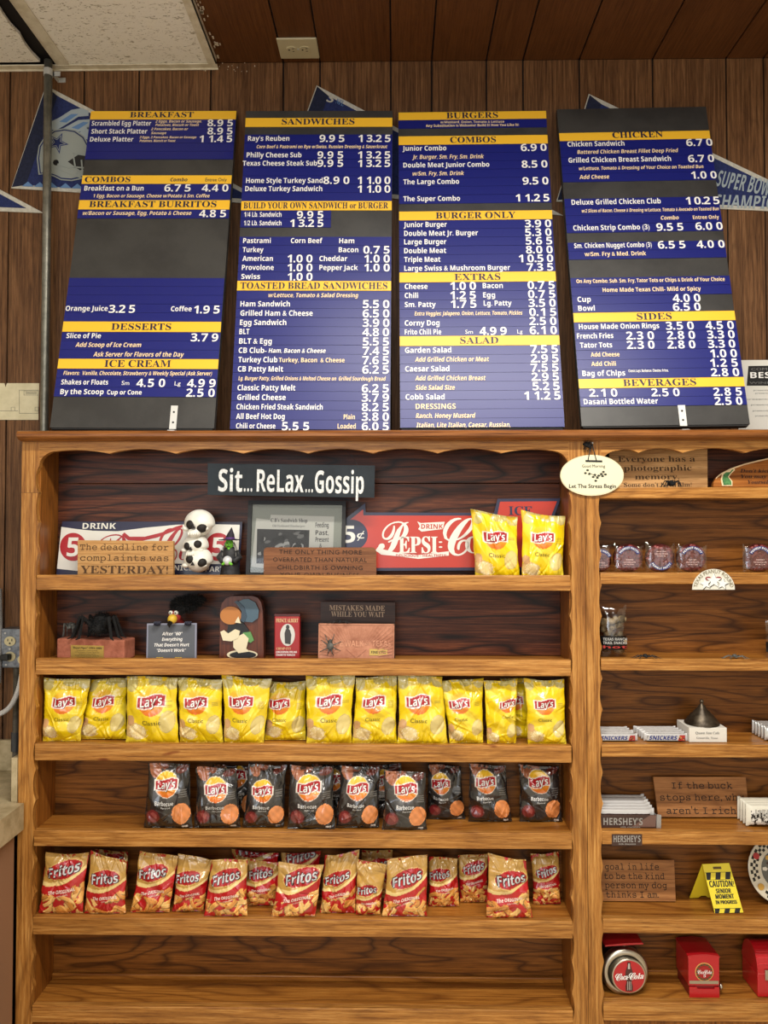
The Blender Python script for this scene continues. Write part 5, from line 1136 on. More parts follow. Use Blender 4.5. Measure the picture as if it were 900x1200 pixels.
cut('cutout_outline', ell(284, 767, 18, 5.5, 24), .001, CRP); cut('cutout_base', ell(285, 767.2, 15.5, 4, 24), .003, BKP)
cut('cutout_torso', [(268, 731), (284, 728), (292, 738), (290, 750), (276, 756), (266, 742)], .002, BKP)
cut('cutout_trousers', [(274, 748), (286, 742), (292, 748), (289, 760), (293, 763), (280, 765), (274, 758)], .0045, CRP)
cut('cutout_bag', [(285, 741), (294, 740), (298, 750), (294, 753), (287, 749)], .0035, GRP)
cut('cutout_glove', [(259, 740), (263, 738), (268, 742), (276, 737), (282, 739), (280, 747), (272, 751), (262, 750)], .0065, CRP)
cut('cutout_head', ell(271, 721, 12.5, 10.5, 28), .004, TANP)
cut('cutout_cap', [(277, 706), (286, 702), (292, 701.5), (300, 706), (304, 715), (303, 724), (296, 729), (288, 728), (284, 716)], .006, BLP)
cut('cutout_cap_brim', [(275, 705), (279, 703.5), (287, 711), (290, 722), (287, 729), (283, 727), (284, 716), (281, 709)], .0085, mat('painted_dark_blue', (54, 72, 88), .5))
cut('cutout_collar', [(276, 729), (280, 722), (283, 730)], .007, CRP)

# red tobacco tin
TINR = mat('tin_red', (158, 28, 30), .35, .2, coat=.3)
pn = Panel((322, 722), (351, 722), (321, 771), (351.5, 771), .045)
root = thing('tobacco_tin', 'small red tobacco tin with an oval portrait, right of the arched plaque', 'tin', base(337, .055, z1))
a = P(321.5, 722, .045); b = P(351.5, 722, .045)
MB().box(a.x, b.x, .045, .068, z1 + .0004, P(336, 722, .045).z, b=.0025).build('tin_body', TINR, root)
MB().box(a.x - .0005, b.x + .0005, .0445, .0685, P(336, 722, .045).z - .001, P(336, 719.5, .045).z, b=.001).build('lid', mat('tin_dark_red', (74, 22, 22), .4), root)
mb = MB(); mb.prism([pn.uv(*q) for q in ell(337, 744, 8.6, 13, 28)], .0003, .0008, pn.pt, 0); mb.prism([pn.uv(*q) for q in [(334, 754), (333.5, 742), (335, 737.5), (336, 737), (338.5, 737), (340, 738.5), (341.5, 744), (340.5, 755)]], .001, .0014, pn.pt, 1)
mb.prism([pn.uv(*q) for q in ell(337.2, 734.8, 2.1, 2.8, 12)], .001, .0014, pn.pt, 1); mb.build('oval_portrait', [mat('tin_white', (206, 206, 200), .4), mat('portrait_grey', (58, 58, 58), .5)], root)
mb = MB(); pn.text(mb, 'PRINCE ALBERT', 's', 323.5, 349.5, 727, 4.4, 0, d=.0011); pn.text(mb, 'CRIMP CUT', 's', 324, 341, 760, 2.6, 0, d=.0011); mb.cur = 1
pn.text(mb, 'LONG BURNING PIPE AND', 'b', 323.5, 348, 764, 2.2, 1, d=.0011); pn.text(mb, 'CIGARETTE TOBACCO', 'b', 323.5, 346, 767.4, 2.2, 1, d=.0011); mb.build('lettering', [mat('tin_gold', (226, 190, 140), .5), WHITE], root)

# mistakes board and embossed copper plaque
DKW = wood('dark_block', (34, 20, 14), (58, 36, 26), (74, 48, 36), 'X', fig=.2, rough=.45, coat=.1)
flat_sign('wooden_sign', 'dark brown wooden sign reading Mistakes Made While You Wait', 'sign', (376, 705), (463, 706), (375, 772), (463, 773), .072, .080, .018, DKW,
    [('MISTAKES MADE', 's', 386, 451, 712.5, 6), ('WHILE YOU WAIT', 's', 388, 450.5, 719.8, 6)], mat('worn_tan_lettering', (168, 142, 118), .6), z1)
COP = mottled('copper_clay', (170, 110, 82), (198, 138, 108), 26, .5, .2, .15)
pn = Panel((373.5, 731), (462, 731.5), (373, 773), (462, 774), .030, .034)
root = thing('embossed_plaque', 'copper-coloured embossed Texas plaque below the Mistakes sign, with a grey spider', 'plaque', base(417, .040, z1))
v0 = (z1 + .0015 + .010 * pn.N.z - pn.O.z + abs(pn.U.z) * pn.w) / pn.V.z; W_ = pn.w; H_ = pn.uv(417, 731)[1]
mb = MB(); pn.slab(mb, 0, W_, v0, H_, -.010, 0); pn.slab(mb, 0, W_, H_ - .003, H_, 0, .0022); pn.slab(mb, 0, .003, v0, H_, 0, .0022); pn.slab(mb, W_ - .003, W_, v0, H_, 0, .0022)
for k in range(34):
    t = R(8 + 164 * k / 33); d = Vector((math.cos(t), math.sin(t))); c2 = Vector((W_ * .5, v0 + .004)); n = Vector((-d.y, d.x)) * .0009
    r0 = .048 if .25 < k / 33 < .75 else .060; r1 = min(((W_ / 2 - .004) / max(abs(d.x), .01)), (H_ - v0 - .009) / max(d.y, .01))
    if r1 > r0: mb.prism([tuple(c2 + d * r0 + n), tuple(c2 + d * r0 - n), tuple(c2 + d * r1 - n * 1.6), tuple(c2 + d * r1 + n * 1.6)], 0, .0024, pn.pt)
for sx in (-1, 1):
    c2 = Vector((W_ * .5, v0 + .006)); e = c2 + Vector((sx * .026, .022)); n = Vector((.0012, .0012 * sx)); mb.prism([tuple(c2 + n), tuple(c2 - n), tuple(e - n), tuple(e + n)], 0, .0016, pn.pt)
mb.build('plaque_body', COP, root)
mb = MB(); 
for s, x0, x1 in (('STATE', 377, 402), ('WALK', 404, 426), ('of', 428, 434), ('TEXAS', 436, 458)): pn.text(mb, s, 'b', x0, x1, 754, 7 if s != 'of' else 4, 0, d=.0016); 
mb.build('raised_lettering', mat('copper_light', (206, 146, 114), .45, .1), root)
mb = MB(); pn.poly(mb, [(433, 768), (433, 760.5), (454, 760.5), (454, 768)], .0002, .0014, 0); pn.text(mb, 'FINE LINE', 'b', 435, 452, 764.3, 3, 1, d=.002); mb.build('name_plate', [GOLD, BLACK], root)
q = P(387, 757, .030); sp = thing('toy_spider', 'grey plastic spider clinging to the left half of the copper Texas plaque', 'toy spider', q)
rg = random.Random(5); mb = MB(); mb.ball(q + Vector((0, -.004, 0)), (.009, .005, .012), 12, 8); mb.ball(q + Vector((0, -.004, .013)), (.005, .004, .005), 10, 8); mb.build('body', SPG, sp)
for k in range(8):
    a = R(20 + 45 * k + rg.uniform(-10, 10)); d = Vector((math.cos(a), 0, math.sin(a))); L_ = .031 * rg.uniform(.8, 1.1)
    MB().tube([q + Vector((0, -.004, 0)) + d * .006, q + d * L_ * .55 + Vector((0, -.009, 0)), q + d * L_ + Vector((0, -.0005, 0))], [.0016, .0015, .0007], 6).build('leg', SPG, sp)
q = P(398, 731, .036); q.z += .001
spider('toy_spider', 'flat black toy spider lying along the top edge of the copper plaque', q, .0065, .036, SPB, 0, 9, up=.4, flat=.6)

# ------------------------------------------------------------------ right unit
r0, r1, r2, r3, r4, r5, r6 = ZRt
flat_sign('engraved_sign', 'light wooden sign: everyone has a photographic memory, tucked under the apron', 'sign', (714, 527), (829, 526), (714, 573), (829, 573), .070, .082, .010, wood('pale_oak_sign', (140, 96, 54), (206, 158, 102), (226, 182, 126), 'X', fig=.5, rough=.5, coat=0),
    [('Everyone has a', 's', 724, 814.5, 537.8, 6.6), ('photographic', 's', 731, 810.5, 548.4, 6.6), ('memory.', 's', 744, 796, 558.6, 6.2), ("Some don't have film!", 's', 731, 810.5, 568, 4.8)], BURN, r0)
spider('toy_spider', 'black fuzzy toy spider sitting on the rail before the photographic memory sign', Vector((P(787.5, 569, .006).x, .006, rowsR[0][0] + .0005)), .0085, .031, FUZZ, 90, 21, up=.9)
# arched family saying plaque
pts = [(836, 571), (836, 566), (839, 559.5), (845, 554.5), (856, 549), (872, 543.5), (888, 539.5), (904, 536), (930, 533), (960, 533), (990, 537), (1020, 546), (1045, 556), (1052, 563), (1052, 571)]
pn = Panel((836, 533), (1052, 533), (836, 571), (1052, 571), .070, .085)
root = thing('arched_plaque', 'honey wooden plaque with arched top and a green leaf, behind the upper right shelf rail', 'plaque', pn.pt(pn.w / 2, 0))
mb = MB(); pn.poly(mb, [(x, min(y, 570.5)) for x, y in pts], -.012, 0); mb.build('board', wood('honey_plaque', (122, 66, 22), (176, 106, 44), (196, 128, 62), 'X', fig=.4, rough=.35, coat=.3), root)
mb = MB(); up_ = pts[2:13]; pn.poly(mb, up_ + [(x, y + 1.6) for x, y in up_[::-1]], .0001, .0008); mb.build('cream_edge', CREAM, root)
for s, x0, x1, y in (("Don't kick about", 867, 925, 551.8), ('You may be old', 868, 922, 558.3), ('Yourself someday', 876, 932, 564.8)):
    mb = MB(); pn.text(mb, s, 'q', x0, x1, y, 4.0, 0, d=.0010); mb.build('lettering', mat('dark_brown_print', (48, 24, 20), .7), root)
mb = MB(); pn.poly(mb, [(846, 569.5), (844.5, 562), (846, 555), (850, 552), (854, 552), (857, 549), (860, 548.5), (861, 551), (856, 556), (854, 559), (858, 564), (858, 569.5)], .0002, .0016, 0)
pn.poly(mb, [(847.5, 568.5), (846, 562), (847.5, 556), (851, 553.5), (855, 553.5), (857.5, 550.5), (859.5, 550.5), (855, 555.5), (852.5, 559), (856.5, 564), (857, 568.5)], .0016, .0022, 1); mb.build('painted_leaf', [CREAM, mottled('leaf_green', (52, 110, 60), (92, 150, 84), 90, .6, .0)], root)

# oval sign on the joint between the units
pn = Panel((656, 533), (731.5, 533), (656, 581), (731.5, 581), -.0075)
root = thing('oval_sign', 'cream oval sign reading Good Morning Let The Stress Begin, hung between the units', 'sign', pn.pt(*pn.uv(693.8, 557)))
mb = MB(); mb.prism([pn.uv(*q) for q in ell(693.8, 557, 37.2, 24, 48)], -.0055, 0, pn.pt); mb.build('board', mottled('cream_board', (212, 206, 168), (226, 220, 186), 10, .6, .03), root)
mb = MB(); mb.prism([pn.uv(*q) for q in ell(693.8, 557, 36, 22.8, 48)], .0001, .0006, pn.pt); mb.build('inner_face', mat('cream_face', (228, 222, 190), .6), root)
mb = MB(); pn.text(mb, 'Good Morning', 'r', 682, 709, 546.2, 3.4, 0, d=.0012); mb.build('lettering', BLACK, root)
mb = MB(); pn.text(mb, 'Let The Stress Begin', 'r', 666.7, 721.4, 569.6, 4.6, 0, d=.0012); pn.text(mb, 'Let The Stress Begin', 'r', 667.0, 721.7, 569.6, 4.6, 0, d=.0012); mb.build('lettering', BLACK, root)
mb = MB(); pn.poly(mb, [(686, 541.3), (686, 539.2), (705.6, 539.6), (705.6, 541.8)], .0007, .0016); mb.build('ribbon_slot', BLACK, root)
mb = MB()
for x, y in ((688.5, 551), (686, 554.5), (690.5, 555.5), (697, 556.5), (695, 559), (700, 560), (698, 563.5), (701.5, 557.5), (704.5, 555.5), (707, 553), (709.5, 556), (706, 558)): mb.prism([pn.uv(*q) for q in ell(x, y, 1.7, 1.25, 10)], .0007, .0011, pn.pt)
pn.poly(mb, [(690, 553.5), (699, 558.4), (708, 555), (708, 555.6), (699, 559), (690, 554.2)], .0007, .0010); mb.build('berry_print', mat('olive_black', (44, 48, 36), .7), root)
dl = thing('black_ribbon_bow', 'ragged black bow and pin above the oval sign', 'bow', P(689, 522, -.008)); rg = random.Random(6)
mb = MB(); c = P(688.5, 522.5, -.008)
for k in range(9): a = R(200 + 150 * rg.random()); e = c + Vector((rg.uniform(-.012, .012), 0, rg.uniform(-.016, .014))); mb.tube([c, (c + e) / 2 + Vector((0, -.003, .002)), e], [.004, .005, .002], 6)
mb.spikes(rg, c, (.008, .003, .012), 60, .008, .0012); mb.build('bow', FUZZ, dl)
for xb in (688, 698):
    mb = MB(); mb.tube([P(694, 520, -.006), P(694 + (xb - 694) * .5, 529, -.008), P(xb + 1, 540, -.0095)], .0012, 6); mb.build('cord', BLACK, dl)
MB().ball(P(694.3, 519, -.007), .0035, 10, 8).build('pin_head', mat('pin_silver', (200, 200, 200), .3, 1.), dl, smooth=True)

# peanut candy rounds in clear wrappers
PNK = mottled('candy_pink', (126, 46, 48), (188, 96, 92), 120, .35, .3, lo=.35, hi=.62, dist=.001); NAVYB = mat('label_blue', (40, 52, 120), .5); FILM = film(k=.11)
rg = random.Random(31)
def candy(label, cx, x0, x1, y0, Y, flip, seed, yc=653.5):
    rg = random.Random(seed); a = P(x0, y0, Y); b = P(x1, y0, Y); zt_ = a.z; c = P(cx, yc, Y); zb = r1 + .0006; rad = .0375
    rad = min(rad, (b.x - a.x) / 2 - .001); c.z = zb + rad + .001
    root = thing('candy_round', label, 'candy', Vector(((a.x + b.x) / 2, Y, zb)), 'wrapped pink peanut rounds')
    mb = MB(); mb.prism([(c.x + rad * math.cos(2 * PI * k / 32), c.z + rad * math.sin(2 * PI * k / 32)) for k in range(32)], Y - .002, Y + .010, lambda p, q, d: (p, d, q))
    for k in range(64):
        t = rg.random() * 2 * PI; r = rad * .86 * math.sqrt(rg.random()); mb.ball((c.x + r * math.cos(t), Y - .002, c.z + r * math.sin(t)), (.0058, .0038, .0046), 8, 6)
    mb.build('candy_body', PNK, root, smooth=True)
    nx, nz = 22, 22; vs = []; fs = []
    for j in range(nz + 1):
        for i in range(nx + 1):
            u, v = i / nx, j / nz; e = min(u, 1 - u, v, 1 - v); d = Y - .0085 * min(1, e / .16) ** .6 - rg.uniform(0, .0012) * (1.6 if e < .2 else .7)
            vs.append((a.x + (b.x - a.x) * (u + rg.uniform(-.006, .006)), d, zb + (zt_ - zb) * v + (rg.uniform(-.002, .002) if 0 < j else 0)))
    for j in range(nz):
        for i in range(nx): k = j * (nx + 1) + i; fs.append((k, k + 1, k + nx + 2, k + nx + 1))
    MB().add(vs, fs).build('clear_wrapper', FILM, root, smooth=True)
    f = lambda p, q: Vector((c.x + p, Y - .0092, c.z + q))
    mb = MB()
    s = -1 if flip else 1
    n = 18; lo_, hi_ = R(25), R(155); ring = [f(.0315 * math.cos(lo_ + (hi_ - lo_) * k / n), s * .0315 * math.sin(lo_ + (hi_ - lo_) * k / n)) for k in range(n + 1)] + [f(.0225 * math.cos(lo_ + (hi_ - lo_) * k / n), s * .0225 * math.sin(lo_ + (hi_ - lo_) * k / n)) for k in range(n, -1, -1)]
    mb.add(ring, [(k, k + 1, 2 * n + 1 - k - 1, 2 * n + 1 - k) for k in range(n)], 0)
    arc_text(mb, 'PEANUT PATTY', 'b', lambda p, q: f(p, q) + Vector((0, -.0006, 0)), 0, 0, .0245 if not flip else .0295, 150 if not flip else 210, 30 if not flip else 330, .0052, 1, inside=flip)
    for k, (t_, wd) in enumerate((('TANNER', .022), ('original peanut candy', .034), ('net wt 2.5 oz', .026))):
        z_ = (-.006 - k * .006) * s + (-.002 if flip else 0); put(mb, t_, 'b', f, -wd / 2, wd / 2, z_, .0032, 2)
    mb.build('label_print', [NAVYB, WHITE, mat('label_pale_pink', (232, 196, 190), .5)], root)
candy('pink candy round peeking out beside the stile, leftmost of its row', 703, 690, 716.5, 636.5, .055, False, 1)
candy('pink candy round with arched blue band, second from the left', 736, 718, 754, 637, .045, False, 2)
candy('pink candy round with its label upside down, middle of its row', 773.5, 756, 790.5, 635.5, .042, True, 3)
candy('pink candy round with arched blue band, above the half-round star sticker', 810, 792.5, 829, 636, .045, False, 4)
candy('pink candy round standing alone at the right picture edge', 889, 870, 908, 637, .045, False, 5)
# half-round sticker on the rail
pn = Panel((810, 666), (862, 666), (810, 691), (862, 691), -.0032)
root = thing('half_round_sign', 'white half-round sign with three stars fixed to the shelf rail', 'sign', pn.pt(*pn.uv(836, 684)))
mb = MB(); pn.poly(mb, [(861.2, 691)] + ell(836.2, 691, 25, 24.2, 28, 0, -180) + [(811.2, 691)], -.0018, 0); mb.build('board', mat('sign_ivory', (222, 220, 206), .5), root)
mb = MB(); f = lambda p, q: pn.pt(p, q, .0012); cu, cv = pn.uv(836.2, 691); k_ = 2 / F
arc_text(mb, 'TEXAS PEANUT ROUND', 'r', f, cu, cv, 19.2 * k_, 172, 8, 4.2 * k_, 0); mb.build('lettering', mat('gold_print', (120, 106, 70), .6), root)
mb = MB()
for x, y, r_, rt in ((826.5, 684, 7, 100), (836.3, 680.5, 9, 90), (846.5, 684, 7, 80)):
    q = pn.uv(x + .8, y + .8); mb.prism(star(q[0], q[1], r_ * k_, rt, .42), .0008, .0011, pn.pt, 1)
    q = pn.uv(x, y); mb.prism(star(q[0], q[1], r_ * k_, rt, .42), .0012, .0018, pn.pt, 0)
for x in (830, 842): mb.prism([pn.uv(*q) for q in ell(x, 678, 3.6, 2.4, 12)], .0006, .0007, pn.pt, 2)
mb.build('star_print', [mat('star_white', (240, 240, 234), .5), mat('star_shadow', (60, 56, 50), .6), mat('star_maroon', (150, 70, 72), .6)], root)

# clear snack pouches
def pouch(label, x0, x1, y0, Y, z, lines):
    a = P(x0, y0, Y); b = P(x1, y0, Y); rg = random.Random(int(x0)); H = a.z - z
    root = thing('snack_pouch', label, 'snack bag', Vector(((a.x + b.x) / 2, Y, z)), 'clear snack pouches with black labels')
    mb = MB()
    for k in range(26): mb.ball((rg.uniform(a.x + .012, b.x - .012), Y + rg.uniform(-.006, .010), z + rg.uniform(.012, H * .72)), (rg.uniform(.008, .013), .007, rg.uniform(.006, .011)), 10, 7)
    tag(mb.build('pouch_filling', mottled('tan_filling', (88, 72, 52), (176, 150, 108), 50, .6, .3), root, smooth=True), kind='stuff')
    def sheet(z0_, z1_, off, nx=20, nz=20):
        vs = []; fs = []
        for j in range(nz + 1):
            for i in range(nx + 1):
                u, v = i / nx, j / nz; zz = z0_ + (z1_ - z0_) * v; V_ = (zz - z) / H; e = min(u, 1 - u)
                d = Y - .020 * (min(1, e / .3) ** .7) * math.sin(PI * min(1, max(0, V_ * .98 + .02))) ** .5 - off - .0012 * math.sin(u * 17 + V_ * 9) * math.sin(V_ * 13)
                vs.append((a.x + (b.x - a.x) * u, d, zz))
        for j in range(nz):
            for i in range(nx): k = j * (nx + 1) + i; fs.append((k, k + 1, k + nx + 2, k + nx + 1))
        return MB().add(vs, fs)
    sheet(z + .0006, a.z, 0).build('clear_film', film('pouch_film', k=.10, rough=.12), root, smooth=True)
    lb = sheet(z + H * .14, z + H * .41, .0006, 20, 6); lb.build('black_label', mat('label_black', (20, 18, 18), .35), root, smooth=True)
    mb = MB()
    for s, zz, cp, m in lines: put(mb, s, 'b', lambda p, q: Vector((p, Y - .0232, q)), a.x + .006, b.x - .006, z + H * zz, H * cp, m)
    mb.build('label_print', [mat('soft_grey_print', (178, 178, 174), .5), mat('label_red', (170, 44, 40), .5)], root)
pouch('clear snack pouch with black label, standing behind the stile on the third right-hand shelf', 701, 734, 708.5, .055, r2 + .0004, (('TEXAS RANCH', .33, .05, 0), ('TRAIL SNACKS', .26, .05, 0), ('hot', .18, .05, 1)))
pouch('clear snack pouch with dark label at the right picture edge, same shelf', 897, 932, 726, .050, r2 + .0004, (('TEXAS RANCH', .33, .05, 0), ('TRAIL SNACKS', .26, .05, 0)))
spider('toy_spider', 'small black toy spider lying on the shelf rail near the snack pouch', Vector((P(757, 770, .006).x, .006, rowsR[2][0] + .0005)), .0065, .038, SPB, 0, 33, up=.6, flat=.7)
spider('toy_spider', 'small grey-black toy spider lying at the right end of the same shelf', Vector((P(862, 770, .006).x, .006, rowsR[2][0] + .0005)), .0065, .036, SPG, 0, 36, up=.6, flat=.7)

# chocolate bars standing in rows
SILVER = mat('wrapper_silver', (206, 206, 204), .22, .55, coat=.6); WRW = mat('wrapper_white', (196, 194, 192), .25, coat=.6); WRB = mat('wrapper_brown', (56, 30, 22), .25, coat=.7); WRR = mat('wrapper_red', (170, 36, 32), .3, coat=.5); CARM = mat('caramel_print', (206, 140, 70), .4)
def bar(label, group, x0, x1, ytop, Y, th, z, front, txt=None, txtm=None, seed=0, top=None):
    """one wrapped bar on its long edge: pillow body, crimped fins at both ends."""
    rg = random.Random(seed); a = P(x0, ytop, Y); b = P(x1, ytop, Y); H = a.z - z; L_ = b.x - a.x
    root = thing('candy_bar', label, 'candy bar', Vector(((a.x + b.x) / 2, Y, z)), group)
    n = 26; m = 10; vs = []; fs = []; mi = []
    fin = .008
    for i in range(n + 1):
        x = a.x + L_ * i / n; e = min(x - a.x, b.x - x); k = 0.12 if e < fin * .8 else min(1, .12 + (e - fin * .8) / .010) ** .5
        for j in range(m):
            t = 2 * PI * j / m + PI / m; sx = math.copysign(abs(math.cos(t)) ** .6, math.cos(t)); sz = math.copysign(abs(math.sin(t)) ** .6, math.sin(t))
            kz = 1 if e < fin * .8 else (.90 + .10 * k)
            vs.append((x, Y + th / 2 + sx * th / 2 * k + rg.uniform(-.0003, .0003), z + H / 2 + sz * H / 2 * (.86 if e > fin else .98) + (rg.uniform(-.0004, .0004))))
    zmin = min(v[2] for v in vs); vs = [(v[0], v[1], v[2] - zmin + z) for v in vs]
    for i in range(n):
        for j in range(m):
            fs.append((i * m + j, (i + 1) * m + j, (i + 1) * m + (j + 1) % m, i * m + (j + 1) % m))
    fs += [tuple(range(m)), tuple(n * m + j for j in range(m))]
    mb = MB(); mb.add(vs, fs, 0)
    for q in range(len(fs)):
        i, j = divmod(q, m)
        if q >= n * m: continue
        c_ = sum(vs[p][2] for p in fs[q]) / 4; yy = sum(vs[p][1] for p in fs[q]) / 4
        if c_ > z + H * .70: mb.m[q] = 1
        elif i < 2 or i >= n - 2: mb.m[q] = 2
    mb.build('wrapper', [front, top or SILVER, top or SILVER], root, smooth=True)
    if txt:
        mb = MB(); f = lambda p, q: Vector((p, Y - .0012, q))
        s, st, u0, u1, zz, cp = txt
        if txtm == 'nut':
            mb.add([f(a.x + L_ * .05, z + H * .18), f(a.x + L_ * .76, z + H * .18), f(a.x + L_ * .80, z + H * .80), f(a.x + L_ * .09, z + H * .80)], [(0, 1, 2, 3)], 2)
            mb.add([f(a.x + L_ * .76, z + H * .16), f(a.x + L_ * .92, z + H * .16), f(a.x + L_ * .92, z + H * .82), f(a.x + L_ * .80, z + H * .82)], [(0, 1, 2, 3)], 3)
            put(mb, s, st, lambda p, q: f(p, q) + Vector((0, -.0004, 0)), a.x + L_ * u0, a.x + L_ * u1, z + H * zz, H * cp, 1)
            put(mb, s, st, lambda p, q: f(p, q) + Vector((0, -.0005, 0)), a.x + L_ * u0 + .0006, a.x + L_ * u1 + .0006, z + H * zz + .0006, H * cp, 1)
            for k in range(7): q = rg.uniform(.80, .90); mb.add([f(a.x + L_ * (q + .02 * math.cos(t_)), z + H * (.3 + .05 * k + .08 * math.sin(t_))) + Vector((0, -.0004 - k * .00002, 0)) for t_ in (0, 1.2, 2.4, 3.6, 4.8)], [(0, 1, 2, 3, 4)], rg.choice((4, 5)))
        else:
            put(mb, s, st, f, a.x + L_ * u0, a.x + L_ * u1, z + H * zz, H * cp, 0)
        mb.build('wrapper_print', [SILVER, NAVYB, WRW, WRR, CARM, WRB], root)
    return root
nb = ['front', 'second', 'third', 'fourth', 'rear']
for st_, (x0, x1, yt) in enumerate(((698, 747, 860), (755, 806.5, 859.5))):
    for k in range(5):
        Y = .022 + k * .0185; dx = (P(x0, 860, .022).x); rg = random.Random(st_ * 10 + k); sh = rg.uniform(-1.5, 1.5)
        xa = 450 + (x0 + sh - 450) * 2.022 / (2 + Y); xb = 450 + (x1 + sh - 450) * 2.022 / (2 + Y); yy = 622 + (yt - 622) * 2.022 / (2 + Y)
        lab = nb[k] + (' candy bar of the left row on the fourth right-hand shelf, beside the stile' if st_ == 0 else ' candy bar of the row beside the white box with the bell')
        bar(lab, 'white and brown candy bars in two rows', xa, xb, yy, Y, .0165, r3 + .0006, WRB, ('SNICKERS', 'i', .10, .74, .26, .46), 'nut', st_ * 10 + k, WRW)
# white box with bell
WBX = mat('box_white', (222, 218, 208), .6)
a = P(810, 852.8, .006); b = P(854.5, 852.8, .006)
wb = thing('white_box', 'small white gift box lettered with a cafe name, under the bronze bell', 'box', Vector(((a.x + b.x) / 2, .055, r3)))
MB().box(a.x, b.x, .020, .108, r3 + .0005, P(830, 852.8, .02).z, b=.001).build('box_body', WBX, wb)
zt_ = P(830, 852.8, .02).z
mb = MB(); f = lambda p, q: Vector((p, .0192, q)); put(mb, 'Queen Ann Cafe', 's', f, P(815, 860, .02).x, P(843, 860, .02).x, P(815, 860.2, .02).z, .0062, 0); put(mb, 'Greenville, Texas', 's', f, P(816, 860, .02).x, P(841, 860, .02).x, P(815, 865.8, .02).z, .005, 0); mb.build('lettering', GREY, wb)
BRZ = mottled('aged_bronze', (58, 50, 40), (88, 78, 64), 40, .38, .1, .7)
bc = Vector((P(822.5, 850, .062).x, .062, zt_ + .0004)); bl_ = thing('bell', 'dark bronze bell with stepped dome standing on the white box', 'bell', bc)
MB().lathe([(.0435, 0), (.0445, .004), (.041, .008), (.038, .011), (.0375, .014), (.031, .019), (.030, .023), (.022, .029), (.021, .032), (.013, .039), (.0095, .046), (.0045, .051), (.0035, .055)], L3(bc), 36).build('bell_dome', BRZ, bl_, smooth=True)
MB().ball(bc + Vector((0, 0, .0585)), .0055, 14, 10).build('knob', BRZ, bl_, smooth=True)
for k in range(5):
    Y = .030 + k * .017; yy = 622 + (850 + 16 - 622) * 2.03 / (2 + Y) - 14; xa = 450 + (897 - 450) * 2.03 / (2 + Y); xb = 450 + (955 - 450) * 2.03 / (2 + Y)
    bar(nb[k] + ' brown and silver candy bar at the right picture edge, fourth right-hand shelf', 'brown and silver candy bars at the picture edge', xa, xb, yy, Y, .015, r3 + .0006, WRB, ("HERSHEY'S", 'b', .12, .85, .3, .4), None, 60 + k)
# open display box of chocolate bars
a = P(697, 954, .004); b = P(776, 954, .004)
db = thing('display_box', 'brown open candy display box with big silver lettering, beside the stile', 'box', Vector(((a.x + b.x) / 2, .055, r4)))
zf = P(740, 955, .020).z; DBR = mat('box_brown', (60, 36, 30), .4, coat=.3); DSL = mat('box_silver', (168, 166, 164), .35, .5)
xe = P(769, 955, .02).x; a = P(697, 955, .02)
MB().box(a.x, xe, .020, .0212, r4 + .0005, zf).build('front_panel', DBR, db)
mb = MB(); mb.prism([(P(740, 972, .02).x, r4 + .004), (P(768, 972, .02).x, r4 + .004), (P(769, 960, .02).x, zf - .0005), (P(762, 956, .02).x, zf - .0005)], .0192, .0199, lambda p, q, d: (p, d, q)); mb.build('chocolate_print', mat('chocolate_print', (112, 84, 74), .4), db)
mb = MB(); mb.prism([(xe + .0002, r4 + .0005), (xe + .012, r4 + .0005), (xe + .013, zf), (xe + .002, zf + .002)], .0195, .0215, lambda p, q, d: (p, d, q)); mb.build('corner_flap', DSL, db)
MB().box(xe, xe + .0014, .0216, .1185, r4 + .0005, zf).build('side_panel', DSL, db)
MB().box(a.x, xe, .1172, .1185, r4 + .0005, zf + .020).build('back_panel', DBR, db)
MB().box(a.x, xe, .0216, .117, r4 + .0003, r4 + .0012).build('box_floor', DBR, db)
mb = MB(); put(mb, "HERSHEY'S", 'b', lambda p, q: Vector((p, .0186, q)), P(707, 965, .02).x, P(753, 965, .02).x, r4 + .0085, .0180, 0); put(mb, 'milk chocolate', 'b', lambda p, q: Vector((p, .0186, q)), P(727, 965, .02).x, P(750, 965, .02).x, r4 + .0015, .0038, 0); mb.build('lettering', DSL, db)
for k in range(6):
    Y = .024 + k * .0155; xa = 450 + (699 - 450) * 2.02 / (2 + Y); xb = 450 + (768 - 450) * 2.02 / (2 + Y)
    zz = zf + .006 + k * .0022; yp = 622 - (zz - 1.5) * F / (2 + Y) 
    q0 = P(xa, 950, Y)
    bar(nb[k] + ' silver-backed chocolate bar standing in the brown display box' if k < 4 else ('fifth' if k == 4 else 'rearmost') + ' silver-backed chocolate bar standing in the brown display box', 'chocolate bars in the display box', xa, xb, yp, Y, .0145, r4 + .0016, WRB, None, None, 80 + k, WRW)
pn = Panel((717, 977.5), (752.5, 977.5), (717, 991), (752.5, 991), -.0022)
root = thing('shelf_label', 'small dark brand label stuck on the rail below the display box', 'label', pn.pt(*pn.uv(734.5, 984)))
mb = MB(); pn.poly(mb, [(717, 991), (717, 977.5), (752.5, 977.5), (752.5, 991)], -.0008, 0); mb.build('label_card', DBR, root)
mb = MB(); pn.text(mb, "HERSHEY'S", 'b', 719, 750.5, 983, 7.6, 0, d=.0005); pn.text(mb, 'milk chocolate', 'b', 725, 745, 989, 1.9, 0, d=.0005); mb.build('lettering', DSL, root)
flat_sign('engraved_sign', 'engraved wooden sign: if the buck stops here why am I not rich', 'sign', (765.5, 910.5), (873.8, 910.5), (771.7, 961), (878.6, 961), .086, .112, .008, TANW,
    [('If the buck', 't', 787, 858, 920.7, 7.2), ('stops here, why', 't', 773.5, 872, 934.5, 7.2), ("aren't I rich?", 't', 781, 866.5, 950, 7.4)], BURND, r4)
CRW = mat('cookie_white', (226, 222, 206), .3, coat=.5)
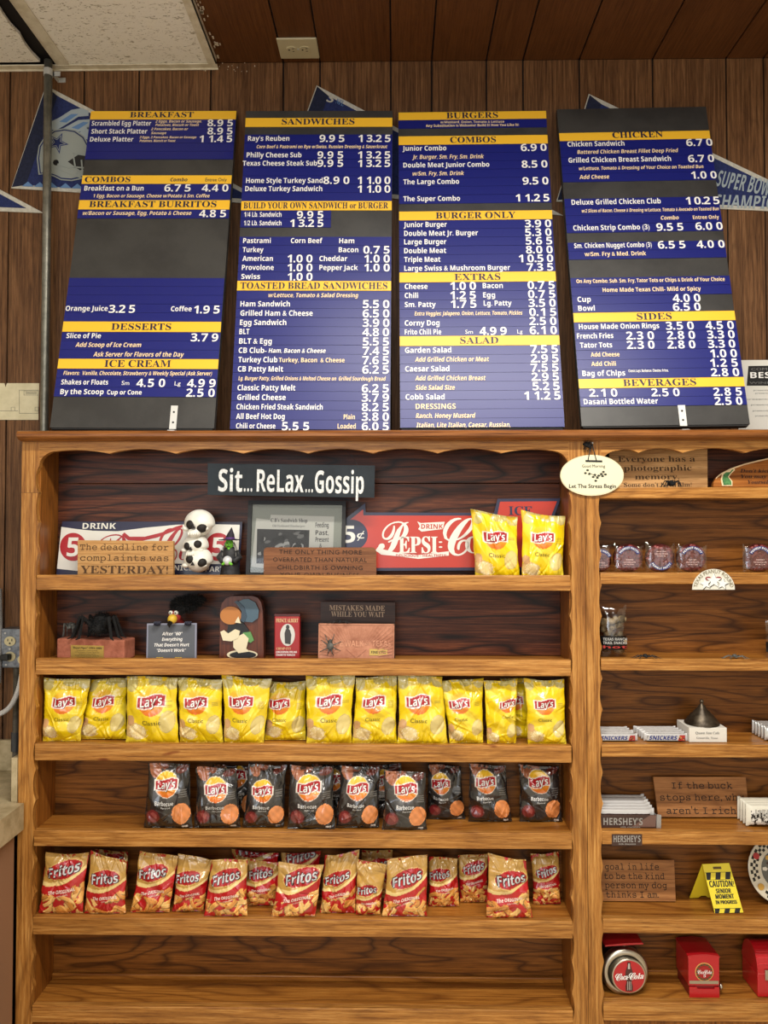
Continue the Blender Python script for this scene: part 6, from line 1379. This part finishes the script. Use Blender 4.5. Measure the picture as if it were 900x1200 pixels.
for k in range(4):
    Y = .028 + k * .016; xa = 450 + (875 - 450) * 2.028 / (2 + Y); xb = 450 + (945 - 450) * 2.028 / (2 + Y); zz = r4 + .050 + k * .001; yp = 622 - (zz - 1.5) * F / (2 + Y)
    bar(nb[k] + ' dark and white candy bar right of the buck sign', 'dark and white candy bars at the picture edge', xa, xb, yp, Y, .014, r4 + .0006, WRB if k else mottled('streaked_wrapper', (30, 22, 22), (226, 222, 214), 60, .25, .1, lo=.48, hi=.52), ("HERSHEY'S", 'b', .14, .9, .42, .34) if k == 0 else None, None, 100 + k, CRW)

flat_sign('engraved_sign', 'engraved wooden sign about being the person my dog thinks I am', 'sign', (689, 1007.5), (790, 1008), (689, 1057), (792, 1057.5), .086, .106, .008, TANW,
    [('My goal in life', 't', 694, 772, 1015.8, 6.8), ('is to be the kind', 't', 694, 778.6, 1026.8, 6.8), ('of person my dog', 't', 694, 781.5, 1037.4, 6.8), ('thinks I am.', 't', 710, 772, 1048.4, 6.8)], BURND, r5)

# folding caution stand
CY = mat('caution_yellow', (236, 216, 50), .4, coat=.3); CK = mat('caution_black', (26, 26, 28), .5)
pf = Panel((823, 1012.7), (854.5, 1011.5), (838.9, 1078), (872.7, 1077.5), .024, .072)
cs_ = thing('caution_stand', 'miniature yellow folding stand: caution, senior moment in progress', 'stand', Vector((P(848, 1078, .06).x, .06, r5)))
def zfix(q, pan):   # the foot stands on the shelf
    return q
v_b = (r5 + .0008 - pf.O.z) / pf.V.z
mb = MB()
TL, TR, BL, BR = [Vector(pf.uv(*q)) for q in ((823, 1012.7), (854.5, 1011.5), (838.9, 1078), (872.7, 1077.5))]
def fp(s, t): a_ = TL + (TR - TL) * s; b_ = BL + (BR - BL) * s; q = a_ + (b_ - a_) * t; return (q.x, max(q.y, v_b))
mb.prism([fp(0, 0), fp(0, 1), fp(.34, 1), fp(.42, .935), fp(.60, .935), fp(.70, 1), fp(1, 1), fp(1, 0), fp(.62, 0), fp(.62, .0)], -.0014, 0, pf.pt); mb.build('front_leaf', CY, cs_)
mb = MB(); mb.prism([fp(.36, .055), fp(.36, .10), fp(.66, .10), fp(.66, .055)], .0002, .0006, pf.pt); mb.build('handle_slot', mat('slot_brown', (96, 74, 24), .6), cs_)
mb = MB()
for t0, t1 in ((.155, .285), (.80, .92)):
    mb.prism([fp(.02, t0), fp(.02, t0 + .006), fp(.98, t0 + .006), fp(.98, t0)], .0002, .0006, pf.pt); mb.prism([fp(.02, t1), fp(.02, t1 + .006), fp(.98, t1 + .006), fp(.98, t1)], .0002, .0006, pf.pt)
    for k in range(3):
        s0 = -.02 + k * .36; cl_ = lambda v: min(.98, max(.02, v)); mb.prism([fp(cl_(s0 + .08), t0), fp(cl_(s0), t1), fp(cl_(s0 + .18), t1), fp(cl_(s0 + .26), t0)], .0002, .0006, pf.pt)
mb.build('hazard_stripes', CK, cs_)
for s, x0, x1, y, cp in (('CAUTION!', 831, 859.6, 1035.6, 7.4), ('SENIOR', 838.8, 856.3, 1043.9, 5.2), ('MOMENT', 838.3, 859.6, 1050.4, 5.4), ('IN PROGRESS', 838.5, 863.3, 1057.1, 4.2)):
    mb = MB(); pf.text(mb, s, 'b', x0, x1, y, cp, 0, d=.0005); pf.text(mb, s, 'b', x0 + .35, x1 + .35, y, cp, 0, d=.0006); mb.build('lettering', CK, cs_)
pb_ = Panel((823, 1012.7), (854.5, 1011.5), (808, 1053), (838, 1052), .112, .074)
TL, TR, BL, BR = [Vector(pb_.uv(*q)) for q in ((823, 1012.9), (854.5, 1011.7), (808, 1053), (838, 1052))]
v_b = (r5 + .0008 - pb_.O.z) / pb_.V.z
mb = MB(); mb.prism([fp(0, 0), fp(0, 1), fp(.34, 1), fp(.42, .93), fp(.60, .93), fp(.70, 1), fp(1, 1), fp(1, 0)], -.0014, 0, pb_.pt); mb.build('rear_leaf', CY, cs_)

# decorated plate leaning at the right edge
pn = Panel((876, 983), (952, 983), (876, 1060), (952, 1060), .075, .112)
pl = thing('decorative_plate', 'round decorative plate with checked rim leaning at the right picture edge', 'plate', pn.pt(*pn.uv(914, 1060)))
cu, cv = pn.uv(914, 1021); rr = (pn.uv(952, 1021)[0] - pn.uv(876, 1021)[0]) / 2; cv = (r5 + .001 - pn.O.z) / pn.V.z + rr
mb = MB(); mb.lathe([(rr * .45, -.002), (rr * .55, -.0035), (rr, .004), (rr, .0062), (rr * .97, .0064), (rr * .62, .0012), (rr * .58, .0002)], lambda x, y, z: pn.pt(cu + x, cv + y, z), 48); mb.build('plate_body', mat('plate_cream', (214, 206, 184), .25, coat=.5), pl, smooth=True)
mb = MB(); rg = random.Random(2)
fz = lambda r: .0012 + (.0064 - .0012) * max(0, (r / rr - .62) / .35) + .0004
for k in range(52):
    a0, a1 = 2 * PI * k / 52, 2 * PI * (k + 1) / 52
    for j in range(3):
        if (k + j) % 2: continue
        if 10 < k < 16 or 28 < k < 33: continue
        ra, rb = rr * (.68 + .085 * j), rr * (.68 + .085 * (j + 1)); mb.add([pn.pt(cu + r_ * math.cos(a_), cv + r_ * math.sin(a_), fz(r_)) for r_, a_ in ((ra, a0), (rb, a0), (rb, a1), (ra, a1))], [(0, 1, 2, 3)], 0)
for k, (an_, m) in enumerate(((150, 1), (215, 2), (75, 1), (20, 2), (300, 1))):
    c_ = Vector((cu + rr * .82 * math.cos(R(an_)), cv + rr * .82 * math.sin(R(an_)))); mb.add([pn.pt(c_.x + rr * .10 * math.cos(t * PI / 6), c_.y + rr * .10 * math.sin(t * PI / 6), .0072) for t in range(12)], [tuple(range(12))], m)
mb.build('checked_rim', [mat('plate_black', (24, 24, 22), .3), mat('plate_red', (168, 40, 40), .3), mat('plate_gold', (196, 150, 62), .3)], pl)
mb = MB(); mb.add([pn.pt(cu + rr * .57 * math.cos(t * PI / 16), cv + rr * .57 * math.sin(t * PI / 16), .0012) for t in range(32)], [tuple(range(32))], 0)
for k in range(26):
    a_ = rg.random() * 2 * PI; r_ = rr * .48 * math.sqrt(rg.random()); s_ = rr * rg.uniform(.05, .13); c_ = Vector((cu + r_ * math.cos(a_), cv + r_ * math.sin(a_))); n_ = rg.choice((4, 5, 7))
    mb.add([pn.pt(c_.x + s_ * math.cos(t * 2 * PI / n_), c_.y + s_ * .7 * math.sin(t * 2 * PI / n_), .0015 + k * .00003) for t in range(n_)], [tuple(range(n_))], rg.choice((1, 2, 3, 4)))
mb.build('centre_picture', [mat('plate_grey', (96, 96, 88), .3), mat('plate_red', 0, 0), mat('plate_gold', 0, 0), mat('plate_brown', (70, 40, 34), .3), mat('plate_white', (216, 210, 196), .3)], pl)

# round cola dispenser
CHR = mat('brushed_chrome', (196, 188, 172), .28, 1.); COKE = mat('cola_red', (182, 20, 30), .3, coat=.5)
cc = P(733, 1142, .030); rd = P(760.5, 1142, .030).x - cc.x; zc = r6 + rd * .93
nd = thing('round_dispenser', 'round chrome and red cola napkin dispenser on the lowest right-hand shelf', 'dispenser', Vector((cc.x, .06, r6)))
def fl(x, y, z): # axis along depth, flattened foot
    return (cc.x + x, z, max(zc + y, r6 + .0008))
MB().lathe([(rd * .72, .030), (rd * .80, .026), (rd * .97, .030), (rd, .036), (rd, .050), (rd * .96, .054)], fl, 48).build('chrome_face', CHR, nd, smooth=True)
MB().lathe([(rd * .93, .0545), (rd * .93, .112), (rd * .5, .114)], fl, 40).build('drum', mat('drum_dark_red', (88, 14, 18), .35, coat=.3), nd, smooth=True)
cx2, cz2 = cc.x + .007, zc - .006
MB().lathe([(rd * .72, .029), (rd * .74, .0245), (rd * .70, .0225), (rd * .66, .0235)], lambda x, y, z: (cx2 + x, z, cz2 + y), 48).build('chrome_ring', CHR, nd, smooth=True)
MB().lathe([(rd * .665, .026), (rd * .665, .0232)], lambda x, y, z: (cx2 + x, z, cz2 + y), 48).build('red_disc', COKE, nd)
f = lambda p, q, d=0: Vector((cx2 + p, .0226 - d, cz2 + q)); S_ = rd * .66
bt = [(-.10, .92), (-.10, .70), (-.15, .55), (-.22, .35), (-.24, .1), (-.17, -.15), (-.17, -.4), (-.24, -.62), (-.22, -.92), (.22, -.92), (.24, -.62), (.17, -.4), (.17, -.15), (.24, .1), (.22, .35), (.15, .55), (.10, .70), (.10, .92)]
mb = MB(); mb.prism([(a * S_, b * S_) for a, b in bt], 0, .0006, f, 0)
for x in (-.1, .0, .1): mb.prism([(x * S_ - .0006, -.85 * S_), (x * S_ + .0006, -.85 * S_), (x * S_ + .0006, -.3 * S_), (x * S_ - .0006, -.3 * S_)], .0007, .0009, f, 1)
mb.prism([(-.08 * S_, .5 * S_), (.06 * S_, .5 * S_), (.04 * S_, .85 * S_), (-.05 * S_, .85 * S_)], .0007, .0009, f, 1); mb.build('bottle_print', [mat('bottle_dark', (70, 30, 26), .2, coat=.5), mat('bottle_light', (190, 186, 176), .2)], nd)
def script_logo(mb, f, w_, h_, m=0):
    put(mb, 'C', 'c', f, -w_ * .5, -w_ * .26, -h_ * .45, h_ * 1.05, m); put(mb, 'oca', 'q', f, -w_ * .30, -w_ * .06, -h_ * .38, h_ * .85, m); put(mb, '-', 'b', f, -w_ * .07, -w_ * .01, -h_ * .30, h_ * .8, m)
    put(mb, 'C', 'c', f, -w_ * .02, w_ * .22, -h_ * .45, h_ * 1.05, m); put(mb, 'ola', 'q', f, w_ * .17, w_ * .5, -h_ * .38, h_ * .85, m)
mb = MB(); script_logo(mb, lambda p, q: f(p, q + .07 * p, .0014), S_ * 1.82, S_ * .42, 0); script_logo(mb, lambda p, q: f(p + .0005, q + .07 * p, .0015), S_ * 1.82, S_ * .42, 0); mb.build('lettering', WHITE, nd)
zt2 = zc + rd
mb = MB(); mb.tube([(cc.x + .005, .060, zt2 - .004), (cc.x + .005, .060, zt2 + .006)], .006, 10); mb.build('spout', CHR, nd)
mb = MB(); mb.prism([(P(707, 1110, .05).x, zt2 + .0030), (P(752, 1103, .05).x, zt2 + .0095), (P(751, 1101, .05).x, zt2 + .0135), (P(728, 1103.5, .05).x, zt2 + .0115), (P(708, 1107, .05).x, zt2 + .0065)], .035, .090, lambda p, q, d: (p, d, q)); mb.build('top_flap', COKE, nd)

# small red box dispenser
a = P(807, 1121, .020); b = P(843, 1121, .020); z1_ = a.z
md = thing('napkin_dispenser', 'small red tin cola dispenser with arched top, middle of the lowest right-hand shelf', 'dispenser', Vector(((a.x + b.x) / 2, .06, r6)))
w2 = b.x - a.x; prof_ = [(a.x, r6 + .0295), (b.x, r6 + .0295)] + [(b.x - w2 * k / 10, z1_ + .004 * math.sin(PI * k / 10)) for k in range(11)]
mb = MB(); mb.prism(prof_, .0225, .1085, lambda p, q, d: (p, d, q)); mb.build('body', COKE, md)
mb = MB(); mb.prism([(a.x - .0012, z1_ - .004), (a.x - .0012, z1_ + .0005)] + [(a.x + w2 * k / 10, z1_ + .0012 + .004 * math.sin(PI * k / 10)) for k in range(11)] + [(b.x + .0012, z1_ + .0005), (b.x + .0012, z1_ - .004), (b.x, z1_ - .004)] + [(b.x - w2 * k / 10, z1_ + .0002 + .004 * math.sin(PI * k / 10)) for k in range(11)] + [(a.x, z1_ - .004)], .0215, .110, lambda p, q, d: (p, d, q)); mb.build('lid', COKE, md)
MB().box(a.x + .003, b.x - .003, .024, .1085, r6 + .0006, r6 + .0290).build('base', mat('cola_dark_red', (120, 14, 22), .4), md)
MB().box(a.x + .002, b.x - .002, .0214, .0224, r6 + .034, r6 + .042).build('silver_slot', CHR, md)
mb = MB(); mb.prism([(a.x + .001, r6 + .0006), (b.x - .001, r6 + .0006), (b.x - .001, r6 + .027), (b.x - .012, r6 + .027), (b.x - .014, r6 + .022), (a.x + .022, r6 + .022), (a.x + .020, r6 + .027), (a.x + .001, r6 + .027)], .0195, .0225, lambda p, q, d: (p, d, q)); mb.build('front_lip', COKE, md)
c3 = P(825.3, 1139, .0222); f = lambda p, q, d=0: Vector((c3.x + p, .0222 - d, c3.z + q)); rb = .0235
mb = MB(); mb.prism(ell(0, 0, rb, rb, 32), .0, .0005, f, 0); mb.prism(ell(0, 0, rb * .93, rb * .93, 32), .0006, .0009, f, 1)
for k in range(16): t = 2 * PI * k / 16; mb.prism(ell(rb * .8 * math.cos(t), rb * .8 * math.sin(t), rb * .14, rb * .09, 8), .001, .0013, f, 2)
mb.prism(ell(0, 0, rb * .70, rb * .62, 24), .0014, .0017, f, 1); mb.build('round_emblem', [mat('emblem_gold', (214, 182, 104), .4), mat('emblem_red', (160, 30, 30), .4), mat('emblem_green', (60, 84, 44), .5)], md)
mb = MB(); script_logo(mb, lambda p, q: f(p, q, .0020), rb * 1.55, rb * .42); put(mb, '5', 's', lambda p, q: f(p, q, .002), -.003, .003, -rb * .52, .007, 0); mb.build('lettering', WHITE, md)
kp = P(846.5, 1156, .035); mb = MB(); mb.tube([(b.x, .035, kp.z), (b.x + .005, .035, kp.z)], .003, 8); mb.ball((b.x + .0085, .035, kp.z), (.0055, .008, .009), 12, 8); mb.build('knob', CHR, md, smooth=True)

# dome-topped red lunch tin
a = P(888, 1160, .022); b = P(965, 1160, .022)
lt = thing('lunch_tin', 'red dome-topped tin lunch box with clasp at the right picture edge', 'lunch box', Vector(((a.x + b.x) / 2, .065, r6)))
zh = r6 + .062; dd0, dd1 = .022, .112
MB().box(a.x, b.x, dd0, dd1, r6 + .0006, zh, b=.003).build('tin_body', COKE, lt)
dom = [(dd0 + (dd1 - dd0) / 2 - (dd1 - dd0) / 2 * math.cos(PI * k / 16), zh + .0008 + .060 * math.sin(PI * k / 16)) for k in range(17)]
mb = MB(); mb.prism(dom, a.x, b.x, lambda p, q, d: (d, p, q)); mb.build('domed_lid', COKE, lt, smooth=False)
mb = MB()
for t in (.12, .2, .28): k_ = PI * t; mb.tube([(a.x + .004, dd0 + .045 - .0455 * math.cos(k_), zh + .0605 * math.sin(k_)), (b.x - .004, dd0 + .045 - .0455 * math.cos(k_), zh + .0605 * math.sin(k_))], .0012, 6)
mb.build('lid_ridges', mat('cola_bright', (212, 60, 66), .25, coat=.6), lt)
MB().box(a.x + .018, a.x + .034, dd0 - .004, dd0 - .0002, zh - .016, zh + .010, b=.001).build('clasp', CHR, lt)
mb = MB(); mb.tube([(a.x + .06, .067, zh + .0605), (a.x + .062, .067, zh + .072), (a.x + .11, .067, zh + .072), (a.x + .112, .067, zh + .0605)], .003, 8); mb.build('handle', mat('handle_brown', (60, 30, 24), .4), lt)
mb = MB(); mb.tube([(a.x + .001, dd0 + .004, zh), (b.x - .001, dd0 + .004, zh)], .0008, 6) if False else mb.box(a.x, b.x, dd0 - .0008, dd0 - .0001, zh - .002, zh + .0004); mb.build('rim', mat('cola_bright', 0, 0), lt)

# ------------------------------------------------------------------ left edge: counter, splashes, electrical box, cords
LAM = mottled('beige_laminate', (158, 142, 108), (188, 172, 138), 22, .35, .02); CAB = mat('cabinet_brown', (146, 110, 84), .5)
kc = P(28, 941, -.008); zc_ = kc.z; xw = -2.8
ctr = thing('counter', 'beige laminate counter edge at the left picture edge, on a brown cabinet', 'counter', Vector(((xw + kc.x) / 2, -.6, 0)))
zcb = P(28, 972, -.008).z
ol = [(xw, YW - .001), (xw, -1.9), (kc.x, -1.9), (kc.x, -.008), (xLu0 - .0015, -.008), (xLu0 - .0015, YW - .001)]
mb = MB(); mb.prism(ol, zcb, zc_, lambda p, q, d: (p, q, d)); mb.build('countertop', LAM, ctr)
xc = P(16.5, 1050, -.01).x
MB().box(xw, xc, -1.86, -.012, .0006, zcb - .0004, b=.001).build('cabinet_side', CAB, ctr)
x1_ = xLu0 - .0018; x0_ = x1_ - .0155
MB().box(x0_, x1_, -.002, YW - .017, zc_ + .0004, P(16, 888, 0).z, b=.001).build('side_splash', LAM, ctr)
MB().box(xw, x1_, YW - .0165, YW - .001, zc_ + .0004, P(5, 867.5, YW - .016).z, b=.001).build('back_splash', LAM, ctr)
# electrical box
BX = mottled('galvanized_box', (104, 110, 120), (140, 146, 154), 60, .4, .05, .7)
a = P(0.5, 737, .215); b = P(33, 783, .215)
eb = thing('junction_box', 'grey metal outlet box with ivory receptacles, on the wall left of the shelves', 'outlet', Vector(((a.x + b.x) / 2, YW, (a.z + b.z) / 2)))
MB().box(a.x, b.x, .218, YW - .0005, b.z, a.z, b=.003).build('metal_box', BX, eb)
for px_, py_, pl_ in ((11.5, 751.5, 0), (11.5, 769.5, 1), (27, 773, 0)):
    c_ = P(px_, py_, .215); mb = MB(); mb.prism([(c_.x + .0165 * math.cos(t * PI / 12), c_.z + .014 * math.sin(t * PI / 12)) for t in range(24)], .2150, .2179, lambda p, q, d: (p, d, q), 0)
    if not pl_:
        for s in (-1, 1): mb.box(c_.x + s * .006 - .0011, c_.x + s * .006 + .0011, .2143, .2149, c_.z, c_.z + .007, m=1)
        mb.prism([(c_.x + .0026 * math.cos(t * PI / 5), c_.z - .006 + .0026 * math.sin(t * PI / 5)) for t in range(10)], .2143, .2149, lambda p, q, d: (p, d, q), 1)
    mb.build('receptacle', [mat('receptacle_ivory', (206, 194, 152), .35), DK], eb)
for px_, py_ in ((6, 742), (11.5, 760.5), (7, 779)):
    c_ = P(px_, py_, .217); mb = MB(); mb.prism([(c_.x + .003 * math.cos(t * PI / 5), c_.z + .003 * math.sin(t * PI / 5)) for t in range(10)], .2162, .2179, lambda p, q, d: (p, d, q)); mb.build('screw', STEEL, eb)
c_ = P(9, 770, .205); pg = thing('power_plug', 'black plug pushed into the lower receptacle of the outlet box', 'plug', c_)
mb = MB(); mb.box(c_.x - .016, c_.x + .008, .188, .2140, c_.z - .009, c_.z + .009, b=.004); mb.build('plug_body', mat('plug_black', (22, 22, 22), .5), pg)
mb = MB(); mb.tube([(c_.x - .014, .200, c_.z), (c_.x - .03, .195, c_.z - .006), (c_.x - .07, .19, c_.z - .03), (c_.x - .13, .19, c_.z - .05)], .0035, 8); mb.build('cord', mat('plug_black', 0, 0), pg, smooth=True)
RIB = mat('flex_grey', (150, 148, 144), .5, .3)
def flex(name, label, pts, r, m):
    o = thing(name, label, 'cable', pts[0]); P_ = []; n = 10
    for i in range(len(pts) - 1):
        p0 = pts[max(i - 1, 0)]; p1 = pts[i]; p2 = pts[i + 1]; p3 = pts[min(i + 2, len(pts) - 1)]
        for k in range(n): t = k / n; P_.append(.5 * ((2 * p1) + (p2 - p0) * t + (2 * p0 - 5 * p1 + 4 * p2 - p3) * t * t + (3 * p1 - p0 - 3 * p2 + p3) * t ** 3))
    P_.append(pts[-1]); Q = []; 
    for i in range(len(P_) - 1): Q += [P_[i], P_[i] * .5 + P_[i + 1] * .5]
    Q.append(P_[-1]); MB().tube(Q, [r * (1.0 if k % 2 else .86) for k in range(len(Q))], 10).build('sheath', m, o, smooth=False)
flex('flexible_cable', 'white ribbed flexible cable curling down beside the outlet box', [P(27, 776, .21), P(24.5, 796, .205), P(19, 815, .20), P(10, 830, .19), P(-4, 838, .18), P(-24, 842, .18)], .0075, mat('flex_white', (206, 204, 200), .5))
flex('flexible_cable', 'grey ribbed flexible conduit at the picture edge above the outlet box', [P(-1, 690, .24), P(-.5, 712, .235), P(0, 735, .23), P(-1, 775, .215), P(-2, 800, .22)], .0085, RIB)
pc = P(18.5, 850, .235); cp_ = thing('conduit_stub', 'short dark steel conduit with coupling rising behind the side splash', 'pipe', Vector((pc.x, .235, zc_)))
MB().tube([(pc.x, .235, zc_ + .0006), (pc.x, .235, b.z - .002)], .0085, 12).build('tube', mottled('old_conduit', (84, 78, 68), (112, 106, 94), 40, .5, .1, .4), cp_, smooth=True)
MB().tube([(pc.x, .235, P(18, 880, .235).z), (pc.x, .235, P(18, 858, .235).z)], .0125, 12).build('coupling', mat('coupling_steel', (96, 100, 106), .35, .8), cp_, smooth=True)
